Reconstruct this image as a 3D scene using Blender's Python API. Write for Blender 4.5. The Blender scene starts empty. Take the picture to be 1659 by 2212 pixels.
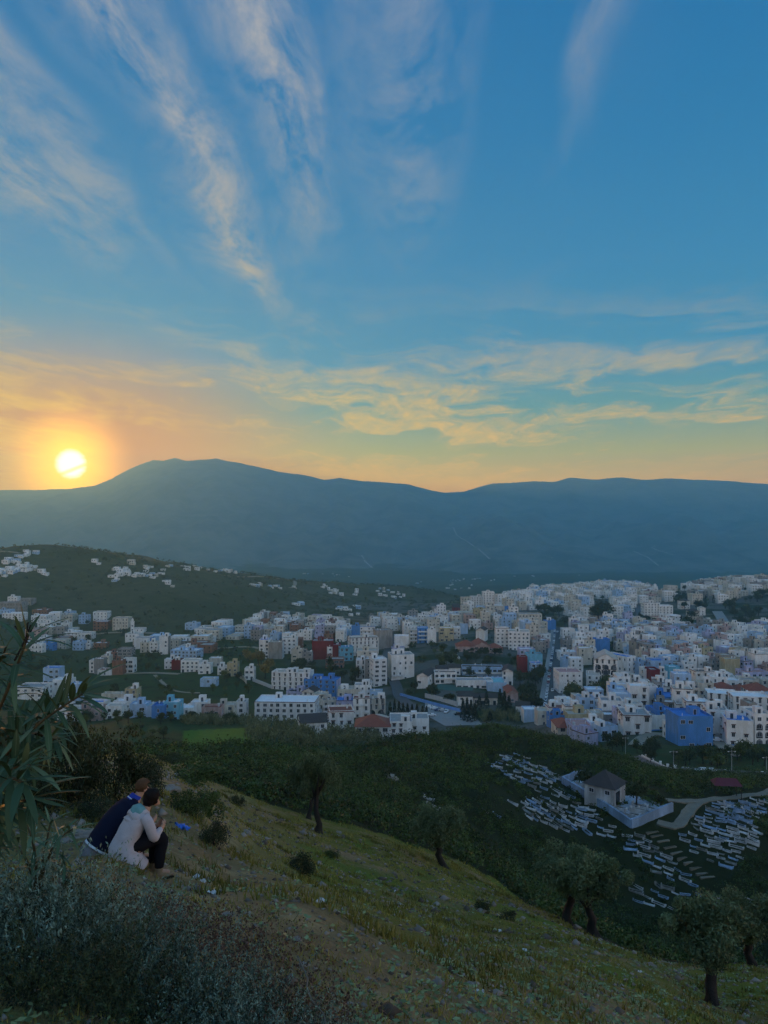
import bpy, bmesh, math, random
import numpy as np
from mathutils import Vector, Matrix, noise as mnoise

SC = bpy.context.scene
COL = SC.collection
F = 769.0          # focal length in picture pixels (768 x 1024 frame)
HV = 530.0         # row of the true horizon
R = math.radians
random.seed(7)

# ------------------------------------------------------------------ camera
cam_d = bpy.data.cameras.new('camera')
cam_d.sensor_fit = 'VERTICAL'
cam_d.sensor_height = 24.0
cam_d.lens = 24.0 * F / 1024.0
cam_d.shift_y = (HV - 512.0) / 1024.0
cam_d.clip_start = 0.05
cam_d.clip_end = 60000.0
cam = bpy.data.objects.new('camera', cam_d)
cam.rotation_euler = (R(90), 0, 0)
COL.objects.link(cam)
SC.camera = cam

# ------------------------------------------------------------------ view
SC.view_settings.view_transform = 'Standard'
SC.view_settings.look = 'None'
SC.view_settings.gamma = 1.0
SC.view_settings.exposure = 0.72
SC.render.engine = 'CYCLES'
SC.cycles.use_denoising = True
SC.cycles.adaptive_threshold = 0.025
SC.cycles.adaptive_min_samples = 16
SC.cycles.max_bounces = 6
SC.cycles.diffuse_bounces = 3
SC.cycles.glossy_bounces = 2
SC.cycles.transparent_max_bounces = 8
SC.cycles.volume_bounces = 2
SC.cycles.caustics_reflective = False
SC.cycles.caustics_refractive = False

# ------------------------------------------------------------------ sun and sky
SUN_AZ = math.atan2(71 - 384, F)            # left of straight ahead
SUN_EL = math.atan2(HV - 464, math.hypot(F, 71 - 384))
sun_dir = Vector((math.sin(SUN_AZ) * math.cos(SUN_EL), math.cos(SUN_AZ) * math.cos(SUN_EL), math.sin(SUN_EL)))
sl = bpy.data.lights.new('sun', 'SUN')
sl.energy = 1.25
sl.angle = R(0.6)
sl.color = (1.0, 0.38, 0.07)
so = bpy.data.objects.new('sun', sl)
so.rotation_euler = sun_dir.to_track_quat('Z', 'Y').to_euler()
so.location = (0, 0, 300)
COL.objects.link(so)

W = bpy.data.worlds.new('World')
SC.world = W
W.use_nodes = True
wt = W.node_tree
wt.nodes.clear()

class NT:
    """small helper for building node trees"""
    def __init__(s, tree): s.t = tree
    def n(s, kind, **kw):
        nd = s.t.nodes.new(kind)
        for k, v in kw.items():
            if k.startswith('i_'):
                key = k[2:]
                key = int(key) if key.isdigit() else key.replace('_', ' ')
                nd.inputs[key].default_value = v
            else:
                setattr(nd, k, v)
        return nd
    def l(s, a, b): s.t.links.new(a, b)
    def val(s, sock, v):
        if hasattr(v, 'default_value') or hasattr(v, 'is_output'):
            s.l(v, sock)
        else:
            sock.default_value = v
    def m(s, op, a, b=0.0, c=0.0, clamp=False):
        nd = s.t.nodes.new('ShaderNodeMath'); nd.operation = op; nd.use_clamp = clamp
        s.val(nd.inputs[0], a); s.val(nd.inputs[1], b)
        if op in ('MULTIPLY_ADD', 'SMOOTH_MIN', 'SMOOTH_MAX', 'WRAP', 'COMPARE'): s.val(nd.inputs[2], c)
        return nd.outputs[0]
    def mr(s, v, a, b, c=0.0, d=1.0, smooth=True):
        nd = s.t.nodes.new('ShaderNodeMapRange')
        nd.interpolation_type = 'SMOOTHSTEP' if smooth else 'LINEAR'
        s.val(nd.inputs[0], v)
        for k, x in zip((1, 2, 3, 4), (a, b, c, d)): nd.inputs[k].default_value = x
        return nd.outputs[0]
    def mix(s, fac, a, b, blend='MIX'):
        nd = s.t.nodes.new('ShaderNodeMix'); nd.data_type = 'RGBA'; nd.blend_type = blend
        nd.clamp_factor = True
        s.val(nd.inputs[0], fac)
        for k, x in ((6, a), (7, b)):
            if isinstance(x, tuple): nd.inputs[k].default_value = x if len(x) == 4 else (*x, 1)
            else: s.l(x, nd.inputs[k])
        return nd.outputs[2]
    def noise(s, vec, scale, detail=4.0, rough=0.55, dist=0.0, dim='3D'):
        nd = s.t.nodes.new('ShaderNodeTexNoise'); nd.noise_dimensions = dim
        if vec is not None: s.l(vec, nd.inputs['Vector'])
        nd.inputs['Scale'].default_value = scale; nd.inputs['Detail'].default_value = detail
        nd.inputs['Roughness'].default_value = rough; nd.inputs['Distortion'].default_value = dist
        return nd.outputs[0]
    def ramp(s, fac, stops, interp='LINEAR'):
        nd = s.t.nodes.new('ShaderNodeValToRGB'); cr = nd.color_ramp; cr.interpolation = interp
        while len(cr.elements) < len(stops): cr.elements.new(0.5)
        for e, (p, c) in zip(cr.elements, stops):
            e.position = p; e.color = c if len(c) == 4 else (*c, 1)
        s.val(nd.inputs[0], fac)
        return nd.outputs[0]

def srgb(r, g, b):
    f = lambda c: (c / 255 / 12.92) if c / 255 <= 0.04045 else ((c / 255 + 0.055) / 1.055) ** 2.4
    return (f(r), f(g), f(b))

SKY = 0.51
HAZE = 1.65e-4    # density of the valley air, per metre
def build_world():
    N = NT(wt)
    tc = N.n('ShaderNodeTexCoord')
    d = tc.outputs['Generated']
    sep = N.n('ShaderNodeSeparateXYZ'); N.l(d, sep.inputs[0])
    dx, dy, dz = sep.outputs
    sky = N.n('ShaderNodeTexSky'); sky.sky_type = 'NISHITA'
    sky.sun_disc = False
    sky.sun_elevation = SUN_EL
    sky.sun_rotation = SUN_AZ
    sky.altitude = 600
    sky.air_density = 1.0
    sky.dust_density = 0.3
    sky.ozone_density = 4.0
    dot = N.n('ShaderNodeVectorMath', operation='DOT_PRODUCT'); N.l(d, dot.inputs[0]); dot.inputs[1].default_value = sun_dir
    # clear sky: the physical sky at 0.1, graded towards the teal-to-amber evening of the place
    nis = N.n('ShaderNodeVectorMath', operation='SCALE'); N.l(sky.outputs[0], nis.inputs[0]); nis.inputs['Scale'].default_value = 0.10
    nclamp = N.n('ShaderNodeVectorMath', operation='MINIMUM'); N.l(nis.outputs[0], nclamp.inputs[0]); nclamp.inputs[1].default_value = (.6, .55, .5)
    elev = N.ramp(dz, [(0, srgb(226, 124, 0)), (.035, srgb(228, 146, 0)), (.065, srgb(214, 158, 0)),
        (.10, srgb(170, 152, 40)), (.15, srgb(92, 138, 124)), (.21, srgb(52, 130, 160)), (.32, srgb(36, 124, 170)), (.45, srgb(16, 116, 170)), (.6, srgb(4, 108, 168)), (1, srgb(8, 106, 168))])
    # away from the sunset the unseen sky is paled and warmed as fill light
    fdot = N.n('ShaderNodeVectorMath', operation='DOT_PRODUCT'); N.l(d, fdot.inputs[0]); fdot.inputs[1].default_value = (math.sin(SUN_AZ), math.cos(SUN_AZ), 0)
    back = N.mr(fdot.outputs['Value'], -.55, .25, 1.0, 0.0)
    east = N.ramp(dz, [(0, srgb(204, 176, 160)), (.12, srgb(204, 184, 176)), (.3, srgb(172, 176, 186)), (.55, srgb(104, 148, 184)), (1, srgb(30, 112, 168))])
    elev = N.mix(back, elev, east)
    base = N.mix(0.93, nclamp.outputs[0], elev)
    # amber light round the sun, wider along the horizon
    side = N.n('ShaderNodeVectorMath', operation='DOT_PRODUCT'); N.l(d, side.inputs[0]); side.inputs[1].default_value = (.5 * math.cos(SUN_AZ), -.5 * math.sin(SUN_AZ), 0)
    up = N.m('SUBTRACT', dz, math.sin(SUN_EL))
    e2 = N.m('SQRT', N.m('MULTIPLY_ADD', side.outputs['Value'], side.outputs['Value'], N.m('MULTIPLY', up, up)))
    warm = N.m('MULTIPLY', N.mr(e2, .01, .20, 1.0, 0.0), N.m('GREATER_THAN', dot.outputs['Value'], 0.2))
    base = N.mix(warm, base, srgb(216, 116, 0))
    # cirrus: a flat high layer, combed into bands that run away from the viewer
    zc = N.m('MAXIMUM', N.m('ADD', dz, .02), .03)
    inv = N.m('DIVIDE', 1.0, zc)
    ps = N.n('ShaderNodeVectorMath', operation='MULTIPLY'); N.l(d, ps.inputs[0]); ps.inputs[1].default_value = (1, .40, 0)
    P = N.n('ShaderNodeVectorMath', operation='SCALE'); N.l(ps.outputs[0], P.inputs[0]); N.l(inv, P.inputs['Scale'])
    warp = N.n('ShaderNodeTexNoise', noise_dimensions='2D', i_Scale=1.7, i_Detail=2.0); N.l(P.outputs[0], warp.inputs['Vector'])
    pw = N.n('ShaderNodeVectorMath', operation='MULTIPLY_ADD'); N.l(warp.outputs['Color'], pw.inputs[0]); pw.inputs[1].default_value = (.30, .34, 0); N.l(P.outputs[0], pw.inputs[2])
    n1 = N.noise(pw.outputs[0], 7.5, 7.0, .70, 0, '2D')
    pws = N.n('ShaderNodeSeparateXYZ'); N.l(pw.outputs[0], pws.inputs[0])
    px, py = pws.outputs[0], pws.outputs[1]
    # position across the bands; the warp adds about (.15, .17)
    t = N.m('MULTIPLY_ADD', px, .25, .5 - .15 * .25)
    def B(x): return .5 + .25 * x
    def g(v): return (v, v, v)
    bands = N.ramp(t, [(B(-1.6), g(.5)), (B(-1.15), g(.12)), (B(-.98), g(.72)), (B(-.74), g(.5)), (B(-.66), g(0)), (B(-.60), g(.25)), (B(-.53), g(1)), (B(-.45), g(.55)), (B(-.37), g(.12)),
        (B(-.31), g(.35)), (B(-.24), g(1)), (B(-.15), g(.5)), (B(-.10), g(.10)), (B(-.02), g(.25)), (B(.03), g(.5)), (B(.10), g(.2)), (B(.17), g(.0)), (B(.36), g(.0)), (B(.425), g(.75)), (B(.50), g(.1)),
        (B(.6), g(0)), (B(1.2), g(.0)), (B(1.5), g(.5)), (B(2.0), g(.1))], 'EASE')
    ends = N.ramp(t, [(B(-1.3), g(.55)), (B(-.80), g(.48)), (B(-.53), g(.62)), (B(-.40), g(.62)), (B(-.25), g(.44)), (B(-.05), g(.48)), (B(.1), g(.46)), (B(.3), g(.4)), (B(.43), g(.30)), (B(.8), g(.2)), (B(1.6), g(.4))])
    far = N.m('MULTIPLY_ADD', py, .5, -.085)      # .5 * .4 * distance
    m1 = N.m('MULTIPLY', bands, N.m('MULTIPLY_ADD', N.m('SUBTRACT', ends, far), 5.0, .55, clamp=True))
    # lower, amber wisps in long sheets towards the horizon
    lo = N.n('ShaderNodeVectorMath', operation='MULTIPLY_ADD'); N.l(d, lo.inputs[0]); lo.inputs[1].default_value = (3.0, 0, 17.0)
    lw = N.n('ShaderNodeVectorMath', operation='SCALE'); N.l(warp.outputs['Color'], lw.inputs[0]); lw.inputs['Scale'].default_value = .8
    N.l(lw.outputs[0], lo.inputs[2])
    lx = N.n('ShaderNodeSeparateXYZ'); N.l(lo.outputs[0], lx.inputs[0])
    lc = N.n('ShaderNodeCombineXYZ'); N.l(N.m('MULTIPLY_ADD', lx.outputs[2], .5, lx.outputs[0]), lc.inputs[0]); N.l(lx.outputs[2], lc.inputs[1])
    n2 = N.noise(lc.outputs[0], 1.2, 7.0, .66, 0, '2D')
    lowband = N.ramp(dz, [(0, g(0)), (.03, g(.75)), (.08, g(1)), (.15, g(.95)), (.21, g(.6)), (.27, g(.2)), (.33, g(0))])
    left = N.mr(N.m('MULTIPLY_ADD', dz, .9, dx), -.46, -.16, .26, 0.0)
    m2 = N.m('MULTIPLY', N.mr(N.m('ADD', n2, left), .44, .66), lowband)
    hi = N.m('MULTIPLY', N.m('MULTIPLY', m1, N.mr(dz, .14, .3)), N.m('MULTIPLY_ADD', n1, 2.9, -1.0, clamp=True))
    dens = N.m('MAXIMUM', hi, N.m('MULTIPLY', m2, N.m('MULTIPLY_ADD', n1, 1.5, -.15, clamp=True)))
    ccol = N.ramp(dz, [(0, srgb(228, 150, 10)), (.08, srgb(234, 170, 30)), (.17, srgb(226, 176, 66)), (.28, srgb(176, 162, 140)), (.45, srgb(166, 164, 166)), (.7, srgb(172, 174, 182)), (1, srgb(176, 178, 186))])
    ccol = N.mix(N.m('MULTIPLY', warm, .85), ccol, srgb(240, 168, 10))
    col = N.mix(N.m('MULTIPLY', dens, 1.15), base, ccol)
    # the low sun seen through thin cloud, a bar of cloud across it
    ca = N.m('MULTIPLY_ADD', N.m('SUBTRACT', n1, .5), .00009, dot.outputs['Value'])
    ring = N.m('POWER', N.mr(ca, math.cos(.085), 1.0, 0.0, 1.0, smooth=False), 2.4)
    col = N.mix(ring, col, srgb(250, 172, 0))
    disc = N.mr(ca, math.cos(.0200), math.cos(.0105))
    bt = N.m('ABSOLUTE', N.m('MULTIPLY_ADD', side.outputs['Value'], -.9, N.m('ADD', up, .0075)))
    disc = N.m('MULTIPLY', disc, N.mr(bt, .0002, .0042, .35, 1.0))
    col = N.mix(disc, col, srgb(225, 215, 190))
    bg = N.n('ShaderNodeBackground'); N.l(col, bg.inputs[0])
    # low down the sky is seen through kilometres of evening air and shines accordingly brighter behind it
    path = N.m('MULTIPLY', N.m('SUBTRACT', 1.0, back), N.m('MINIMUM', N.m('DIVIDE', 900.0, N.m('MAXIMUM', dz, .01)), 9450.0))
    N.l(N.m('MULTIPLY', N.m('MULTIPLY', N.m('POWER', math.e ** (.85 * HAZE), path), N.m('MULTIPLY_ADD', back, 1.0, SKY / SKY)), N.m('MULTIPLY_ADD', ring, 1.6 * SKY, SKY)), bg.inputs[1])  # sky behind the viewer is also strengthened, added fill for town and slope
    out = N.n('ShaderNodeOutputWorld'); N.l(bg.outputs[0], out.inputs[0])
build_world()
W.cycles.sampling_method = 'MANUAL'
W.cycles.sample_map_resolution = 512

# ------------------------------------------------------------------ helpers
def link(o, parent=None):
    COL.objects.link(o)
    if parent is not None: o.parent = parent
    return o
def tag(o, label=None, cat=None, group=None, kind=None):
    for k, v in (('label', label), ('category', cat), ('group', group), ('kind', kind)):
        if v: o[k] = v
    return o
def mesh_np(name, verts, faces, mats=(), smooth=False, uvs=None):
    """verts (n,3), faces (m,k) arrays -> mesh, quickly"""
    me = bpy.data.meshes.new(name)
    verts = np.asarray(verts, dtype=np.float32); faces = np.asarray(faces, dtype=np.int32)
    m, k = faces.shape
    me.vertices.add(len(verts)); me.vertices.foreach_set('co', verts.ravel())
    me.loops.add(m * k); me.loops.foreach_set('vertex_index', faces.ravel())
    me.polygons.add(m); me.polygons.foreach_set('loop_start', np.arange(0, m * k, k, dtype=np.int32))
    me.polygons.foreach_set('loop_total', np.full(m, k, dtype=np.int32))
    if smooth: me.polygons.foreach_set('use_smooth', np.ones(m, dtype=bool))
    for mt in mats: me.materials.append(mt)
    me.update(calc_edges=True)
    return me
def obj(name, me, parent=None):
    return link(bpy.data.objects.new(name, me), parent)
def empty(name, loc, rz=0.0, s=1.0):
    o = bpy.data.objects.new(name, None); o.location = loc; o.rotation_euler = (0, 0, rz); o.scale = (s, s, s)
    o.empty_display_size = .2
    return link(o)
def attr(me, name, values, kind='FLOAT'):
    a = me.attributes.new(name, kind, 'POINT'); a.data.foreach_set('value', np.asarray(values, dtype=np.float32)); return a

def material(name, build, rough=.9, spec=.2):
    m = bpy.data.materials.new(name); m.use_nodes = True
    t = m.node_tree; t.nodes.clear(); N = NT(t)
    out = N.n('ShaderNodeOutputMaterial')
    bs = N.n('ShaderNodeBsdfPrincipled'); bs.inputs['Roughness'].default_value = rough
    bs.inputs['Specular IOR Level'].default_value = spec
    N.l(bs.outputs[0], out.inputs[0])
    build(N, bs, out)
    return m
def flat_mat(name, col, rough=.85, var=.18, scale=1.5, spec=.2, bump=0.0, metal=0.0):
    """one base colour with grain and wear from object-space noise"""
    def b(N, bs, out):
        tc = N.n('ShaderNodeTexCoord')
        n = N.noise(tc.outputs['Object'], scale, 5.0, .6)
        c = N.mix(n, tuple(x * (1 - var) for x in col), tuple(min(1, x * (1 + var)) for x in col))
        N.l(c, bs.inputs['Base Color'])
        bs.inputs['Metallic'].default_value = metal
        if bump:
            bp = N.n('ShaderNodeBump', i_Strength=bump, i_Distance=.05); N.l(N.noise(tc.outputs['Object'], scale * 8, 4), bp.inputs['Height']); N.l(bp.outputs[0], bs.inputs['Normal'])
    return material(name, b, rough, spec)

# ------------------------------------------------------------------ terrain: control points (column, row, metres away)
CP = [
 (200,1024,5.0),(384,1024,5.6),(560,1024,8.5),(162,875,10.7),(112,858,9.6),(300,900,9.5),(384,950,9),(450,950,13),(560,940,24),(650,955,26),(768,1000,23),
 (20,930,6.5),(60,980,5),(710,1005,22),(318,832,43),(260,860,20),(200,800,22),(125,775,25),(115,765,32),(105,810,16),(60,820,14),(20,850,11),(122,752,50),(170,775,42),(230,800,42),(250,830,30),
 (442,860,49),(380,850,42),(520,900,50),(575,925,42),(500,930,27),(640,960,30),(768,970,32),(60,790,30),(0,800,24),
 (240,770,75),(350,790,80),(450,830,75),(450,780,110),(550,860,98),(550,800,118),(650,880,97),(655,803,118),(640,860,101),(740,870,99),(768,930,86),(690,935,85),(600,905,88),
 (768,800,130),(720,790,138),(768,776,195),(650,815,113),(700,825,112),
 (140,756,105),(190,756,105),(215,752,120),(240,748,130),(265,750,125),(290,752,135),(330,757,135),(365,750,150),(400,743,165),(460,735,180),(500,729,190),(530,734,195),(560,743,200),(600,755,205),(650,768,215),(200,765,80),(170,760,80),(560,768,140),(600,775,140),(480,755,140),
 (240,800,190),(330,800,190),(400,790,215),(500,775,240),(580,775,250),(140,820,170),(60,850,120),(0,880,110),
 (260,750,260),(260,735,290),(320,742,280),(150,742,270),(150,715,340),(0,760,220),(60,745,240),(330,733,330),(400,738,330),
 (340,721,392),(250,722,380),(700,744,285),(768,741,290),(620,740,300),(560,738,310),(700,768,246),(768,773,225),(650,760,252),(800,776,225),
 (470,710,400),(420,722,380),(548,705,420),(553,632,700),(460,640,640),(440,670,500),(480,685,460),(480,655,560),
 (200,700,430),(100,720,360),(50,670,560),(150,655,640),(70,640,750),(250,640,700),(330,635,720),(400,640,680),(30,712,380),(130,690,470),(250,675,520),(340,690,480),
 (650,690,440),(768,690,440),(650,640,650),(768,640,650),(700,615,820),
 (100,600,900),(15,551,1050),(0,600,850),(60,551,1060),(100,556,1070),(140,562,1080),(60,575,980),(200,570,1150),(260,577,1250),(260,620,850),(350,600,1200),(340,583,1400),(400,587,1550),(440,592,1600),(480,604,1500),(430,610,1100),
 (-200,540,1100),(-200,600,850),(-200,660,560),(-200,720,340),(15,575,1500),(140,590,1700),(260,598,1900),(380,600,2100),
 (600,600,1000),(600,588,1250),(768,600,900),(768,579,1150),(680,589,1150),(500,594,1100),(900,574,1100),(900,600,850),(900,640,620),
 (600,608,1600),(768,598,1700),(500,610,1650),(500,592,2200),(620,592,2300),(768,590,2400),(500,583,3200),(768,582,3200),(300,585,3000),(100,587,2600),(-100,580,2700),
 (0,574,4200),(384,574,4200),(768,574,4200),(-300,574,4200),(1100,574,4200),(0,557,7000),(384,557,7000),(768,557,7000),(1300,557,7000),(-600,557,7000),
 (1100,720,340),(1100,620,800),(1100,570,1300),(1200,586,2600),(-500,560,1000),(-500,700,400),(-600,580,2500),
 (1100,900,100),(1100,1050,40),(1100,850,150),(1100,800,230),(-300,800,60),(-300,800,120),(-300,850,28),(-300,780,220),
]
CART = [(0,0,-1.6),(-6,0,-1.3),(6,0,-4.4),(0,-8,.6),(-8,-8,.9),(8,-8,-3),(22,-8,-9),(-22,-8,-5),(-22,2,-6),(22,0,-12),(45,0,-24),(-45,0,-18),(0,3,-2.6),(-4,5,-2.7),(3,3,-4.2),(-9,9,-3.3),(14,10,-12)]
_xyz = np.array([((u - 384) / F * dd, dd, -(v - HV) / F * dd) for u, v, dd in CP] + CART)
_R0 = 13.0
def _ab(x, y):
    w = y + _R0
    return 3.0 * x / w, np.log(w)
_a, _b = _ab(_xyz[:, 0], _xyz[:, 1]); _val = _xyz[:, 2] / (_xyz[:, 1] + _R0)
def _phi(r2): return np.where(r2 > 1e-12, .5 * r2 * np.log(np.maximum(r2, 1e-12)), 0.0)
_n = len(_a)
_K = _phi((_a[:, None] - _a) ** 2 + (_b[:, None] - _b) ** 2) + np.eye(_n) * 4e-4
_Pm = np.stack([np.ones(_n), _a, _b], 1)
_sol = np.linalg.solve(np.block([[_K, _Pm], [_Pm.T, np.zeros((3, 3))]]), np.concatenate([_val, np.zeros(3)]))
def _fbm(x, y, seed=0, octs=4):
    """cheap value noise, vectorised"""
    out = np.zeros_like(x); amp = 1.0
    for o in range(octs):
        xi = np.floor(x).astype(np.int64); yi = np.floor(y).astype(np.int64); fx = x - xi; fy = y - yi
        fx = fx * fx * (3 - 2 * fx); fy = fy * fy * (3 - 2 * fy)
        def h(i, j):
            k = (i * 374761393 + j * 668265263 + (seed + o) * 1442695) & 0x7fffffff
            k = ((k ^ (k >> 13)) * 1274126177) & 0x7fffffff
            return ((k ^ (k >> 16)) & 0xffff) / 65535.0 - .5
        out += amp * ((h(xi, yi) * (1 - fx) + h(xi + 1, yi) * fx) * (1 - fy) + (h(xi, yi + 1) * (1 - fx) + h(xi + 1, yi + 1) * fx) * fy)
        x = x * 2.03 + 17.1; y = y * 2.03 - 9.7; amp *= .5
    return out
def _H_exact(x, y):
    out = np.empty_like(x)
    for i in range(0, len(x), 20000):
        xx, yy = x[i:i + 20000], y[i:i + 20000]
        a, b = _ab(xx, yy)
        out[i:i + 20000] = (_phi((a[:, None] - _a) ** 2 + (b[:, None] - _b) ** 2) @ _sol[:_n] + _sol[_n] + _sol[_n + 1] * a + _sol[_n + 2] * b) * (yy + _R0)
    rr = np.hypot(x, y)
    # lumps: small near, large on the wild far hills, little under the town
    out += _fbm(x / 3.1, y / 3.1, 3) * .34 * np.clip(rr / 12, .25, 1) * np.clip(1.6 - rr / 90, 0, 1)
    out += _fbm(x / 17., y / 17., 5) * 2.2 * np.clip((rr - 35) / 60, 0, 1) * np.clip((270 - rr) / 60, 0, 1)
    out += _fbm(x / 130., y / 130., 9) * 18 * np.clip((rr - 900) / 500, 0, 1) * np.clip((150 - x) / 500, .25, 1)
    return out
# height table on the same fan-shaped grid as the ground mesh; everything is stood on it
_NR, _NC = 640, 430
_GW = np.geomspace(3.4, 7600, _NR)
_gt = np.linspace(-1, 1, _NC); _GA = np.sign(_gt) * (np.abs(_gt) * .46 + np.abs(_gt) ** 4 * .75)
_WM, _AM = np.meshgrid(_GW, _GA, indexing='ij')
_GX, _GY = _AM * _WM, _WM - _R0
_GZ = _H_exact(_GX.ravel(), _GY.ravel()).reshape(_NR, _NC)
def H(x, y):
    x = np.atleast_1d(np.asarray(x, float)); y = np.atleast_1d(np.asarray(y, float))
    w = np.maximum(y + _R0, 3.41); a = np.clip(x / w, _GA[0] + 1e-6, _GA[-1] - 1e-6)
    fi = np.clip(np.interp(w, _GW, np.arange(_NR)), 0, _NR - 1.001); fj = np.clip(np.interp(a, _GA, np.arange(_NC)), 0, _NC - 1.001)
    i = fi.astype(int); j = fj.astype(int); fi = fi - i; fj = fj - j
    return (_GZ[i, j] * (1 - fi) + _GZ[i + 1, j] * fi) * (1 - fj) + (_GZ[i, j + 1] * (1 - fi) + _GZ[i + 1, j + 1] * fi) * fj
def h1(x, y): return float(H(x, y)[0])
def at(u, d):
    """column u, distance d -> (x, y, ground z)"""
    x = (u - 384) / F * d
    return Vector((x, d, h1(x, d)))
def hit(u, v, d0=4.0, d1=4000.0, n=1500):
    """first ground point met by the line of sight through (u, v) beyond d0"""
    dd = np.geomspace(d0, d1, n); x = (u - 384) / F * dd
    g = H(x, dd) - (-(v - HV) / F * dd)
    k = np.argmax(g > 0)
    if g[k] <= 0: return None
    d = dd[k] if k == 0 else dd[k - 1] + (dd[k] - dd[k - 1]) * (-g[k - 1]) / (g[k] - g[k - 1])
    return at(u, d)

# ------------------------------------------------------------------ ground sheet
def px_of(x, y, z):
    return 384 + x / y * F, HV - z / y * F
def blobmask(u, v, cu, cv, su, sv):
    return np.clip(1.2 - np.hypot((u - cu) / su, (v - cv) / sv), 0, 1)
def in_poly(px, py, poly):
    inside = np.zeros(px.shape, bool); n = len(poly)
    for i in range(n):
        x0, y0 = poly[i]; x1, y1 = poly[(i + 1) % n]
        if y0 == y1: continue
        c = ((y0 > py) != (y1 > py)) & (px < (x1 - x0) * (py - y0) / (y1 - y0) + x0)
        inside ^= c
    return inside
# ground polygons, given where they lie: (column, distance) corners turned to plan coordinates
def plan(pts): return [((u - 384) / F * dd, dd) for u, dd in pts]
POLY_GRASS = plan([(-400, 1), (-300, 40), (100, 60), (150, 62), (240, 50), (318, 52), (370, 53), (442, 55), (500, 58), (545, 48), (580, 40), (640, 33), (700, 32), (790, 36), (1100, 40), (1300, 1)])
POLY_FIELD = plan([(182, 298), (184, 268), (205, 258), (262, 268), (284, 305), (250, 330)])

def scrub_weight(x, y):
    """1 where the dense evergreen scrub grows (the knoll and the hollow), 0 on the grazed slope"""
    w = (~in_poly(x, y, POLY_GRASS)).astype(float)
    w *= np.clip((235 + .12 * x - y) / 25, 0, 1)
    return w
def build_ground():
    nr, nc = _NR, _NC; X, Y, Z = _GX, _GY, _GZ
    V = np.stack([X, Y, Z], -1).reshape(-1, 3)
    i = np.arange(nr - 1)[:, None] * nc + np.arange(nc - 1)[None, :]
    Fc = np.stack([i, i + 1, i + nc + 1, i + nc], -1).reshape(-1, 4)
    x, y, z = V.T
    r = np.hypot(x, y)
    scrub = scrub_weight(x, y)
    town = np.clip((y - 275) / 60, 0, 1) * np.clip((1350 - y) / 150, 0, 1)
    uu = 384 + x / np.maximum(y, 1) * F
    town *= np.clip((uu - 250) / 150, 0.0, 1)
    field = in_poly(x, y, POLY_FIELD).astype(float)
    far = np.clip((r - 620) / 250, 0, 1) * (1 - town)
    pl = [(0.5, 5), (-1.6, 8), (-2.6, 11), (-4.2, 15), (-5.8, 20), (-8.0, 26), (-9.6, 33), (-14, 46), (-17, 55)]
    dist = np.full(len(x), 1e9)
    for (ax, ay), (bx, by) in zip(pl, pl[1:]):
        dx, dy = bx - ax, by - ay; tt = np.clip(((x - ax) * dx + (y - ay) * dy) / (dx * dx + dy * dy), 0, 1); dist = np.minimum(dist, np.hypot(x - ax - tt * dx, y - ay - tt * dy))
    bare = np.clip(1.35 - dist / (1.7 + .10 * np.maximum(y, 0)), 0, 1)
    me = mesh_np('ground', V, Fc, [M_ground], smooth=True)
    for n_, v_ in (('scrub', scrub), ('town', town), ('field', field), ('far', far), ('bare', bare)): attr(me, n_, v_)
    return tag(obj('ground', me), 'sloping hillside, valley fields and far plain', None, None, 'structure')

def _ground(N, bs, out):
    geo = N.n('ShaderNodeNewGeometry'); P = geo.outputs['Position']
    def at_(n): return N.n('ShaderNodeAttribute', attribute_name=n).outputs['Fac']
    big = N.noise(P, .16, 4, .6); mid = N.noise(P, .9, 5, .65); fine = N.noise(P, 9.0, 6, .7); huge = N.noise(P, .012, 5, .6)
    soil = N.mix(fine, (.09, .062, .030), (.37, .265, .14))
    soil = N.mix(N.mr(mid, .45, .7), soil, (.42, .30, .16))
    grass = N.mix(fine, (.045, .052, .008), (.22, .22, .042))
    grass = N.mix(N.mr(big, .5, .65), grass, (.12, .16, .025))
    gs = N.mr(N.m('ADD', N.m('MULTIPLY', mid, .55), N.m('MULTIPLY', big, .6)), .45, .60)
    gs = N.m('MULTIPLY', gs, N.m('SUBTRACT', 1.0, N.m('MULTIPLY', at_('bare'), .85)))
    slope = N.mix(gs, soil, grass)
    scr = N.mix(mid, (.012, .017, .007), (.035, .042, .015))
    col = N.mix(at_('scrub'), slope, scr)
    wild = N.mix(huge, (.020, .048, .016), (.040, .082, .026))
    wild = N.mix(N.mr(big, .35, .7), wild, N.mix(huge, (.025, .04, .014), (.055, .07, .025)))
    wild = N.mix(N.mr(N.noise(P, .05, 5, .7), .52, .66), wild, (.018, .026, .014))
    dist = N.n('ShaderNodeVectorMath', operation='LENGTH'); N.l(P, dist.inputs[0])
    col = N.mix(N.mr(dist.outputs['Value'], 215, 250), col, wild)
    bump_far = N.noise(P, .09, 5, .6)
    farc = N.mix(bump_far, (.022, .032, .016), (.12, .12, .065))
    farc = N.mix(N.mr(N.noise(P, .006, 4, .6), .45, .6), farc, N.mix(bump_far, (.028, .04, .018), (.06, .075, .032)))
    col = N.mix(at_('far'), col, farc)
    tw = N.mix(mid, (.05, .055, .045), (.20, .19, .17))
    tw = N.mix(N.mr(N.noise(P, .03, 3), .45, .6), tw, (.03, .045, .018))
    col = N.mix(at_('town'), col, tw)
    fld = N.mix(N.noise(P, .25, 4), (.05, .12, .014), (.085, .18, .022))
    col = N.mix(at_('field'), col, fld)
    N.l(col, bs.inputs['Base Color'])
    bp = N.n('ShaderNodeBump', i_Strength=.9, i_Distance=.08); N.l(N.m('ADD', fine, N.m('MULTIPLY', mid, 1.5)), bp.inputs['Height']); N.l(bp.outputs[0], bs.inputs['Normal'])
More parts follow.
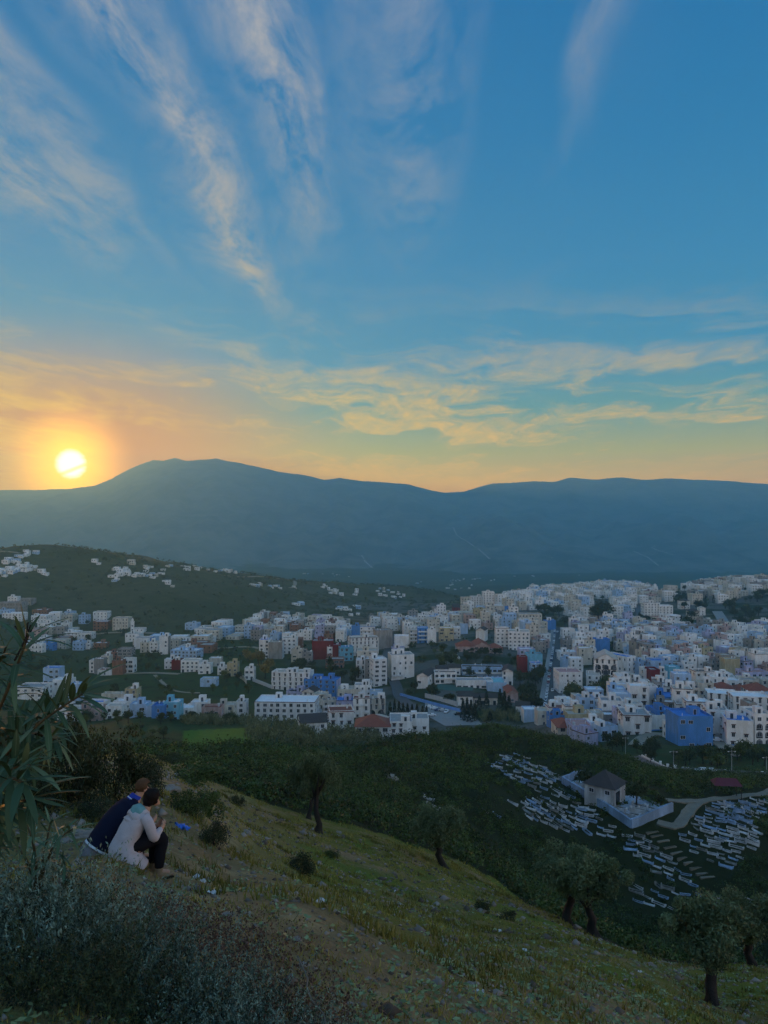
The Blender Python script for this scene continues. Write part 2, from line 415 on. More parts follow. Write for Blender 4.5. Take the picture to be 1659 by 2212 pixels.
M_ground = material('ground_soil_grass', _ground, .95, .1)
ground = build_ground()

# ------------------------------------------------------------------ mountains across the valley
RIDGE = [(-900,470),(-500,480),(-250,488),(-100,491),(0,490),(28,490),(70,489),(93,486),(111,479),(125,471),(139,464.5),(153,460),(164,460.5),(175,457.5),(185,460.5),(204,459.5),(215,458.5),(231,461.5),(259,467),(278,471.5),(301,474.5),(324,480),(340,477.5),(352,480),(380,482),(407,484),(426,489),(444,492.5),(463,492),(477,487.5),(493,483.5),(514,482.5),(532,481),(556,482),(569,477.5),(597,479.5),(620,477.5),(648,480),(667,478.5),(708,480),(740,482),(768,484),(900,488),(1050,482),(1300,470),(1700,478)]
def build_mountains():
    us = np.linspace(-880, 1680, 700); ru = np.interp(us, *zip(*RIDGE))
    ts = np.concatenate([np.linspace(0, 1, 110), np.linspace(1.01, 1.08, 4)])
    U, T = np.meshgrid(us, ts, indexing='ij')
    D = 4300 + 4700 * T
    RD = 9000.0
    zr = ((HV - ru) / F * RD)[:, None]
    prof = np.where(T <= 1, T ** 1.25, 1 - (T - 1) * 3.0)
    X = (U - 384) / F * D
    Z0 = -246.0
    Z = Z0 + (zr - Z0) * prof
    spur = _fbm(X / 900, D / 2600, 21, 5) * 340 + np.abs(_fbm(X / 420, D / 1300, 33, 4)) * -170
    Z = Z + spur * np.sin(np.clip(T, 0, 1) * math.pi) ** .8 * .9
    Z = Z + _fbm(X / 120, D / 160, 41, 3) * 10 * np.clip(T * 3, 0, 1)
    V = np.stack([X, D, Z], -1).reshape(-1, 3)
    nu, nt = U.shape
    i = np.arange(nu - 1)[:, None] * nt + np.arange(nt - 1)[None, :]
    Fc = np.stack([i, i + nt, i + nt + 1, i + 1], -1).reshape(-1, 4)
    def b(N, bs, out):
        geo = N.n('ShaderNodeNewGeometry'); P = geo.outputs['Position']
        n = N.noise(P, .004, 6, .65); f = N.noise(P, .02, 5, .7)
        c = N.mix(N.mr(n, .35, .65), (.08, .10, .09), (.20, .20, .17)); c = N.mix(N.mr(f, .55, .75), c, (.30, .29, .26))
        N.l(c, bs.inputs['Base Color'])
    me = mesh_np('mountain_range', V, Fc, [material('mountain_slope', b, .95, .05)], smooth=True)
    # pale tracks scratched into the slopes
    G = V.reshape(nu, nt, 3)
    def on(u, v):
        i = int(np.argmin(np.abs(us - u))); col = G[i, :110]; vv = HV - col[:, 2] / col[:, 1] * F; j = int(np.argmin(np.abs(vv - v))); return Vector(col[j])
    for k, pts in enumerate((((452, 529), (458, 536), (468, 543), (478, 551), (490, 560)), ((634, 553), (646, 558), (660, 567)), ((650, 548), (660, 552), (672, 556)), ((300, 520), (312, 523), (330, 526)), ((560, 515), (575, 517), (592, 514)), ((362, 556), (366, 563), (372, 569)))):
        P = [on(*q) for q in pts]; vv = []; ff = []
        for q in P: vv += [q + Vector((-6, -8, 9)), q + Vector((6, -8, 9))]
        for i in range(len(P) - 1): ff.append((2 * i, 2 * i + 1, 2 * i + 3, 2 * i + 2))
        t_ = bpy.data.meshes.new('mountain_track'); t_.from_pydata(vv, [], ff); t_.materials.append(flat_mat('pale_scree_%d' % k, (.42, .40, .36))); tag(obj('mountain_track', t_), ('long', 'lower right', 'upper right', 'upper left', 'high', 'short')[k] + ' pale track on the far mountain slope', None, None, 'structure')
    return tag(obj('mountain_range', me), 'blue mountain range across the valley', None, None, 'structure')
build_mountains()

# ------------------------------------------------------------------ evening air
def build_haze():
    x0, x1, y0, y1, z0, z1 = -13000, 13000, -40, 9450, -320, 900
    V = [(x, y, z) for x in (x0, x1) for y in (y0, y1) for z in (z0, z1)]
    Fc = [(0, 1, 3, 2), (4, 6, 7, 5), (0, 4, 5, 1), (2, 3, 7, 6), (0, 2, 6, 4), (1, 5, 7, 3)]
    m = bpy.data.materials.new('evening_haze'); m.use_nodes = True; t = m.node_tree; t.nodes.clear(); N = NT(t)
    out = N.n('ShaderNodeOutputMaterial'); pv = N.n('ShaderNodeVolumePrincipled')
    pv.inputs['Color'].default_value = (.35, .79, 1.0, 1); pv.inputs['Density'].default_value = HAZE
    pv.inputs['Anisotropy'].default_value = .6
    N.l(pv.outputs[0], out.inputs['Volume'])
    me = mesh_np('haze', V, Fc, [m])
    return tag(obj('haze', me), 'thin evening haze filling the valley', 'haze', None, 'stuff')
build_haze()
# ------------------------------------------------------------------ the town
def wall_mat(name, col, stain=.35):
    def b(N, bs, out):
        tc = N.n('ShaderNodeTexCoord'); oi = N.n('ShaderNodeObjectInfo')
        off = N.n('ShaderNodeVectorMath', operation='MULTIPLY_ADD'); N.l(tc.outputs['Object'], off.inputs[0]); off.inputs[1].default_value = (1, 1, .28)
        cm = N.n('ShaderNodeCombineXYZ'); N.l(N.m('MULTIPLY', oi.outputs['Random'], 37.0), cm.inputs[0]); N.l(cm.outputs[0], off.inputs[2])
        n = N.noise(off.outputs[0], .55, 5, .65); f = N.noise(off.outputs[0], 2.6, 3, .6)
        dark = tuple(c * (1 - stain) * k for c, k in zip(col, (1.0, .97, .92)))
        c = N.mix(N.mr(n, .38, .66), dark, col)
        c = N.mix(N.m('MULTIPLY', f, .22), c, tuple(c_ * .72 for c_ in col))
        c = N.mix(1.0, c, N.ramp(oi.outputs['Random'], [(0, (.84, .86, .88)), (.4, (.96, .96, .95)), (1, (1, .99, .97))]), 'MULTIPLY')
        N.l(c, bs.inputs['Base Color'])
    return material(name, b, .9, .15)
PAL = {'W': ('white', (.90, .90, .90)), 'C': ('cream', (.70, .66, .58)), 'G': ('bare grey', (.36, .35, .34)), 'P': ('pale blue', (.42, .60, .84)),
       'B': ('bright blue', (.10, .29, .68)), 'T': ('turquoise', (.20, .52, .70)), 'R': ('dark red', (.22, .035, .045)), 'L': ('lavender', (.52, .53, .76)),
       'K': ('bare brick', (.30, .16, .12)), 'Y': ('yellowish', (.56, .50, .33)), 'N': ('pinkish', (.55, .40, .38))}
WALL = {k: wall_mat('wall_' + v[0].replace(' ', '_'), v[1], .2 if k in 'BTRPW' else .32) for k, v in PAL.items()}
ROOF = {'g': flat_mat('roof_grey_concrete', (.34, .34, .34), var=.35, scale=.5), 'w': flat_mat('roof_whitewash', (.80, .82, .84), var=.15, scale=.5),
        'r': flat_mat('roof_red_tile', (.26, .085, .06), var=.3, scale=.8), 'd': flat_mat('roof_dark_tile', (.065, .06, .06), var=.35, scale=.8),
        'b': flat_mat('roof_blue_paint', (.08, .24, .60), var=.25, scale=.5), 'p': flat_mat('roof_pink_tile', (.48, .27, .25), var=.2, scale=.5),
        'e': flat_mat('roof_beige_screed', (.50, .46, .40), var=.3, scale=.5), 't': flat_mat('court_turquoise', (.26, .50, .54), var=.1, scale=.2)}
M_frame = flat_mat('window_frame_paint', (.55, .57, .60), var=.1)
M_hood = flat_mat('hood_brown_tile', (.10, .06, .05), var=.3)
def _pane(N, bs, out):
    oi = N.n('ShaderNodeObjectInfo')
    N.l(N.ramp(oi.outputs['Random'], [(0, (.012, .016, .022)), (.7, (.03, .035, .045)), (1, (.07, .08, .10))]), bs.inputs['Base Color'])
M_pane = material('window_glass', _pane, .25, .5)
M_trim = flat_mat('parapet_trim_brown', (.13, .08, .07), var=.3)
M_bluetrim = flat_mat('base_band_blue', (.10, .28, .66), var=.2)
M_road = flat_mat('asphalt', (.10, .105, .11), var=.3, scale=.4)
M_pave = flat_mat('pavement_concrete', (.30, .30, .29), var=.25, scale=.6)
M_track = flat_mat('dirt_track', (.30, .26, .20), var=.25, scale=.5)
M_wallstone = flat_mat('rendered_stone_wall', (.50, .50, .50), var=.3, scale=.7)

BOXF = [(0, 1, 3, 2), (4, 6, 7, 5), (0, 4, 5, 1), (2, 3, 7, 6), (0, 2, 6, 4), (1, 5, 7, 3)]
class MB:
    """collects boxes and quads for one mesh; each face remembers its material slot"""
    def __init__(s): s.v = []; s.f = []; s.m = []
    def box(s, x0, x1, y0, y1, z0, z1, m=0, skip=()):
        o = len(s.v); s.v += [(x, y, z) for x in (x0, x1) for y in (y0, y1) for z in (z0, z1)]
        for k, f in enumerate(BOXF):
            if k not in skip: s.f.append(tuple(o + i for i in f)); s.m.append(m)
    def face(s, pts, m=0):
        o = len(s.v); s.v += list(pts); s.f.append(tuple(range(o, o + len(pts)))); s.m.append(m)
    def mesh(s, name, mats, smooth=False):
        me = bpy.data.meshes.new(name); me.from_pydata(s.v, [], s.f)
        for mt in mats: me.materials.append(mt)
        if any(s.m): me.polygons.foreach_set('material_index', s.m)
        if smooth: me.polygons.foreach_set('use_smooth', [True] * len(s.f))
        me.update(); return me

def window_mesh(name, w, h, hood, door=False):
    b = MB(); t = .09
    b.box(-w/2 - t, -w/2, -.07, .03, 0, h, 0); b.box(w/2, w/2 + t, -.07, .03, 0, h, 0); b.box(-w/2 - t, w/2 + t, -.075, .03, h, h + t, 0)
    b.box(-w/2 - t - .05, w/2 + t + .05, -.14, .03, -t, 0, 0)
    b.face([(-w/2, -.02, 0), (w/2, -.02, 0), (w/2, -.02, h), (-w/2, -.02, h)], 1)
    if not door:
        b.box(-.03, .03, -.05, -.021, 0, h, 0)
    if hood:
        b.face([(-w/2 - .3, -.5, h + .12), (w/2 + .3, -.5, h + .12), (w/2 + .3, .0, h + .42), (-w/2 - .3, .0, h + .42)], 2)
        b.face([(-w/2 - .3, -.5, h + .12), (-w/2 - .3, .0, h + .12), (w/2 + .3, .0, h + .12), (w/2 + .3, -.5, h + .12)], 2)
    return b.mesh(name, [M_frame, M_pane, M_hood])
WIN = {'plain': window_mesh('window', 1.25, 1.35, False), 'hood': window_mesh('window_hooded', 1.2, 1.35, True), 'wide': window_mesh('window_wide', 2.3, 1.4, False), 'tall': window_mesh('window_tall', 1.1, 1.9, True)}
DOOR = window_mesh('door', 1.5, 2.3, False, True)
def balcony_mesh():
    b = MB(); b.box(-1.6, 1.6, -1.1, .02, -.15, 0); b.box(-1.6, 1.6, -1.1, -1.02, .0, .95); b.box(-1.6, -1.52, -1.02, .02, 0, .95); b.box(1.52, 1.6, -1.02, .02, 0, .95)
    return b.mesh('balcony', [WALL['W']])
BALC = balcony_mesh()
def dish_mesh():
    b = MB(); n = 8
    pts = [(.42 * math.cos(k * 2 * math.pi / n), -.15, .75 + .42 * math.sin(k * 2 * math.pi / n)) for k in range(n)]
    b.face(pts, 0); b.face([(p[0], p[1] + .06, p[2]) for p in reversed(pts)], 0); b.box(-.03, .03, -.1, -.04, 0, .7, 0)
    return b.mesh('satellite_dish', [flat_mat('dish_white', (.75, .75, .75), var=.1)])
DISH = dish_mesh()
def tank_mesh():
    b = MB(); n = 8; r = .55
    ring = lambda z: [(r * math.cos(k * 2 * math.pi / n), r * math.sin(k * 2 * math.pi / n), z) for k in range(n)]
    a, c = ring(.3), ring(1.5)
    for k in range(n): b.face([a[k], a[(k + 1) % n], c[(k + 1) % n], c[k]])
    b.face(c); b.box(-.4, .4, -.4, .4, 0, .3)
    return b.mesh('water_tank', [flat_mat('tank_plastic', (.55, .56, .58), var=.2)])
TANK = tank_mesh()

def body(b, W, D, h, par=.8, t=.25, x0=None, y0=None, z0=-2.5, m=0):
    """walls with a raised parapet round the flat roof"""
    xa = -W/2 if x0 is None else x0; ya = -D/2 if y0 is None else y0; xb, yb = xa + W, ya + D
    T = h + par
    o = [(xa, ya), (xb, ya), (xb, yb), (xa, yb)]; i = [(xa + t, ya + t), (xb - t, ya + t), (xb - t, yb - t), (xa + t, yb - t)]
    for k in range(4):
        j = (k + 1) % 4
        b.face([(*o[k], z0), (*o[j], z0), (*o[j], T), (*o[k], T)], m)
        b.face([(*o[k], T), (*o[j], T), (*i[j], T), (*i[k], T)], m)
        b.face([(*i[j], h - .1), (*i[k], h - .1), (*i[k], T), (*i[j], T)], m)

HOUSES = []
TAKEN = []          # (x, y, radius) of everything standing in the town
def rect_clear(x, y, r):
    return all((x - a) ** 2 + (y - b) ** 2 > (r + c) ** 2 for a, b, c in TAKEN)
def house(pos, W, D, h, col, rot=0.0, label='', rng=None, roof='flat', rc=None, sc=None, hut=None, win='plain', detail=2, blank=False, floors=None,
          trim=None, band=False, balc=0.0, arches=0, name='house', cat='house', group=None, density=.85, sidewin=True, dishes=None, stripes=False):
    """pos: middle of the front wall on the ground; W x D x h metres; rot: turn about the upright, degrees"""
    rng = rng or random
    rz = R(rot); c, s = math.cos(rz), math.sin(rz)
    cx, cy = pos[0] - s * D / 2, pos[1] + c * D / 2
    cor = [(cx + c * a - s * b_, cy + s * a + c * b_) for a in (-W/2, W/2) for b_ in (-D/2, D/2)]
    z = min(h1(x, y) for x, y in cor); z = max(z, pos[2] - 2.0)
    root = empty(name, (cx, cy, z), rz)
    h = h + (pos[2] - z)
    TAKEN.append((cx, cy, .45 * (W + D) / 2 + .2 * abs(W - D)))
    fl = floors or max(1, round(h / 3.0)); fh = h / fl
    b = MB(); body(b, W, D, h, par=0.0 if roof != 'flat' else rng.uniform(.5, 1.0))
    wm = WALL[col]
    wo = obj('wall', b.mesh('wall', [wm]), root)
    if sc:      # a side wall or party wall in another colour
        p = MB(); sx = W/2 if sc[0] == '+' else -W/2
        p.box(*sorted((sx, sx + (.06 if sx > 0 else -.06))), -D/2, D/2, -2, h + .3); so_ = obj('side_wall', p.mesh('side_wall', [WALL[sc[1]]]), root); so_['label'] = PAL[sc[1]][0] + ' side wall'
    rb = MB()
    if roof == 'flat':
        rb.box(-W/2 + .25, W/2 - .25, -D/2 + .25, D/2 - .25, h - .25, h, 0)
        obj('roof', rb.mesh('roof', [ROOF[rc or rng.choice('ggwwee')]]), root)
    else:
        e = .45; rh = min(W, D) * .28
        a, bb, cc, dd = (-W/2 - e, -D/2 - e, h), (W/2 + e, -D/2 - e, h), (W/2 + e, D/2 + e, h), (-W/2 - e, D/2 + e, h)
        if roof == 'gable_y':
            p, q = (0, -D/2 - e, h + rh), (0, D/2 + e, h + rh)
            rb.face([a, p, q, dd]); rb.face([bb, cc, q, p]); rb.face([a, bb, cc, dd][::-1])
            g = MB(); g.face([(-W/2, -D/2 + .01, h), (W/2, -D/2 + .01, h), (0, -D/2 + .01, h + rh * .93)]); g.face([(W/2, D/2 - .01, h), (-W/2, D/2 - .01, h), (0, D/2 - .01, h + rh * .93)]); obj('gable', g.mesh('gable', [wm]), root)
        elif roof == 'gable_x':
            p, q = (-W/2 - e, 0, h + rh), (W/2 + e, 0, h + rh)
            rb.face([a, bb, q, p]); rb.face([cc, dd, p, q]); rb.face([a, bb, cc, dd][::-1])
            g = MB(); g.face([(-W/2 + .01, D/2, h), (-W/2 + .01, -D/2, h), (-W/2 + .01, 0, h + rh * .93)]); g.face([(W/2 - .01, -D/2, h), (W/2 - .01, D/2, h), (W/2 - .01, 0, h + rh * .93)]); obj('gable', g.mesh('gable', [wm]), root)
        else:       # hip
            k = max(0, (W - D) / 2) ; k2 = max(0, (D - W) / 2)
            p, q = (-k, -k2, h + rh), (k, k2, h + rh)
            if k >= k2: rb.face([a, bb, q, p]); rb.face([bb, cc, q]); rb.face([cc, dd, p, q]); rb.face([dd, a, p])
            else: rb.face([a, bb, p]); rb.face([bb, cc, q, p]); rb.face([cc, dd, q]); rb.face([dd, a, p, q])
            rb.face([a, bb, cc, dd][::-1])
        obj('roof', rb.mesh('roof', [ROOF[rc or 'r']]), root)
    if trim and roof == 'flat':
        tb = MB(); T = h + .25
        for (x0, x1, y0, y1) in ((-W/2 - .12, W/2 + .12, -D/2 - .12, -D/2 - .003), (-W/2 - .12, -W/2 - .003, -D/2 - .003, D/2 + .12), (W/2 + .003, W/2 + .12, -D/2 - .003, D/2 + .12)):
            tb.box(x0, x1, y0, y1, T, T + .32)
        obj('cornice', tb.mesh('cornice', [M_trim if trim == 'd' else WALL[trim]]), root)
    if band:
        bb_ = MB(); bb_.box(-W/2 - .05, W/2 + .05, -D/2 - .05, -D/2 - .004, -2, 1.3); bb_.box(W/2 + .004, W/2 + .05, -D/2 - .004, D/2, -2, 1.3); obj('base_band', bb_.mesh('base_band', [M_bluetrim]), root)
    # roof huts with a door
    if roof == 'flat':
        for k in range(hut if hut is not None else (1 if rng.random() < .6 and W > 6 else 0)):
            hw, hd, hh = min(W * .4, rng.uniform(2.6, 4.5)), min(D * .4, rng.uniform(2.5, 4)), rng.uniform(2.2, 2.8)
            hx = rng.uniform(-W/2 + .3, W/2 - hw - .3); hy = rng.uniform(-D/2 + 1.5, max(-D/2 + 1.6, D/2 - hd - .3))
            q = MB(); body(q, hw, hd, h + hh, par=.25, t=.15, x0=hx, y0=hy, z0=h - .1); q.box(hx + .15, hx + hw - .15, hy + .15, hy + hd - .15, h + hh - .2, h + hh)
            ho = obj('roof_hut', q.mesh('roof_hut', [WALL[col if rng.random() < .7 else 'W']]), root)
            if detail >= 1:
                d_ = obj('door', DOOR, ho); d_.location = (hx + hw / 2, hy - .02, h); d_.scale = (.7, 1, .85)
        if detail >= 2:
            for k in range(rng.choice((0, 1, 1, 2)) if dishes is None else dishes):
                d_ = obj('satellite_dish', DISH, root); d_.location = (rng.uniform(-W/2 + .7, W/2 - .7), rng.uniform(-D/2 + .8, D/2 - .8), h); d_.rotation_euler.z = rng.uniform(.3, 1.2); d_.scale = (1.4,) * 3
            if rng.random() < .3:
                d_ = obj('water_tank', TANK, root); d_.location = (rng.uniform(-W/2 + .9, W/2 - .9), rng.uniform(-D/2 + 1.2, D/2 - .9), h)
    # openings
    spots = []
    if not blank:
        nx = max(1, int(W / 3.1)); ny = max(1, int(D / 3.8))
        kind_front = win
        for f in range(fl):
            zz = f * fh + min(1.0, fh * .32)
            for i in range(nx):
                if rng.random() < density: spots.append((-W/2 + (i + .5) * W / nx, -D/2 - .004, zz, 0.0, f, i))
            if sidewin:
                for i in range(ny):
                    yy = -D/2 + (i + .5) * D / ny
                    if rng.random() < density * .8 and not (sc and sc[0] == '+'): spots.append((W/2 + .004, yy, zz, math.pi / 2, f, -1))
                    if rng.random() < density * .8 and not (sc and sc[0] == '-'): spots.append((-W/2 - .004, yy, zz, -math.pi / 2, f, -1))
    wx, wz = rng.uniform(.7, 1.25), rng.uniform(.8, 1.15)
    if detail >= 2:
        for (x, y, zz, a, f, i) in spots:
            is_door = f == 0 and i >= 0 and rng.random() < .3
            o = obj('door' if is_door else 'window', DOOR if is_door else WIN[win], root)
            o.location = (x, y, .02 if is_door else zz); o.rotation_euler.z = a
            if not is_door: o.scale = (wx * rng.uniform(.8, 1.2), 1, wz * rng.uniform(.85, 1.12)); o.location.x += rng.uniform(-.25, .25) if a == 0 else 0
            if balc and i >= 0 and f >= 1 and rng.random() < balc:
                q = obj('balcony', BALC, root); q.location = (x, y, f * fh + .05); q.scale.x = min(1.0, W / (int(W / 3.1) or 1) / 3.4)
    elif spots:
        q = MB()
        for (x, y, zz, a, f, i) in spots:
            w_, hh = 1.1 * wx * rng.uniform(.8, 1.2), 1.3 * wz
            if a == 0: q.box(x - w_/2, x + w_/2, y - .05, y + .02, zz, zz + hh)
            else: sg = .05 if a > 0 else -.05; q.box(*sorted((x - sg * .4, x + sg)), y - w_/2, y + w_/2, zz, zz + hh)
        o = obj('window', q.mesh('windows', [M_pane]), root); o['kind'] = 'stuff'
    if arches:
        q = MB(); n = 8
        for f in range(max(1, fl - 1) if arches > 1 else 1):
            na = max(2, int(W / 3.6)); aw = W / na * .36
            for i in range(na):
                ax = -W/2 + (i + .5) * W / na; z0 = f * fh + .3; zs = z0 + fh * .45
                pts = [(ax - aw, -D/2 - .03, z0), (ax + aw, -D/2 - .03, z0)] + [(ax + aw * math.cos(k * math.pi / n), -D/2 - .03, zs + aw * math.sin(k * math.pi / n)) for k in range(n + 1)]
                o = MB(); o.face(pts); obj('arch', o.mesh('arch', [M_pane]), root)
    if stripes:
        for f in range(1, fl):
            q = MB(); q.box(-W/2 + .8, W/2 - .8, -D/2 - .9, -D/2 - .01, f * fh - .2, f * fh + .9); obj('balcony', q.mesh('balcony_long', [WALL['W']]), root)
    u, v = px_of(cx, cy, z + h)
    HOUSES.append(dict(o=root, u=u, v=v, d=cy, col=PAL[col][0], fl=fl, label=label, W=W, h=h))
    tag(root, label, cat, group)
    return root

def place(xl, xr, base, top, col, label='', **kw):
    """a house by where it shows: left, right, base row and top row in 3072 x 4096 picture units"""
    P = hit((xl + xr) / 8, base / 4, 232)
    if P is None: P = at((xl + xr) / 8, 900)
    k = P.y / F / 4
    W = (xr - xl) * k; h = max(2.8, (base - top) * k)
    rot = kw.pop('rot', 0.0); D = kw.pop('dep', None)
    W = W / max(.6, math.cos(R(rot)) + .35 * abs(math.sin(R(rot)))) if rot else W
    if D is None: D = min(max(W * .85, 7.5), 14)
    return house(P, W, D, h, col, rot, label, random.Random(int(xl * 7 + base)), detail=2 if P.y < 640 else 1, **kw)
def landmarks():
    L = place
    # --- centre front: below the reed belt
    L(1015, 1262, 2884, 2812, 'W', 'long white four-storey block with brown roof edge beside the reed belt', dep=17, floors=4, rc='w', trim='d', hut=1, density=1, name='apartment_block', cat='building', balc=.1, rot=-3)
    L(1080, 1244, 2762, 2694, 'W', 'long white four-storey apartment row left of the bright blue block', dep=11, floors=4, win='hood', density=1, hut=3, rot=-9, balc=.2, name='apartment_block', cat='building')
    L(1213, 1290, 2772, 2722, 'B', 'bright blue stepped house joined to the white apartment row', rc='b', rot=-9, hut=2)
    L(1268, 1349, 2792, 2722, 'B', 'bright blue corner house with pale window frames above the narrow lane', rc='b', sc='+L', rot=-12, win='hood', hut=1)
    L(1141, 1220, 2806, 2772, 'L', 'low lavender house with brown roof tucked behind the long white block', rc='d', rot=-12)
    L(1205, 1262, 2822, 2768, 'W', 'white gabled house between the long white block and the blue house', roof='gable_y', rc='d', rot=-14, dep=9)
    L(1250, 1300, 2838, 2780, 'C', 'cream house facing the narrow lane below the bright blue corner house', rot=-14, win='hood')
    L(1316, 1418, 2918, 2850, 'W', 'white house with red terrace roof at the foot of the lane', rc='r', trim='R', hut=0, win='hood', rot=8, dep=12)
    L(1290, 1345, 2866, 2806, 'C', 'cream three-storey house on the lane left of the red terrace', rot=8, balc=.3)
    L(1345, 1440, 2872, 2806, 'L', 'lavender and white house with blue roof terrace behind the red terrace', rc='b', trim='d', balc=.4)
    L(1412, 1480, 2868, 2796, 'W', 'white balconied house with red roof patch behind the dark cypresses', rc='r', balc=.5, trim='d', win='tall')
    L(1470, 1542, 2858, 2800, 'C', 'cream corner house with arcade right of the red-roofed balconied house', arches=1, win='tall')
    L(1350, 1440, 2812, 2764, 'C', 'cream flat house with arched upper windows behind the lane', arches=1)
    L(1418, 1486, 2800, 2745, 'W', 'white house with bare brick side wall and cluttered terrace', sc='+K', hut=2)
    L(1480, 1530, 2806, 2772, 'P', 'small pale blue house right of the brick side wall')
    L(1201, 1312, 2934, 2892, 'W', 'low white house with grey sloping roof peeping over the reeds', roof='gable_x', rc='d', rot=14, dep=10)
    L(1421, 1560, 2946, 2908, 'W', 'low white institute wing with red hipped corner roof beside the knoll', roof='hip', rc='r', dep=14, arches=0, win='wide')
    L(1470, 1560, 2930, 2890, 'C', 'low cream institute hall with pale pyramid roof beyond the reeds', roof='hip', rc='e', dep=10)
    L(1560, 1650, 2944, 2890, 'W', 'white institute block with small hooded windows on the knoll edge', rc='g', win='hood', dep=16, hut=1)
    L(1640, 1716, 2936, 2880, 'W', 'plain white institute end block nearest the parking square', rc='g', dep=12, win='hood', density=.5)
    # --- behind: red, turquoise and the tall pair
    L(1036, 1078, 2634, 2562, 'W', 'tall white narrow house with blue roof at the end of the grey party wall', rc='b', dep=12)
    L(1074, 1130, 2636, 2572, 'G', 'blank grey party wall block left of the dark red house', blank=True, rc='e', dep=10, sc='+W')
    L(1128, 1186, 2616, 2556, 'W', 'white many-windowed house beside the blank grey party wall', dep=11, density=1)
    L(1182, 1210, 2604, 2556, 'K', 'thin bare brick house end right of the many-windowed house')
    L(1165, 1212, 2650, 2602, 'C', 'unfinished cream three-storey house below the dark red block', win='wide')
    L(1208, 1248, 2664, 2612, 'G', 'grey narrow unfinished tower house left of the dark red block')
    L(1248, 1332, 2638, 2566, 'R', 'large windowless dark red block in the middle of the town', blank=True, dep=13, rc='g')
    L(1308, 1332, 2640, 2590, 'W', 'narrow white house front wedged between two dark red walls')
    L(1330, 1362, 2640, 2584, 'R', 'slim dark red wall house left of the turquoise house', blank=True, dep=9)
    L(1358, 1415, 2644, 2592, 'T', 'turquoise three-storey house right of the dark red walls', rc='b', rot=12, win='hood', sc='+T')
    L(1302, 1375, 2672, 2640, 'K', 'unfinished brick shell with open top floor below the turquoise house', win='wide')
    L(1428, 1512, 2700, 2606, 'C', 'tall cream back block of the white tower pair', rc='e', trim='W')
    L(1424, 1462, 2716, 2644, 'W', 'white ribbed apartment front left of the white tower', dep=9, win='tall', density=1)
    L(1460, 1494, 2728, 2640, 'G', 'grey concrete slab between the two white tower fronts', dep=9, win='wide')
    L(1492, 1551, 2744, 2640, 'W', 'white tower block with wide dark windows on the steep street', win='wide', dep=12, rc='w', density=1, rot=14)
    L(1563, 1660, 2716, 2622, 'W', 'white corner block with balconies on stilts across the steep street', balc=.5, rc='g', hut=2, sc='-C', rot=10)
    L(1566, 1618, 2690, 2596, 'L', 'lavender house rising behind the white corner block on stilts', hut=2)
    L(1400, 1520, 2620, 2552, 'W', 'long white terrace of flats with dark trim above the white tower', trim='d', win='hood', balc=.2, rot=16, rc='e', dep=12)
    L(1400, 1440, 2606, 2560, 'C', 'cream corner block at the left end of the flats with dark trim', trim='d', win='hood')
    L(1500, 1572, 2596, 2524, 'G', 'blank grey gable wall behind the terrace of flats', blank=True, rot=10)
    L(1406, 1440, 2562, 2506, 'B', 'deep blue windowless tower at the edge of the wooded slope', blank=True, sc='-G', rc='g')
    L(1438, 1500, 2562, 2508, 'W', 'white open-balcony flats right of the deep blue tower', stripes=True, trim='B')
    L(1578, 1636, 2594, 2548, 'W', 'white plain cube at the bend of the upper street', blank=True, rc='w')
    L(1636, 1672, 2574, 2520, 'C', 'cream balcony house left of the blue and white flats', stripes=True)
    L(1670, 1712, 2572, 2512, 'B', 'blue flats with white balcony bands above the green slope', stripes=True)
    L(1710, 1745, 2572, 2522, 'W', 'blank white wall house at the end of the blue flats', blank=True)
    L(1758, 1815, 2564, 2514, 'Y', 'yellowish three-storey flats above the red-roofed villa', win='wide')
    L(1812, 1842, 2556, 2512, 'W', 'white open-balcony house right of the yellowish flats', stripes=True)
    L(1842, 1872, 2536, 2502, 'P', 'pale blue cube left of the villa with the grey gable roof', blank=True)
    L(1902, 1940, 2566, 2522, 'W', 'white house with grey gable roof above the red-roofed villa', roof='gable_y', rc='d', dep=14, rot=-18, density=.2)
    # --- school
    L(1665, 1714, 2754, 2704, 'W', 'white school wing with grey gable roof and blank end wall', roof='gable_y', rc='d', dep=20, rot=-18, density=.3, name='school_wing', cat='building')
    L(1738, 1826, 2734, 2694, 'W', 'two-storey school classroom wing with white balcony band', rc='d', dep=8, stripes=True, win='wide', hut=0, name='school_wing', cat='building')
    L(1745, 1792, 2702, 2676, 'W', 'small white school hall with dark roof behind the classroom wing', rc='d', dep=7, hut=0, roof='gable_x', name='school_wing', cat='building')
    L(1796, 1842, 2700, 2672, 'W', 'second small white school hall beside the zigzag stair', rc='d', dep=7, hut=0, roof='gable_x', name='school_wing', cat='building')
    L(1846, 2012, 2708, 2670, 'P', 'long pale blue school range with white balcony band under the wooded slope', rc='d', dep=8, stripes=True, win='wide', hut=0, name='school_wing', cat='building', rot=-4)
    L(2008, 2052, 2738, 2686, 'W', 'white school end wing with grey gable roof on the street side', roof='gable_y', rc='d', dep=18, rot=-10, density=.3, name='school_wing', cat='building')
    L(1826, 1972, 2752, 2724, 'W', 'low white school arcade below the playground terrace', rc='g', dep=9, win='wide', hut=0, name='school_wing', cat='building', floors=1)
    L(1950, 2026, 2768, 2736, 'P', 'pale turquoise-roofed school gymnasium beside the court', rc='t', dep=18, win='wide', hut=0, blank=True, name='school_wing', cat='building')
    L(2030, 2072, 2810, 2772, 'N', 'pink-walled house with brown gable roof by the street trees', roof='gable_y', rc='r', dep=16, density=.3)
    L(2062, 2118, 2862, 2826, 'W', 'low white house with dark gable roof at the foot of the main street', roof='gable_x', rc='d', rot=-12, density=.4)
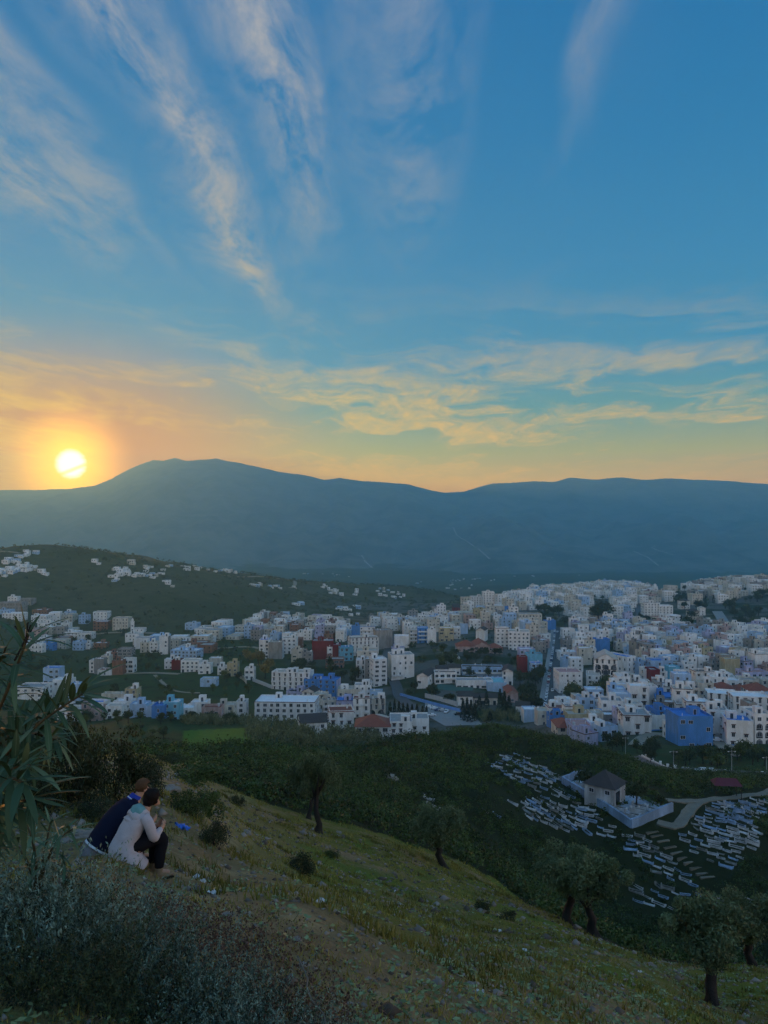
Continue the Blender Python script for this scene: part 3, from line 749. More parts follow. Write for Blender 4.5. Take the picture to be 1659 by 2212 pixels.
    L(1832, 1892, 2822, 2786, 'W', 'low white shed with grey roof behind the tall cypresses', roof='gable_x', rc='d', density=.2, dep=8)
    L(1895, 1990, 2818, 2792, 'C', 'long low cream shed with grey roof between the cypresses', roof='gable_x', rc='d', density=.3, dep=7)
    # --- red-roofed villa and flats above it
    L(1828, 1905, 2608, 2586, 'N', 'pink villa wing with broad red hipped roof on the wooded rise', roof='hip', rc='r', dep=15, win='wide', name='villa')
    L(1895, 1960, 2612, 2586, 'N', 'pink villa middle part with red gable roof behind round trees', roof='gable_y', rc='r', dep=22, win='wide', name='villa')
    L(1950, 2010, 2614, 2592, 'N', 'pink villa right wing with low red roof', roof='hip', rc='r', dep=11, win='wide', name='villa')
    L(1984, 2036, 2588, 2516, 'W', 'white five-storey block with dark roof rim left of the big flats', rc='g', trim='d', density=1, name='apartment_block', cat='building')
    L(2033, 2120, 2602, 2530, 'W', 'big white five-storey flats with bare roof beside the main street', rc='e', density=1, dep=15, rot=-8, name='apartment_block', cat='building')
    L(2124, 2186, 2560, 2516, 'C', 'blank cream wall house right of the big white flats', blank=True, dep=12)
    L(2074, 2168, 2512, 2458, 'C', 'wide beige five-storey flats above the big white flats', density=1, rc='g', name='apartment_block', cat='building', dep=12)
    L(2039, 2074, 2500, 2430, 'W', 'slim white six-storey tower left of the wide beige flats', density=1, name='apartment_block', cat='building')
    L(2018, 2042, 2482, 2430, 'B', 'slim blue house left of the slim white tower')
    L(1945, 2018, 2484, 2424, 'C', 'stepped cream flats left of the slim blue house', hut=2)
    L(1896, 1946, 2500, 2440, 'Y', 'yellowish five-storey block among the stepped cream flats', density=1)
    L(1835, 1900, 2492, 2450, 'C', 'low beige house row on the slope left of the yellowish block')
    L(1845, 1890, 2428, 2392, 'C', 'cream house at the left end of the hilltop flats')
    L(1884, 1936, 2428, 2388, 'W', 'white hilltop flats beside the tallest hilltop block', density=1)
    L(1932, 1978, 2422, 2370, 'W', 'tallest white block on the left edge of the upper town', density=1, name='apartment_block', cat='building')
    L(1748, 1784, 2488, 2424, 'W', 'lone white tower house on the wooded left edge of the town', density=1, hut=1)
    L(1770, 1840, 2486, 2452, 'W', 'white rows of windows house right of the lone tower house', density=1)
    L(1688, 1738, 2488, 2454, 'W', 'white striped block apart from the town by the woods', density=1, win='tall')
    L(1728, 1748, 2470, 2430, 'G', 'grey unfinished tower behind the lone tower house')
    L(1812, 1880, 2446, 2430, 'R', 'dark red roofed hall on the slope below the hilltop flats', roof='gable_x', rc='d')
    # --- beside the main street
    L(2074, 2110, 2690, 2632, 'R', 'dark red house front left of the pale blue street houses', blank=True)
    L(2108, 2170, 2690, 2620, 'T', 'turquoise house with flat roof above the street trees', sc='-T', blank=True, rc='g')
    L(2124, 2170, 2706, 2656, 'P', 'pale blue three-storey house by the main street trees', win='hood', rc='b')
    L(2078, 2140, 2636, 2600, 'L', 'lavender house with dark windows behind the dark red front')
    L(2130, 2184, 2610, 2570, 'G', 'weathered grey house on the left kerb of the main street', hut=1)
    L(2236, 2330, 2772, 2692, 'W', 'white block with pink roof on the right of the main street', rc='p', dep=15, density=.85, hut=0, dishes=2, name='apartment_block', cat='building')
    L(2376, 2471, 2736, 2640, 'W', 'tall white arcaded house with glazed gable roof', roof='gable_y', rc='e', arches=2, dep=20, rot=-14, win='tall', name='town_hall', cat='building')
    L(2345, 2400, 2752, 2704, 'W', 'white arcaded wing in front of the glazed gable roof', arches=1, dep=16, rc='e', rot=-14, hut=0)
    L(2400, 2480, 2728, 2704, 'W', 'low white arcade terrace right of the arcaded wing', arches=1, dep=8, rc='w', hut=0)
    L(2379, 2440, 2606, 2560, 'B', 'bright blue upper house with dark flat roof behind the glazed gable', blank=True, rc='b', trim='B')
    L(2250, 2300, 2570, 2520, 'W', 'white house at the right kerb by the top of the main street')
    L(2252, 2312, 2606, 2562, 'G', 'grey flats facing the upper main street')
    L(2240, 2310, 2646, 2610, 'W', 'white low house with small dark openings right of the street')
    L(2312, 2352, 2652, 2596, 'L', 'lavender narrow house behind the white low street house')
    L(2250, 2296, 2680, 2640, 'P', 'pale blue house with blank terrace wall behind the pink roof', blank=True)
    L(2500, 2552, 2700, 2630, 'W', 'long white two-storey shop row with blue roof along the curving street', rc='b', rot=32, dep=20)
    L(2548, 2592, 2700, 2650, 'P', 'pale blue end house of the curving shop row', rot=20)
    # --- right middle
    L(2576, 2604, 2742, 2680, 'W', 'white flat front left of the tall dark red wall', win='hood', dep=9)
    L(2602, 2640, 2748, 2684, 'R', 'tall dark red wall house between two white houses', blank=True, dep=10)
    L(2636, 2670, 2742, 2690, 'W', 'white house with roof sheds right of the tall dark red wall', win='hood', hut=2)
    L(2606, 2690, 2706, 2648, 'P', 'pale blue stepped house above the tall dark red wall', rc='b', hut=2, win='hood')
    L(2676, 2720, 2716, 2672, 'T', 'turquoise house with blank wall right of the stepped pale blue house', blank=True)
    L(2620, 2662, 2652, 2622, 'R', 'dark red cube with pale blue roof in the old quarter', rc='b', blank=True)
    L(2783, 2860, 2752, 2690, 'W', 'white arcaded market house in the right of the old quarter', arches=1, win='hood', rc='d', trim='d')
    L(2850, 2932, 2744, 2700, 'W', 'white house with long roof wall right of the market house', density=.4)
    L(2700, 2760, 2780, 2706, 'W', 'tall white house with roof rooms above the cream corner house', hut=2, win='hood')
    L(2716, 2800, 2836, 2756, 'C', 'cream corner house with dark roof left of the hotel', rc='d', win='hood', rot=-12, hut=1)
    L(2900, 2960, 2706, 2640, 'Y', 'yellowish blank house in the right of the old quarter', blank=True)
    L(2980, 3080, 2746, 2694, 'L', 'lavender block with white balcony bands and blue windows at the right edge', stripes=True, win='wide', rc='p')
    L(3020, 3090, 2696, 2620, 'W', 'large blank white house above the lavender block', density=.3, trim='G')
    # --- hotel with tiled roofs
    L(2831, 2950, 2848, 2780, 'W', 'left part of the long white hotel with small arched windows', dep=12, rc='w', win='tall', density=1, rot=-16, hut=0, name='hotel_wing', cat='building')
    L(2935, 3085, 2866, 2792, 'W', 'right part of the long white hotel with small arched windows', dep=12, rc='w', win='tall', density=1, rot=-10, hut=0, name='hotel_wing', cat='building')
    L(2850, 2940, 2800, 2756, 'W', 'tiled upper storey of the hotel with open gallery', roof='hip', rc='r', dep=10, rot=-14, arches=1, name='hotel_wing', cat='building')
    L(2930, 3010, 2800, 2766, 'W', 'middle hotel gallery under a broad brown tiled roof', roof='hip', rc='r', dep=11, rot=-10, win='wide', name='hotel_wing', cat='building')
    L(2995, 3090, 2822, 2764, 'W', 'right hotel gallery under a brown tiled roof', roof='hip', rc='r', dep=12, rot=-8, win='wide', name='hotel_wing', cat='building')
    # --- right front
    L(2492, 2606, 2938, 2866, 'W', 'white four-storey corner house with blue base band on the green', band=True, win='hood', balc=.25, rot=-7, dep=14, rc='g', trim='d', name='apartment_block', cat='building')
    L(2600, 2664, 2922, 2866, 'W', 'white three-storey house joined to the blue-based corner house', band=True, win='hood', rot=8, balc=.2)
    L(2623, 2702, 2916, 2848, 'B', 'bright blue three-storey house behind the blue-based corner house', rc='b', win='hood', rot=8, dep=10)
    L(2620, 2722, 2846, 2792, 'B', 'bright blue long house with open roof gallery', rc='b', rot=-16, stripes=False, dep=12, hut=1)
    L(2684, 2728, 2962, 2906, 'W', 'low white annex left of the big bright blue house', win='plain', dep=9)
    L(2714, 2852, 2982, 2874, 'B', 'big bright blue house standing alone on the green', rot=0, dep=13, rc='b', density=.35, hut=1, sidewin=False)
    L(2747, 2840, 2884, 2812, 'W', 'white four-storey house with dark roof rim behind the big blue house', trim='d', win='hood', rot=-8, balc=.2, hut=1)
    L(2828, 2915, 2952, 2846, 'W', 'left half of the long white five-storey row by the road', band=True, balc=.3, win='hood', rot=-14, dep=12, hut=2)
    L(2908, 3012, 2982, 2890, 'W', 'right half of the long white five-storey row with blue roof room', band=True, balc=.25, win='hood', rot=-14, dep=12, rc='b', hut=1)
    L(3020, 3092, 2976, 2862, 'W', 'white arcaded house with three tiers of arches at the right edge', arches=3, dep=12, name='arcaded_house')
    L(2996, 3030, 2940, 2820, 'G', 'thin grey house between the long row and the tiers of arches')
    L(2444, 2520, 2808, 2744, 'W', 'white blank-sided block left of the white balconied house', density=.35, rc='w', hut=1)
    L(2500, 2560, 2826, 2780, 'R', 'dark red roof wall between two white houses', rc='r', blank=True, dep=8)
    L(2556, 2632, 2836, 2752, 'W', 'white balconied house left of the bright blue gallery house', balc=.5, win='hood', hut=2)
    L(2480, 2572, 2868, 2822, 'W', 'white house with hooded windows above the corner house', win='hood', hut=1)
    # --- front cluster under the main street
    L(2096, 2151, 2888, 2842, 'P', 'pale blue two-winged house behind the knoll', rc='w', sc='-W', density=.3, hut=0)
    L(2150, 2200, 2898, 2848, 'C', 'weathered cream house right of the two-winged pale blue house', hut=0, rc='e')
    L(2200, 2272, 2906, 2868, 'B', 'blue terrace house with red roof floor behind the knoll', rc='r', hut=1)
    L(2195, 2262, 2872, 2834, 'W', 'white house with red parapet at the foot of the main street', trim='R', rc='r', hut=1)
    L(2230, 2290, 2844, 2802, 'W', 'white cube house at the bottom right of the main street', hut=0, rc='w', density=.4)
    L(2262, 2330, 2880, 2830, 'W', 'white two-storey house with dark rim left of the blue courtyard', trim='d', hut=1)
    L(2272, 2370, 2908, 2862, 'Y', 'sandy blank wall with blue courtyard behind it', blank=True, rc='e', sc='+P')
    L(2318, 2380, 2862, 2798, 'P', 'pale blue tall house with roof room in the front cluster', hut=1)
    L(2296, 2330, 2824, 2790, 'C', 'cream narrow house beside the autumn trees')
    L(2366, 2416, 2912, 2858, 'C', 'plain cream house in the middle of the front cluster', hut=0)
    L(2366, 2424, 2846, 2796, 'W', 'white house with blue roof terrace in the front cluster', rc='b', trim='d')
    L(2410, 2480, 2868, 2826, 'W', 'white rimmed house behind the plain cream house', trim='d', hut=1)
    L(2414, 2470, 2910, 2866, 'G', 'grey cluttered house left of the thin lavender house')
    L(2468, 2500, 2918, 2846, 'L', 'thin lavender house left of the blue-based corner house')
    L(2232, 2306, 2938, 2914, 'C', 'cream pavilion with red pyramid roof on the knoll edge', roof='hip', rc='r', dep=13, win='wide', hut=0)
    L(2288, 2372, 2956, 2908, 'L', 'lavender house with pink roof terrace behind the knoll', rc='p', hut=0, dep=12)
    L(2330, 2402, 2988, 2938, 'L', 'lavender corner house with brown eaves nearest the road', trim='d', rot=26, hut=1, rc='p')
    L(2396, 2478, 2962, 2916, 'P', 'pale blue low house with cluttered terrace nearest the lamp post', rot=14, rc='g', hut=1, win='wide')
    L(2350, 2420, 2934, 2894, 'W', 'white low house with round roof room in the front cluster', hut=1)
    # --- upper right
    L(2578, 2640, 2466, 2414, 'W', 'long white school-like hall with rows of paired windows', density=1, dep=12, rc='d', win='tall')
    L(2636, 2692, 2466, 2426, 'W', 'white hall extension with paired windows', density=1, rc='w')
    L(2722, 2760, 2436, 2404, 'W', 'white square tower with dark pyramid roof above the garden', roof='hip', rc='d', win='tall')
    L(2758, 2800, 2478, 2446, 'C', 'cream house with brown hipped roof by the avenue', roof='hip', rc='d')
    L(2800, 2822, 2462, 2432, 'W', 'small white tower house with hipped roof by the avenue', roof='hip', rc='e')
    L(2610, 2700, 2496, 2470, 'C', 'low cream row with red-brown roof below the long white hall', rc='r', density=1)
    L(2756, 2820, 2546, 2520, 'W', 'low white depot with brown gable roof in the upper right', roof='gable_x', rc='r', dep=10)
    L(2820, 2872, 2546, 2512, 'W', 'white two-storey workshop with red-brown roof by the avenue end', roof='gable_x', rc='r', win='wide')
    L(2360, 2412, 2512, 2486, 'N', 'pinkish house under the big dark tree', rc='g', hut=0)
    L(2372, 2432, 2484, 2462, 'C', 'low hall with grey hipped roof and dark window row under the big tree', roof='hip', rc='d', density=1)
    L(2310, 2360, 2496, 2470, 'W', 'white hall with row of dark windows left of the big tree', density=1, rc='d')
    L(2484, 2546, 2500, 2470, 'W', 'white blank block right of the big dark tree', blank=True)
    L(2180, 2224, 2520, 2484, 'B', 'blue mosque house beside the top of the main street', blank=True, rc='b')
    L(2800, 2850, 2606, 2566, 'W', 'bright white-walled house in the old quarter skyline', blank=True)
    # --- left: row above the green field
    L(208, 296, 2884, 2842, 'W', 'white house half hidden behind the oleander', win='wide', hut=1)
    L(310, 404, 2884, 2840, 'N', 'pinkish house with small gabled roof room above the fields', hut=1, rc='d', roof='flat')
    L(346, 420, 2862, 2816, 'W', 'white house with blue roof wall behind the pinkish house', rc='b', hut=0)
    L(422, 488, 2872, 2828, 'W', 'white two-storey house right of the pinkish house', win='wide')
    L(452, 526, 2854, 2810, 'W', 'white three-storey house with roof room in the field row', hut=1)
    L(518, 584, 2868, 2822, 'P', 'pale blue house with cluttered terrace in the field row', win='wide')
    L(584, 610, 2868, 2828, 'P', 'narrow shadowed pale blue house in the field row', blank=True)
    L(606, 656, 2874, 2830, 'B', 'bright blue two-storey house in the field row', rc='b')
    L(654, 716, 2874, 2814, 'T', 'turquoise house with tall roof room in the field row', hut=1, rc='w')
    L(717, 772, 2874, 2836, 'W', 'low white house right of the turquoise house')
    L(762, 828, 2862, 2814, 'W', 'white house with stepped terraces in the field row', hut=1)
    L(806, 884, 2880, 2838, 'N', 'low pinkish house with dark red roof in the field row', rc='r', hut=0)
    L(872, 936, 2876, 2824, 'C', 'cream house with white roof room near the end of the field row', hut=1)
    L(944, 984, 2868, 2812, 'W', 'white three-storey end house of the field row', density=1, hut=1)
    L(499, 548, 2812, 2762, 'Y', 'yellowish roofless ruin above the field row', density=.9, name='ruined_house')
    L(405, 500, 2800, 2786, 'C', 'long low cream shed left of the roofless ruin', dep=6, hut=0)
    # --- left: white tall and neighbours
    L(172, 236, 2756, 2676, 'P', 'tall pale blue house with small windows standing alone above the oleander', win='wide', rc='b', density=.6, hut=0, sidewin=False)
    L(210, 280, 2790, 2724, 'W', 'white long-roofed house below the lone tall pale blue house', rc='w')
    L(276, 316, 2806, 2742, 'P', 'pale blue end house right of the oleander tips', rc='w')
    L(60, 170, 2800, 2752, 'W', 'white low house seen through the oleander leaves')
    L(356, 380, 2692, 2646, 'W', 'white slim front joined to the grey blank tower')
    L(376, 414, 2696, 2640, 'G', 'grey blank tower house left of the open brick shell', blank=True)
    L(404, 438, 2656, 2626, 'C', 'cream small house behind the grey blank tower')
    L(448, 490, 2700, 2646, 'K', 'bare brick block between the grey tower and the white balconies', blank=True)
    L(488, 534, 2692, 2640, 'W', 'white house with three rows of open balconies', stripes=True, win='wide')
    L(470, 526, 2634, 2598, 'G', 'unfinished grey house behind the bare brick block', win='wide')
    L(420, 472, 2634, 2612, 'K', 'low brick shell left of the unfinished grey house')
    L(390, 446, 2702, 2682, 'W', 'low white shed with red roof beside the bare brick block', rc='r', hut=0)
    L(657, 692, 2676, 2640, 'W', 'white house with pale front joined to a dark red wall')
    L(686, 724, 2680, 2646, 'R', 'dark red wall house in the left valley', blank=True)
    L(723, 796, 2688, 2646, 'W', 'white long house right of the left valley dark red wall', rc='e', density=1)
    L(675, 792, 2640, 2604, 'P', 'pale blue long two-storey building with roof parapets', density=1, rot=-10, dep=13, hut=2)
    L(792, 842, 2696, 2660, 'W', 'white walled yard house in the left valley')
    L(836, 884, 2666, 2636, 'C', 'cream unfinished house behind the walled yard')
    L(870, 914, 2700, 2670, 'W', 'white low house beside the beige tower house')
    L(908, 950, 2706, 2656, 'Y', 'beige tower house with grey roof above the sloping wall')
    L(978, 1016, 2720, 2678, 'W', 'white lone house at the lower end of the sloping wall', density=1)
    L(800, 864, 2748, 2720, 'P', 'pale blue low barn on the waste ground', density=.3, hut=0)
    L(536, 600, 2594, 2554, 'W', 'white block with blue upper wall in the left valley', sc='+B', blank=True)
    L(560, 600, 2610, 2572, 'C', 'cream flats below the blue upper wall')
    L(598, 632, 2610, 2570, 'W', 'white three-storey house right of the cream flats', density=1)
    L(637, 672, 2618, 2548, 'W', 'tall white party-wall house in the left valley', sc='+G', density=.2)
    L(676, 716, 2600, 2562, 'C', 'cream row house right of the tall party-wall house')
    L(755, 826, 2604, 2572, 'K', 'unfinished brick and concrete house by the valley road', win='wide')
    L(720, 770, 2590, 2566, 'G', 'grey flat house behind the unfinished brick house')
    # --- left cluster
    L(98, 124, 2602, 2580, 'W', 'small white house left in the hillside cluster')
    L(124, 168, 2608, 2580, 'W', 'white house with dark openings at the field edge', win='wide')
    L(166, 212, 2600, 2574, 'B', 'blue house beside the field edge', density=.6)
    L(206, 264, 2594, 2562, 'C', 'cream house block with roof terrace above the field edge')
    L(290, 334, 2602, 2570, 'P', 'pale blue square house alone at the field edge', density=1)
    L(330, 362, 2598, 2576, 'W', 'small white house right of the pale blue square house')
    L(374, 424, 2598, 2574, 'K', 'brick house shell at the right of the hillside cluster')
    L(254, 312, 2566, 2530, 'W', 'white many-windowed flats in the hillside cluster', density=1)
    L(312, 366, 2564, 2534, 'W', 'white corner flats right of the many-windowed flats', density=1)
    L(212, 258, 2560, 2512, 'G', 'bare grey block in the hillside cluster', density=.8)
    L(100, 164, 2560, 2520, 'N', 'pinkish block left in the hillside cluster')
    L(150, 204, 2532, 2494, 'W', 'white stepped block in the hillside cluster')
    L(124, 186, 2494, 2466, 'W', 'white house row high in the hillside cluster', density=1)
    L(128, 188, 2462, 2442, 'K', 'brown unfinished row above the hillside cluster')
    L(243, 278, 2520, 2494, 'W', 'bright white cube in the hillside cluster')
    L(224, 290, 2486, 2462, 'C', 'cream flat house upper in the hillside cluster')
    L(258, 294, 2464, 2448, 'P', 'pale blue house topmost in the hillside cluster')
    L(314, 352, 2496, 2462, 'P', 'pale blue house with roof terrace left of the brick flats', density=1)
    L(372, 428, 2482, 2450, 'W', 'white house with big balcony above the brick flats')
    L(372, 430, 2522, 2488, 'K', 'brick flats with dark openings in the hillside', win='wide')
    L(450, 512, 2518, 2474, 'C', 'half-built concrete flats left of the small minaret', win='wide')
    L(8, 86, 2478, 2456, 'W', 'white long house at the left edge of the hillside', density=1)
    L(-10, 40, 2460, 2442, 'P', 'pale blue house at the left edge of the hillside')
    L(30, 68, 2416, 2390, 'W', 'white cube house on the bare hill shoulder', density=1)
    L(-10, 86, 2444, 2412, 'G', 'long grey concrete shell on the bare hill shoulder')
    L(68, 124, 2416, 2398, 'G', 'unfinished roof frame beside the white cube on the shoulder')
    L(526, 574, 2536, 2516, 'W', 'white low mosque hall below the small minaret', name='mosque', cat='mosque', hut=0)

def minaret(u, base, top, wpx, label, col='W'):
    P = hit(u / 4, base / 4, 300); k = P.y / F / 4; w = wpx * k; h = (base - top) * k
    r = empty('minaret', P, R(12)); b = MB(); b.box(-w/2, w/2, -w/2, w/2, -2, h * .74); b.box(-w * .58, w * .58, -w * .58, w * .58, h * .74, h * .77)
    obj('shaft', b.mesh('shaft', [WALL[col]]), r)
    b = MB(); b.box(-w * .28, w * .28, -w * .28, w * .28, h * .77, h * .93); b.face([(-w*.3, -w*.3, h*.93), (w*.3, -w*.3, h*.93), (0, 0, h)]); b.face([(w*.3, -w*.3, h*.93), (w*.3, w*.3, h*.93), (0, 0, h)]); b.face([(w*.3, w*.3, h*.93), (-w*.3, w*.3, h*.93), (0, 0, h)]); b.face([(-w*.3, w*.3, h*.93), (-w*.3, -w*.3, h*.93), (0, 0, h)])
    obj('lantern', b.mesh('lantern', [WALL[col]]), r)
    for z in (.25, .5):
        o = obj('window', WIN['plain'], r); o.location = (0, -w/2 - .01, h * z)
    for i in range(4):
        for s in (-1, 1):
            b = MB()
    b = MB()
    for sx in (-1, 1):
        for sy in (-1, 1): b.box(sx * w * .5 - .3, sx * w * .5 + .3, sy * w * .5 - .3, sy * w * .5 + .3, h * .77, h * .80)
    obj('battlement', b.mesh('battlement', [WALL[col]]), r)
    tag(r, label, 'minaret', 'minarets of the town'); TAKEN.append((P.x, P.y, w))
landmarks()
minaret(2107, 2424, 2362, 17, 'square white minaret on the left of the upper town')
minaret(2620, 2386, 2334, 14, 'tall slim white minaret on the far skyline of the town')
minaret(530, 2538, 2472, 13, 'small white minaret beside the low mosque in the left valley')
minaret(2212, 2512, 2474, 10, 'little blue minaret beside the top of the main street', 'P')
# ------------------------------------------------------------------ the rest of the town, packed house by house
S4 = lambda pts: [(a / 4, b / 4) for a, b in pts]
ZONES = [  # outline in picture units, spacing, (short, tall) storeys, turn, share built, colours, place words
    ([(2480,2600),(2560,2515),(3420,2530),(3420,2720),(2960,2700),(2780,2700),(2700,2690),(2600,2690),(2555,2650)], 9.3, (2, 4), 16, .95, 'WWWWWWWWCCGGPPLYN', 'packed into the old quarter'),
    ([(2250,2520),(2560,2495),(2480,2600),(2440,2625),(2380,2600),(2345,2660),(2240,2640)], 9.6, (2, 4), -4, .92, 'WWWWWCCPLGG', 'between the two streets'),
    ([(2480,2705),(2590,2770),(2720,2770),(2840,2800),(2740,2890),(2640,2850),(2480,2850)], 9.4, (2, 4), -10, .9, 'WWWWCPG', 'between the front cluster and the hotel'),
    ([(1850,2462),(2030,2470),(2075,2520),(2200,2545),(2190,2605),(2120,2570),(2010,2525),(1880,2515)], 10.5, (2, 5), 6, .95, 'WWCCCYGNP', 'on the slope left of the main street'),
    ([(985,2500),(1060,2488),(1300,2500),(1400,2522),(1400,2565),(1240,2565),(1180,2560),(990,2562)], 10, (2, 4), -8, .9, 'WWWCCGPKL', 'in the valley cluster behind the dark red block'),
    ([(1450,2492),(1845,2478),(1845,2512),(1640,2545),(1570,2525)], 12, (2, 4), 5, .9, 'WWCCGP', 'in the terrace above the green slope'),
    ([(2240,2640),(2345,2660),(2350,2700),(2330,2690),(2240,2690)], 11, (2, 3), -4, .9, 'WWCP', 'behind the pink-roofed block'),
    ([(2200,2850),(2330,2800),(2490,2830),(2490,2900),(2420,2930),(2300,2920),(2200,2895)], 10, (1, 3), -6, .9, 'WWWWPC', 'in the front cluster'),
    ([(2810,2790),(2850,2730),(3400,2740),(3400,2960),(3110,2960),(3110,2770),(2900,2770)], 11, (2, 3), -8, .9, 'WWCP', 'behind the long white hotel'),
    ([(90,2490),(290,2475),(310,2540),(300,2600),(120,2600)], 15, (1, 3), 10, .55, 'WWCCGKN', 'scattered in the hillside cluster'),
    ([(520,2560),(860,2555),(860,2612),(540,2615)], 16, (1, 3), -6, .5, 'WWCGKP', 'scattered along the valley road'),
    ([(735,2515),(1000,2500),(1000,2560),(880,2575),(800,2545)], 14, (1, 3), -8, .6, 'WWWCP', 'along the left fringe of the valley cluster'),
    ([(2560,2470),(2770,2480),(2770,2535),(2600,2525),(2560,2510)], 14, (1, 2), 8, .75, 'WWWC', 'among the palms above the old quarter'),
    ([(1985,2405),(2100,2392),(2200,2345),(2560,2345),(2560,2440),(2460,2465),(2300,2475),(2170,2440),(2000,2440)], 11.5, (1, 4), 12, .93, 'WWWWWCCP', 'in the upper town'),
    ([(2640,2405),(2700,2365),(2850,2340),(3420,2300),(3420,2400),(2850,2425),(2700,2415)], 15, (2, 4), 0, .72, 'WWCCGK', 'on the far right skyline'),
    ([(2560,2350),(2640,2370),(2640,2410),(2560,2425)], 14, (2, 3), 0, .7, 'WWCN', 'round the skyline minaret'),
]
def fill_town():
    rng = random.Random(11); cand = []
    for zi, (poly, sp, fl, turn, share, cols, words) in enumerate(ZONES):
        P4 = S4(poly)
        corners = [hit(max(-20, u), v, 232) for u, v in P4]; corners = [c for c in corners if c is not None]
        x0 = min(c.x for c in corners) - 20; x1 = max(c.x for c in corners) + 20; y0 = min(c.y for c in corners) - 10; y1 = min(1300, max(c.y for c in corners) + 30)
        t = R(turn); cs, sn = math.cos(t), math.sin(t); cx, cy = (x0 + x1) / 2, (y0 + y1) / 2; n = int(max(x1 - x0, y1 - y0) / sp) + 2
        gx, gy = np.meshgrid(np.arange(-n, n) * sp, np.arange(-n, n) * sp)
        gx = gx.ravel() + np.array([rng.uniform(-1.4, 1.4) for _ in range(gx.size)]); gy = gy.ravel() + np.array([rng.uniform(-1.6, 1.6) for _ in range(gy.size)])
        X = cx + cs * gx - sn * gy; Y = cy + sn * gx + cs * gy
        ok = (X > x0) & (X < x1) & (Y > y0) & (Y < y1); X, Y = X[ok], Y[ok]
        Z = H(X, Y); U = 384 + X / Y * F; V = HV - Z / Y * F
        ins = in_poly(U, V, P4)
        for park in PARKS: ins &= ~in_poly(U, V, S4(park))
        for x, y, z in zip(X[ins], Y[ins], Z[ins]):
            if rng.random() > share: continue
            cand.append((y, x, z, sp, fl, turn, cols, words, zi))
    cand.sort(); n_ind = 0; far = {}
    rest = MB(); keys = list(PAL) ; rmats = [ROOF['g'], ROOF['w'], ROOF['e']]
    for (y, x, z, sp, fl, turn, cols, words, zi) in cand:
        W, D = sp * rng.uniform(.72, .98), sp * rng.uniform(.72, .98)
        if not rect_clear(x, y, .42 * (W + D) / 2): continue
        if any(near_line(x, y, ln) < wd / 2 + W * .5 for ln, wd in ROADLINES): continue
        nf = rng.randint(*fl); h = nf * 2.9 + rng.uniform(-.3, .6); c = rng.choice(cols); rot = turn + rng.uniform(-7, 7) + (90 if rng.random() < .0 else 0)
        if n_ind < FILL_SINGLE:
            n_ind += 1
            storey = {1: 'one', 2: 'two', 3: 'three', 4: 'four', 5: 'five'}[nf]
            ho = house(Vector((x + math.sin(R(rot)) * D / 2, y - math.cos(R(rot)) * D / 2, z)), W, D, h, c, rot, '%s %s-storey house %s' % (PAL[c][0], storey, words), rng, detail=2 if y < 470 else 1,
                  group='%s %s-storey houses %s' % (PAL[c][0], storey, words), trim='d' if rng.random() < .3 else None, win='hood' if rng.random() < .4 else 'plain', dishes=rng.choice((0, 1)), floors=nf)
            RANKED.setdefault('%s %s-storey houses %s' % (PAL[c][0], storey, words), []).append(ho)
        else:
            TAKEN.append((x, y, .42 * (W + D) / 2))
            o = len(rest.v); tmp = MB(); body(tmp, W, D, h, par=.6, z0=-3, m=keys.index(c)); tmp.box(-W/2 + .25, W/2 - .25, -D/2 + .25, D/2 - .25, h - .2, h, len(keys) + rng.randrange(3))
            if rng.random() < .55:
                hx, hy = rng.uniform(-W/2 + .3, W/2 - 3.3), rng.uniform(-D/2 + 1, D/2 - 3.2); tmp.box(hx, hx + 3, hy, hy + 2.8, h, h + 2.4, keys.index(c))
                tmp.box(hx + 1, hx + 1.9, hy - .05, hy, h, h + 2.0, len(keys) + 3)
            nx = max(1, int(W / 3.1))
            for f in range(nf):
                for i in range(nx):
                    if rng.random() < .8:
                        xx = -W/2 + (i + .5) * W / nx; tmp.box(xx - .5, xx + .5, -D/2 - .05, -D/2 + .02, f * h / nf + .9, f * h / nf + 2.1, len(keys) + 3)
                for sx in (-1, 1):
                    if rng.random() < .7: tmp.box(*sorted((sx * (W/2 - .02), sx * (W/2 + .05))), -.5, .5, f * h / nf + .9, f * h / nf + 2.1, len(keys) + 3)
            cc, ss = math.cos(R(rot)), math.sin(R(rot))
            tmp.v = [(x + cc * a - ss * b, y + ss * a + cc * b, z + q) for a, b, q in tmp.v]
            rest.v += tmp.v; rest.f += [tuple(i + o for i in f) for f in tmp.f]; rest.m += tmp.m
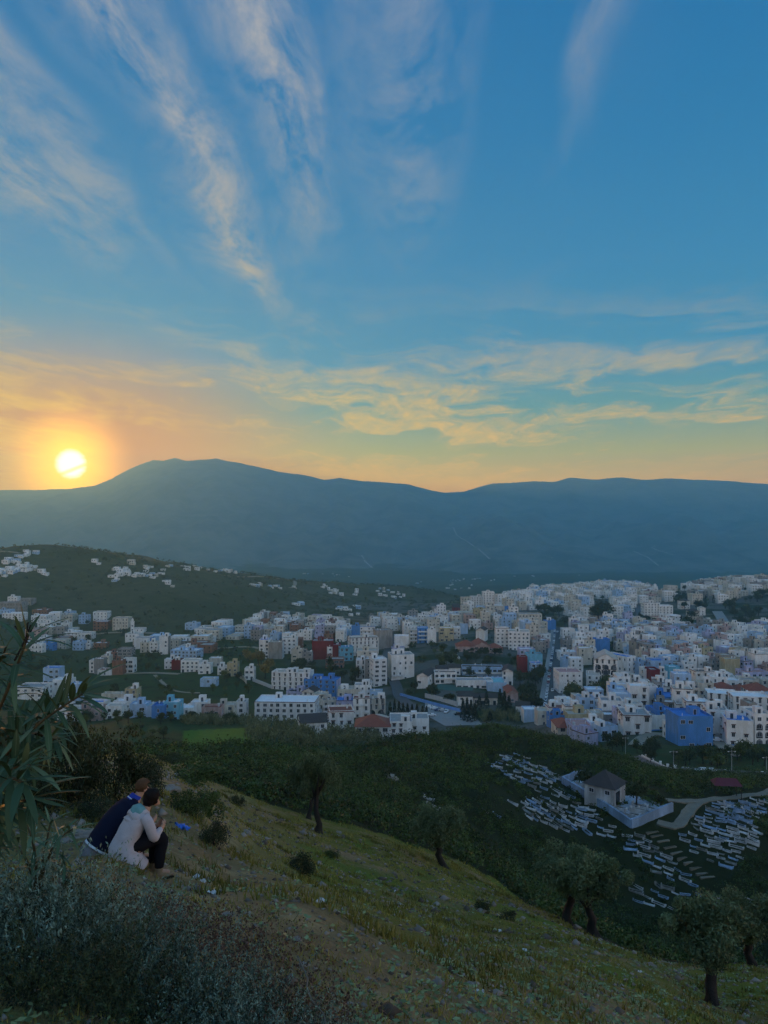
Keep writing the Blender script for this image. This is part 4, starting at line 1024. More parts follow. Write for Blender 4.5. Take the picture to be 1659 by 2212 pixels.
    # hamlets on the far left hill and across the valley
    HAM = [((60, 2222), (140, 2214), 7, 1.0), ((20, 2252), (80, 2238), 9, .9), ((0, 2300), (130, 2272), 22, .8), ((10, 2288), (110, 2270), 16, .8), ((165, 2292), (200, 2290), 3, .9), ((360, 2258), (420, 2255), 2, .8), ((455, 2284), (520, 2280), 6, .9),
           ((440, 2306), (500, 2298), 6, .9), ((500, 2300), (660, 2304), 16, .7), ((450, 2330), (480, 2326), 3, .7), ((520, 2264), (545, 2262), 2, 1.), ((560, 2280), (700, 2272), 10, .8), ((660, 2330), (700, 2344), 4, .7), ((700, 2272), (900, 2282), 18, .8), ((900, 2288), (1100, 2276), 26, .8), ((1100, 2278), (1250, 2290), 22, .8), ((1250, 2290), (1400, 2300), 20, .8),
           ((1000, 2340), (1180, 2352), 14, .7), ((1260, 2345), (1360, 2372), 12, .8), ((1420, 2372), (1560, 2376), 9, .8), ((1500, 2345), (1620, 2400), 10, .8), ((1400, 2418), (1420, 2440), 3, .9), ((1180, 2410), (1220, 2440), 4, .9), ((1330, 2430), (1420, 2460), 5, .9), ((1700, 2300), (2300, 2296), 26, 1.1), ((1500, 2270), (1650, 2276), 14, 1.), ((1650, 2330), (2000, 2320), 16, 1.), ((2350, 2290), (3072, 2270), 26, 1.1), ((1780, 2350), (1900, 2350), 8, 1.)]
    for (a, b, n, s) in HAM:
        for k in range(n):
            t = rng.random(); u = (a[0] + (b[0] - a[0]) * t) / 4 + rng.uniform(-5, 5); v = (a[1] + (b[1] - a[1]) * t) / 4 + rng.uniform(-2.5, 2.5)
            P = hit(u, v, 500)
            if P is None: continue
            W, D, h = rng.uniform(5, 10) * s, rng.uniform(5, 8) * s, rng.choice((2.8, 3, 3.2, 5.6)) * s
            o = len(rest.v); m = keys.index(rng.choice('WWWWWCP')); tmp = MB(); tmp.box(-W/2, W/2, -D/2, D/2, -3, h, m, skip=(5,)); tmp.box(-W/2 + .2, W/2 - .2, -D/2 + .2, D/2 - .2, h - .5, h + .01, len(keys) + 1)
            for i in range(int(W / 3)): tmp.box(-W/2 + 3 * i + 1, -W/2 + 3 * i + 2.2, -D/2 - .06, -D/2, h * .35, h * .65, len(keys) + 3)
            tmp.v = [(P.x + p, P.y + q, P.z + r) for p, q, r in tmp.v]
            rest.v += tmp.v; rest.f += [tuple(i + o for i in f) for f in tmp.f]; rest.m += tmp.m
    o = obj('distant_houses', rest.mesh('distant_houses', [WALL[k] for k in keys] + rmats + [M_pane]))
    tag(o, 'mass of small distant houses of the upper town and the hill hamlets', 'houses', None, 'stuff')
FILL_SINGLE = 95
RANKED = {}
NTH = ['first', 'second', 'third', 'fourth', 'fifth', 'sixth', 'seventh', 'eighth', 'ninth', 'tenth', 'eleventh', 'twelfth', 'thirteenth', 'fourteenth', 'fifteenth', 'sixteenth', 'seventeenth', 'eighteenth', 'nineteenth', 'twentieth']
def rank_labels(ranked):
    """things alike but for where they stand: name each by its place from the left"""
    for words, os_ in ranked.items():
        if len(os_) == 1:
            os_[0]['label'] = 'the only one of the ' + words if False else words.replace('houses', 'house').replace('trees', 'tree').replace('cypresses', 'cypress').replace('palms', 'palm').replace('bushes', 'bush').replace('cars', 'car').replace('olives', 'olive').replace('tombs', 'tomb').replace('posts', 'post')
            continue
        os_.sort(key=lambda o: o.location.x / o.location.y)
        for k, o in enumerate(os_):
            n = NTH[k] if k < len(NTH) else '%dth' % (k + 1)
            o['label'] = ('leftmost of the ' if k == 0 else 'rightmost of the ' if k == len(os_) - 1 else n + ' from the left of the ') + words
            o['group'] = words

PARKS = [
    [(2150,2440),(2262,2430),(2262,2512),(2150,2512)], [(2360,2395),(2455,2395),(2460,2480),(2340,2482)], [(2550,2452),(2625,2452),(2625,2522),(2545,2520)], [(2850,2425),(3090,2370),(3090,2530),(2920,2545),(2850,2480)],
    [(2690,2350),(2760,2365),(2770,2450),(2690,2440)], [(2780,2400),(2860,2390),(2870,2450),(2790,2440)], [(2700,2480),(2770,2480),(2770,2545),(2700,2545)]]

# ------------------------------------------------------------------ streets, tracks and walls laid on the ground
def near_line(x, y, pts):
    best = 1e9
    for (ax, ay), (bx, by) in zip(pts, pts[1:]):
        dx, dy = bx - ax, by - ay; t = max(0, min(1, ((x - ax) * dx + (y - ay) * dy) / (dx * dx + dy * dy + 1e-9)))
        best = min(best, math.hypot(x - ax - t * dx, y - ay - t * dy))
    return best
def px_line(pts, d0=232, step=4.0):
    """picture points (3072 units) -> smooth plan polyline on the ground"""
    raw = [hit(u / 4, v / 4, d0) for u, v in pts]; raw = [(p.x, p.y) for p in raw if p is not None]
    if len(raw) < 2: return None
    out = []
    for i in range(len(raw) - 1):
        p0 = raw[max(0, i - 1)]; p1 = raw[i]; p2 = raw[i + 1]; p3 = raw[min(len(raw) - 1, i + 2)]
        n = max(2, int(math.hypot(p2[0] - p1[0], p2[1] - p1[1]) / step))
        for k in range(n):
            t = k / n
            out.append(tuple(.5 * ((2 * p1[j]) + (-p0[j] + p2[j]) * t + (2 * p0[j] - 5 * p1[j] + 4 * p2[j] - p3[j]) * t * t + (-p0[j] + 3 * p1[j] - 3 * p2[j] + p3[j]) * t ** 3) for j in (0, 1)))
    out.append(raw[-1]); return out
def offsets(line):
    n = len(line); res = []
    for i in range(n):
        a = line[max(0, i - 1)]; b = line[min(n - 1, i + 1)]; dx, dy = b[0] - a[0], b[1] - a[1]; L = math.hypot(dx, dy) or 1
        res.append((-dy / L, dx / L))
    return res
def ribbon(name, line, width, mat, lift=.25, off=0.0, thick=.5, wob=0.0, label=None, kind='structure', parent=None):
    nm = offsets(line); V = []; Fc = []
    pts = []
    rng = random.Random(len(line))
    for (x, y), (nx, ny) in zip(line, nm):
        w = width * (1 + rng.uniform(-wob, wob))
        for s in (-.5, -.17, .17, .5): pts.append((x + nx * (off + s * w), y + ny * (off + s * w)))
    Z = H([p[0] for p in pts], [p[1] for p in pts]) + lift
    zz = Z.reshape(-1, 4); zz = np.maximum(zz, zz.mean(1, keepdims=True)).reshape(-1)
    n = len(line)
    V = [(p[0], p[1], z) for p, z in zip(pts, zz)] + [(p[0], p[1], z - thick) for p, z in zip(pts, zz)]
    for i in range(n - 1):
        for k in range(3): a = i * 4 + k; Fc.append((a, a + 4, a + 5, a + 1))
        a = i * 4; Fc.append((a, a + 4 * n, a + 4 + 4 * n, a + 4)); a = i * 4 + 3; Fc.append((a, a + 4, a + 4 + 4 * n, a + 4 * n))
    me = bpy.data.meshes.new(name); me.from_pydata(V, [], Fc); me.materials.append(mat); me.update()
    o = obj(name, me, parent)
    if parent is None: tag(o, label, None, None, kind)
    return o
def wall_along(name, line, h, t, mat, label, cat='wall', parent=None, cap=None, base=-1.0):
    nm = offsets(line); z = H([p[0] for p in line], [p[1] for p in line]); V = []; Fc = []
    for (x, y), (nx, ny), q in zip(line, nm, z):
        V += [(x - nx * t/2, y - ny * t/2, q + base), (x + nx * t/2, y + ny * t/2, q + base), (x + nx * t/2, y + ny * t/2, q + h), (x - nx * t/2, y - ny * t/2, q + h)]
    for i in range(len(line) - 1):
        a = i * 4
        for k in range(4): Fc.append((a + k, a + (k + 1) % 4, a + 4 + (k + 1) % 4, a + 4 + k))
    e = (len(line) - 1) * 4; Fc += [(3, 2, 1, 0), (e, e + 1, e + 2, e + 3)]
    me = bpy.data.meshes.new(name); me.from_pydata(V, [], Fc); me.materials.append(mat); me.update()
    return tag(obj(name, me, parent), label, cat)
MAIN = px_line([(2208, 2838), (2216, 2760), (2226, 2660), (2234, 2580), (2237, 2512)])
CURVE = px_line([(2450, 2612), (2470, 2650), (2515, 2700), (2570, 2745), (2600, 2775)])
STEEP = px_line([(1572, 2540), (1552, 2600), (1545, 2650), (1562, 2700), (1585, 2745), (1600, 2790), (1660, 2840)])
LANE = px_line([(1268, 2780), (1272, 2830), (1300, 2872), (1350, 2915)])
AVENUE = px_line([(2868, 2446), (2890, 2480), (2915, 2525)])
UPPER = px_line([(2552, 2425), (2560, 2445), (2558, 2468)])
VALLEY = px_line([(330, 2538), (440, 2532), (530, 2530), (620, 2534)])
MIDROAD = px_line([(490, 2696), (600, 2692), (720, 2697)])
FIELDROAD = px_line([(830, 2596), (900, 2592), (1000, 2588), (1060, 2600)])
FOOTPATH = px_line([(620, 2700), (650, 2730), (690, 2760), (740, 2770), (800, 2772)])
FRONT = px_line([(2500, 3034), (2580, 3062), (2680, 3092), (2800, 3110), (2940, 3120), (3090, 3128), (3300, 3140)], 205)
ROADLINES = [(MAIN, 15), (CURVE, 7), (STEEP, 8), (LANE, 5), (AVENUE, 11), (UPPER, 9), (VALLEY, 5)]
ribbon('main_street', MAIN, 10, M_road, .30, label='long straight main street lined with parked cars')
ribbon('pavement', MAIN, 2.6, M_pave, .42, 6.3, label='pavement on the left of the main street'); ribbon('pavement', MAIN, 2.2, M_pave, .42, -6.1, label='pavement on the right of the main street')
ribbon('street', CURVE, 6.5, M_road, .3, label='street curving down past the arcaded house'); ribbon('street', STEEP, 6.5, M_road, .3, label='steep street between the white towers')
ribbon('lane', LANE, 4.5, M_pave, .3, label='narrow lane between white houses'); ribbon('avenue', AVENUE, 10, M_pave, .3, label='pale avenue leading into the gardens'); ribbon('street', UPPER, 9, M_road, .3, label='short street beside the long white hall')
ribbon('road', VALLEY, 5, M_track, .3, label='valley road to the small minaret'); ribbon('road', MIDROAD, 4, M_track, .3, label='pale road across the waste ground'); ribbon('road', FIELDROAD, 5, M_track, .3, label='pale road by the green slope')
ribbon('footpath', FOOTPATH, 2.4, M_track, .2, label='worn footpath over the waste ground', wob=.25)
ribbon('road', FRONT, 9, M_road, .25, label='road with white posts in front of the town')
ribbon('kerb', FRONT, .45, M_pave, .42, 4.7, label='kerb of the road in front of the town')
for pts, w, lb in (([(2540, 2985), (2570, 2955), (2620, 2938), (2680, 2945)], 5, 'lane up to the big blue house'), ([(2860, 2965), (2905, 2990), (2925, 3030)], 6, 'lane below the long white row'), ([(880, 2300 + 0), (1150, 2320), (1180, 2340), (1160, 2352)], 6, 'winding track on the far hill'), ([(0, 2206), (40, 2208), (80, 2214)], 5, 'track over the hilltop'), ([(2000, 2290), (2300, 2286), (2700, 2276)], 9, 'pale road across the far plain'), ([(1500, 2278), (1700, 2284), (1900, 2290)], 9, 'second pale road across the far plain')):
    ln = px_line(pts, 260, 8.0)
    if ln: ribbon('track', ln, w, M_track, .4, label=lb)
fill_town()

def fan_poly(name, pts, mat, lift, label, d0=232):
    P = [hit(u / 4, v / 4, d0) for u, v in pts]; n = 10
    c = sum((p for p in P), Vector()) / len(P); V = []; Fc = []
    for k in range(n + 1):
        for p in P: q = c.lerp(p, k / n); V.append((q.x, q.y, h1(q.x, q.y) + lift))
    m = len(P)
    for k in range(n):
        for i in range(m): a = k * m + i; b = k * m + (i + 1) % m; Fc.append((a, b, b + m, a + m))
    me = bpy.data.meshes.new(name); me.from_pydata(V, [], Fc); me.materials.append(mat); me.update()
    return tag(obj(name, me), label, None, None, 'structure')
fan_poly('parking_square', [(1700, 2802), (1840, 2846), (1900, 2868), (1930, 2900), (1780, 2905), (1700, 2860)], M_pave, .2, 'paved parking square below the school')
fan_poly('sports_court', [(1748, 2738), (1896, 2748), (1888, 2772), (1752, 2760)], flat_mat('court_green', (.06, .13, .11), var=.15, scale=.3), .35, 'green school sports court')
fan_poly('playground', [(1838, 2712), (2008, 2722), (2006, 2744), (1830, 2724)], M_pave, .3, 'paved school playground')
M_bluewall = flat_mat('blue_wall_paint', (.16, .32, .66), var=.25, scale=.6)
wall_along('boundary_wall', px_line([(1600, 2784), (1680, 2806), (1760, 2828), (1845, 2850)]), 1.7, .3, M_bluewall, 'long blue wall sloping down beside the parking square')
wall_along('boundary_wall', px_line([(1700, 2790), (1760, 2804), (1830, 2826)]), 2.4, .4, M_wallstone, 'pale wall behind the blue wall at the school')
wall_along('boundary_wall', px_line([(1010, 2725), (1050, 2740), (1090, 2756)]), 2.2, .4, M_wallstone, 'sloping pale wall left of the white apartment row')
wall_along('boundary_wall', px_line([(1830, 2605), (1826, 2625), (1838, 2640), (1846, 2665)]), 2.0, .5, WALL['W'], 'white zigzag stair wall on the wooded rise')
wall_along('boundary_wall', px_line([(950, 2708), (975, 2722), (985, 2736)]), 3.0, .4, WALL['C'], 'cream sloping wall beside the beige tower house')
rank_labels(RANKED)
# ------------------------------------------------------------------ foliage
def leaf_mat(name, dark, light, rough=.6, spec=.25, trans=.0):
    def b(N, bs, out):
        a = N.n('ShaderNodeAttribute', attribute_name='tint'); oi = N.n('ShaderNodeObjectInfo')
        f = N.m('MULTIPLY_ADD', oi.outputs['Random'], .25, N.m('MULTIPLY', a.outputs['Fac'], .85), clamp=True)
        N.l(N.mix(f, dark, light), bs.inputs['Base Color'])
        if trans:
            t = N.n('ShaderNodeBsdfTranslucent'); N.l(N.mix(f, dark, light), t.inputs[0]); mx = N.n('ShaderNodeMixShader', i_0=trans); N.l(bs.outputs[0], mx.inputs[1]); N.l(t.outputs[0], mx.inputs[2]); N.l(mx.outputs[0], out.inputs[0])
    return material(name, b, rough, spec)
M_bark = flat_mat('bark_grey_brown', (.034, .030, .028), var=.5, scale=5, bump=.8)
M_olive = leaf_mat('olive_leaves', (.026, .046, .018), (.19, .25, .115))
M_dark = leaf_mat('dark_leaves', (.006, .013, .005), (.055, .08, .03))
M_cyp = leaf_mat('cypress_leaves', (.006, .012, .008), (.028, .042, .022))
M_green = leaf_mat('green_leaves', (.02, .034, .010), (.115, .15, .04))
M_autumn = leaf_mat('autumn_leaves', (.07, .06, .02), (.26, .20, .06))
M_scrub = leaf_mat('scrub_leaves', (.003, .010, .003), (.085, .14, .030))
M_reed = leaf_mat('reed_blades', (.05, .06, .025), (.20, .21, .10))
M_grey = leaf_mat('grey_green_leaves', (.014, .034, .022), (.22, .32, .24))
M_purple = leaf_mat('dry_flower_heads', (.028, .016, .011), (.17, .095, .06))
M_grass = leaf_mat('grass_blades', (.055, .058, .008), (.38, .335, .065))
M_weed = leaf_mat('weed_leaves', (.04, .08, .02), (.30, .36, .16))

def quads_from(pos, size, aspect, rg, updir=0.0, flat=0.0):
    """one randomly turned diamond leaf at each pos; size (n,), returns verts, faces"""
    n = len(pos)
    d = rg.normal(size=(n, 3)); d[:, 2] += updir; d /= np.linalg.norm(d, axis=1, keepdims=True)
    e = rg.normal(size=(n, 3)); e[:, 2] *= (1 - flat); s = np.cross(d, e); s /= np.linalg.norm(s, axis=1, keepdims=True) + 1e-9
    L = size[:, None]; Wd = (size * aspect)[:, None]
    V = np.stack([pos - d * L * .5, pos + s * Wd * .5 + d * L * .05, pos + d * L * .5, pos - s * Wd * .5 + d * L * .05], 1)
    return V.reshape(-1, 3), np.arange(n * 4).reshape(n, 4)
def leaf_mesh(name, pos, size, aspect, mat, seed, updir=0.0, tint=None, flat=0.0, extra_mats=()):
    rg = np.random.default_rng(seed)
    V, Fc = quads_from(pos, size, aspect, rg, updir, flat)
    me = mesh_np(name, V, Fc, [mat, *extra_mats])
    t = rg.random(len(pos)) if tint is None else np.clip(tint + rg.normal(0, .16, len(pos)), 0, 1)
    attr(me, 'tint', np.repeat(t, 4))
    return me
def clumps(n, k, rg, rx, rz, z0, jag=.35, power=.5):
    """n leaf points on k uneven lobes filling a crown"""
    c = rg.normal(size=(k, 3)); c /= np.linalg.norm(c, axis=1, keepdims=True); c *= rg.random((k, 1)) ** .5 * .72
    c[:, 2] = np.abs(c[:, 2]) * .9 - .15
    r = rg.uniform(.26, .26 + jag, k)
    i = rg.integers(0, k, n); d = rg.normal(size=(n, 3)); d /= np.linalg.norm(d, axis=1, keepdims=True)
    p = c[i] + d * (r[i] * rg.random(n) ** power)[:, None]
    p = p * np.array([rx, rx, rz]); p[:, 2] += z0
    tint = np.clip(.32 + .40 * d[:, 2] + .25 * (p[:, 2] - z0) / rz, 0, 1) * 0 + np.repeat(rg.random(k), 1)[i] * .6 + .2
    return p, tint
def trunk_mesh(name, h, r, seed, limbs=4, twist=.25, spread=.5, top=.75, base=1.6, nseg=7):
    rg = np.random.default_rng(seed); V = []; Fc = []
    def tube(pts, rad):
        o = len(V); n = nseg
        for p, q in zip(pts, rad):
            for k in range(n):
                a = k * 2 * math.pi / n; w = q * (1 + .18 * math.sin(3 * a + p[2] * 5)); V.append((p[0] + w * math.cos(a), p[1] + w * math.sin(a), p[2]))
        for i in range(len(pts) - 1):
            for k in range(n): Fc.append((o + i * n + k, o + i * n + (k + 1) % n, o + (i + 1) * n + (k + 1) % n, o + (i + 1) * n + k))
    m = 7; x = y = 0; pts = []
    for i in range(m):
        pts.append((x, y, -.3 + (h + .3) * i / (m - 1))); x += rg.normal(0, twist * r); y += rg.normal(0, twist * r)
    tube(pts, [r * (base if i == 0 else 1.25 if i == 1 else 1 - .45 * i / m) for i in range(m)])
    for k in range(limbs):
        a = 2 * math.pi * k / limbs + rg.uniform(-.4, .4); L = h * spread * rg.uniform(.8, 1.3); p = pts[-1] if k else pts[-2]
        seg = [(p[0] + math.cos(a) * L * t, p[1] + math.sin(a) * L * t, p[2] - .05 + L * t * (.9 + .3 * t)) for t in (0, .35, .7, 1)]
        tube(seg, [r * .55, r * .4, r * .25, r * .1])
    return mesh_np(name, V, Fc, [M_bark], smooth=True)

TREES = {}
def tree_kind(kind):
    if kind in TREES: return TREES[kind]
    base, var = kind.rsplit('_', 1); seed = hash_of(kind); rg = np.random.default_rng(seed)
    if base in ('round', 'green', 'autumn'):
        p, t = clumps(640, 13, rg, 3.1, 2.7, 3.3); me = leaf_mesh('crown', p, rg.uniform(.4, .8, len(p)), .7, {'round': M_dark, 'green': M_green, 'autumn': M_autumn}[base], seed, tint=t); tr = trunk_mesh('trunk', 2.2, .22, seed); H0 = 6.0
    elif base == 'cypress':
        n = 420; z = rg.random(n) ** .8; r = (1 - z) ** .7 * 1.15 * (.75 + .35 * rg.random(n)); a = rg.uniform(0, 2 * math.pi, n)
        p = np.stack([r * np.cos(a), r * np.sin(a), .6 + z * 9.2], 1); me = leaf_mesh('crown', p, rg.uniform(.5, 1.0, n), .5, M_cyp, seed, updir=1.2); tr = trunk_mesh('trunk', 2.0, .18, seed, limbs=0); H0 = 10.0
    elif base == 'palm':
        P = []; n = 26
        for k in range(n):
            a = k * 2.4; el = rg.uniform(-.3, 1.0)
            for j in range(9):
                t = (j + 1) / 9; L = 2.3; P.append((math.cos(a) * L * t * math.cos(el * .7), math.sin(a) * L * t * math.cos(el * .7), 6.4 + L * t * math.sin(el) - 1.7 * t * t))
        p = np.array(P); me = leaf_mesh('crown', p, rg.uniform(.4, .75, len(p)), .45, M_green, seed); tr = trunk_mesh('trunk', 6.4, .24, seed, limbs=0, twist=.1, base=1.2); H0 = 7.8
    TREES[kind] = (me, tr, H0); return TREES[kind]
def hash_of(s): return sum((i + 1) * ord(c) for i, c in enumerate(s)) % 99991
NAMES = {'round': ('broadleaf_tree', 'tree'), 'green': ('green_tree', 'tree'), 'autumn': ('autumn_tree', 'tree'), 'cypress': ('cypress_tree', 'tree'), 'palm': ('palm_tree', 'tree')}
TR_RANK = {}
def put_tree(P, h, kind, words, w=None, rng=random):
    me, tr, H0 = tree_kind(kind); s = h / H0
    nm, cat = NAMES[kind.rsplit('_', 1)[0]]
    r = empty(nm, P, rng.uniform(0, 6.28)); sw = s if w is None else w
    r.scale = (sw, sw, s)
    obj('crown', me, r); obj('trunk', tr, r); tag(r, words, cat)
    TR_RANK.setdefault(words, []).append(r)
    return r
def tree_px(u, base, hpx, kind, words, wpx=None, d0=232, rng=random):
    P = hit(u / 4, base / 4, d0)
    if P is None: return
    k = P.y / F / 4; me, tr, H0 = tree_kind(kind)
    return put_tree(P, hpx * k, kind, words, None if wpx is None else wpx * k / (6.4 if not kind.startswith('cyp') else 2.6), rng)
def grove(poly, n, hr, kinds, words, d0=232, seed=1, keep=2.0):
    rng = random.Random(seed); us = [p[0] for p in poly]; vs = [p[1] for p in poly]; k = 0; tries = 0
    while k < n and tries < n * 30:
        tries += 1; u, v = rng.uniform(min(us), max(us)), rng.uniform(min(vs), max(vs))
        if not in_poly(np.array([u]), np.array([v]), poly)[0]: continue
        P = hit(u / 4, v / 4, d0)
        if P is None or not rect_clear(P.x, P.y, keep) or any(near_line(P.x, P.y, ln) < wd / 2 + .5 for ln, wd in ROADLINES): continue
        h = rng.uniform(*hr); put_tree(P, h, rng.choice(kinds), words, h / 7.2 * rng.uniform(.85, 1.2) if 'cyp' not in kinds[0] and 'palm' not in kinds[0] else None, rng); k += 1
R3 = ['round_a', 'round_b', 'round_c']; G3 = ['green_a', 'green_b', 'green_c']; A2 = ['autumn_a', 'autumn_b']; C2 = ['cypress_a', 'cypress_b']
for (u, b, h) in ((1560, 2868, 62), (1578, 2872, 74), (1596, 2874, 70), (1612, 2876, 66), (1630, 2876, 64), (1648, 2874, 58), (1668, 2876, 62), (1690, 2878, 54), (1706, 2880, 58)):
    tree_px(u, b, h, random.choice(C2), 'dark cypresses in the row left of the parking square', 22)
for (u, b, h) in ((1852, 2882, 88), (1868, 2888, 98), (1884, 2890, 92), (1900, 2884, 72), (1918, 2842, 62), (1946, 2838, 70), (2000, 2846, 92), (2018, 2850, 86), (2036, 2854, 74), (1960, 2884, 40)):
    tree_px(u, b, h, random.choice(C2), 'tall dark cypresses right of the parking square', 30)
for (u, b, h, w) in ((1880, 2716, 54, 50), (1955, 2720, 62, 34)): tree_px(u, b, h, 'round_a', 'dark trees in the school playground', w)
for (u, b, h, w) in ((1718, 2788, 62, 56), (1742, 2796, 50, 44), (1792, 2812, 46, 44), (1806, 2808, 40, 38), (1660, 2770, 56, 50), (1640, 2790, 40, 44)): tree_px(u, b, h, random.choice(R3), 'dark trees along the lower school fence', w)
grove([(2070, 2720), (2120, 2700), (2190, 2700), (2180, 2860), (2110, 2850), (2060, 2800)], 15, (7, 12), R3, 'dark trees left of the main street', seed=3, keep=1.0)
grove([(950, 2640), (1090, 2630), (1100, 2720), (980, 2730)], 8, (8, 13), A2 + ['autumn_a'], 'yellowing trees left of the grey party wall', seed=4, keep=1.0)
grove([(1080, 2680), (1290, 2660), (1420, 2700), (1440, 2760), (1300, 2720), (1120, 2730)], 22, (6, 11), R3, 'dark trees above the white apartment row', seed=5, keep=1.5)
grove([(1690, 2600), (1820, 2580), (1830, 2640), (1840, 2680), (1700, 2680), (1660, 2660)], 20, (4, 8), R3 + G3, 'shrubby trees on the slope left of the zigzag stair', seed=6, keep=1.0)
grove([(1850, 2620), (2060, 2622), (2070, 2668), (1860, 2662)], 26, (4, 8), R3, 'dark trees between the red-roofed villa and the school', seed=7, keep=1.0)
for (u, b, h, w) in ((1888, 2612, 26, 26), (1942, 2616, 34, 26)): tree_px(u, b, h, 'round_b', 'round trees before the red-roofed villa', w)
grove([(2230, 2770), (2330, 2780), (2320, 2830), (2240, 2810)], 5, (8, 12), A2 + G3, 'yellow-green trees below the pink-roofed block', seed=8, keep=1.0)
grove([(2350, 2760), (2460, 2740), (2480, 2790), (2380, 2800)], 8, (6, 10), G3 + A2, 'mixed trees below the arcaded house', seed=9, keep=1.0)
tree_px(2410, 2486, 96, 'round_a', 'huge dark tree in the upper town', 96); tree_px(2392, 2486, 80, 'round_b', 'lower half of the huge dark tree clump', 84)
grove([(2150, 2440), (2262, 2430), (2262, 2512), (2150, 2512)], 14, (8, 14), R3, 'dark trees at the top of the main street', seed=10, keep=.5)
grove([(2555, 2455), (2625, 2455), (2620, 2522), (2550, 2520)], 7, (8, 13), R3 + ['cypress_a'], 'dark trees below the long white hall', seed=12, keep=.5)
grove([(2860, 2430), (3080, 2375), (3080, 2525), (2930, 2540)], 34, (7, 14), R3 + ['green_a'], 'dark trees in the gardens at the upper right', seed=13, keep=.5)
grove([(2690, 2355), (2870, 2370), (2860, 2450), (2700, 2440)], 20, (9, 15), R3 + C2, 'dark trees behind the white square tower', seed=14, keep=.5)
grove([(2700, 2480), (2770, 2480), (2770, 2545), (2700, 2545)], 6, (8, 13), R3 + C2, 'dark trees beside the low white depot', seed=15, keep=.5)
for u, b, h in ((2614, 2528, 40), (2660, 2530, 44), (2668, 2546, 42), (2520, 2520, 34)): tree_px(u, b, h, 'palm_a', 'slender palms above the old quarter', 26)
grove([(2490, 2975), (2560, 2990), (2700, 3040), (2880, 3050), (3072, 3000), (3072, 3070), (2800, 3080), (2560, 3050)], 26, (3.5, 7), R3 + G3, 'trees on the green below the big bright blue house', seed=16, d0=225, keep=.5)
tree_px(2886, 3062, 56, 'palm_a', 'single palm by the road with white posts', 34, 225); tree_px(2840, 3058, 46, 'autumn_a', 'straw-coloured tree by the road with white posts', 56, 225)
grove([(520, 2620), (660, 2640), (640, 2700), (560, 2690)], 5, (5, 8), R3, 'dark trees on the waste ground', seed=17)
grove([(80, 2620), (340, 2620), (330, 2700), (120, 2720)], 9, (4, 8), R3, 'dark trees on the meadow of the left valley', seed=18)
grove([(330, 2720), (700, 2720), (980, 2760), (960, 2800), (600, 2790), (350, 2780)], 18, (3, 6), R3 + G3, 'bushy trees between the field row and the pale road', seed=19)
grove([(280, 2886), (980, 2882), (980, 2896), (280, 2900)], 22, (3.5, 6.5), R3 + G3, 'garden trees in front of the field row', seed=20, keep=.3)
grove([(380, 2905), (730, 2905), (740, 2960), (500, 2990)], 9, (3, 5), R3 + G3, 'small trees on the terraced fields', seed=21, keep=.3)
grove([(860, 2690), (1010, 2700), (1000, 2790), (900, 2760)], 9, (4, 8), R3 + G3, 'trees below the beige tower house', seed=22)
grove([(2480, 2960), (2500, 2960), (2500, 3010), (2380, 3010)], 6, (4, 7), R3, 'dark trees behind the lavender corner house', seed=23, keep=.4)
for i_, (poly_, n_, w_) in enumerate((([(2480,2600),(2560,2515),(3072,2530),(3072,2700),(2600,2690)], 26, 'dark trees between the old quarter houses'), ([(2000,2410),(2200,2350),(2560,2350),(2560,2440),(2170,2440)], 22, 'dark trees between the upper town houses'), ([(2250,2520),(2550,2500),(2440,2620),(2240,2650)], 12, 'dark trees between the two streets'), ([(2640,2400),(2850,2340),(3072,2310),(3072,2400),(2850,2425)], 18, 'dark trees on the far right skyline'), ([(1850,2465),(2030,2475),(2190,2600),(2010,2525)], 10, 'dark trees on the slope left of the main street'), ([(990,2500),(1400,2522),(1400,2565),(990,2562)], 12, 'dark trees in the valley cluster'), ([(2480,2720),(2720,2770),(2830,2800),(2640,2850),(2480,2840)], 10, 'dark trees between the front cluster and the hotel'), ([(100,2480),(420,2470),(420,2600),(120,2600)], 14, 'dark trees in the hillside cluster'))):
    grove(poly_, n_, (4.5, 8.5), R3 + ['cypress_a', 'green_a'], w_, seed=40 + i_, keep=-1.2)
rank_labels(TR_RANK)

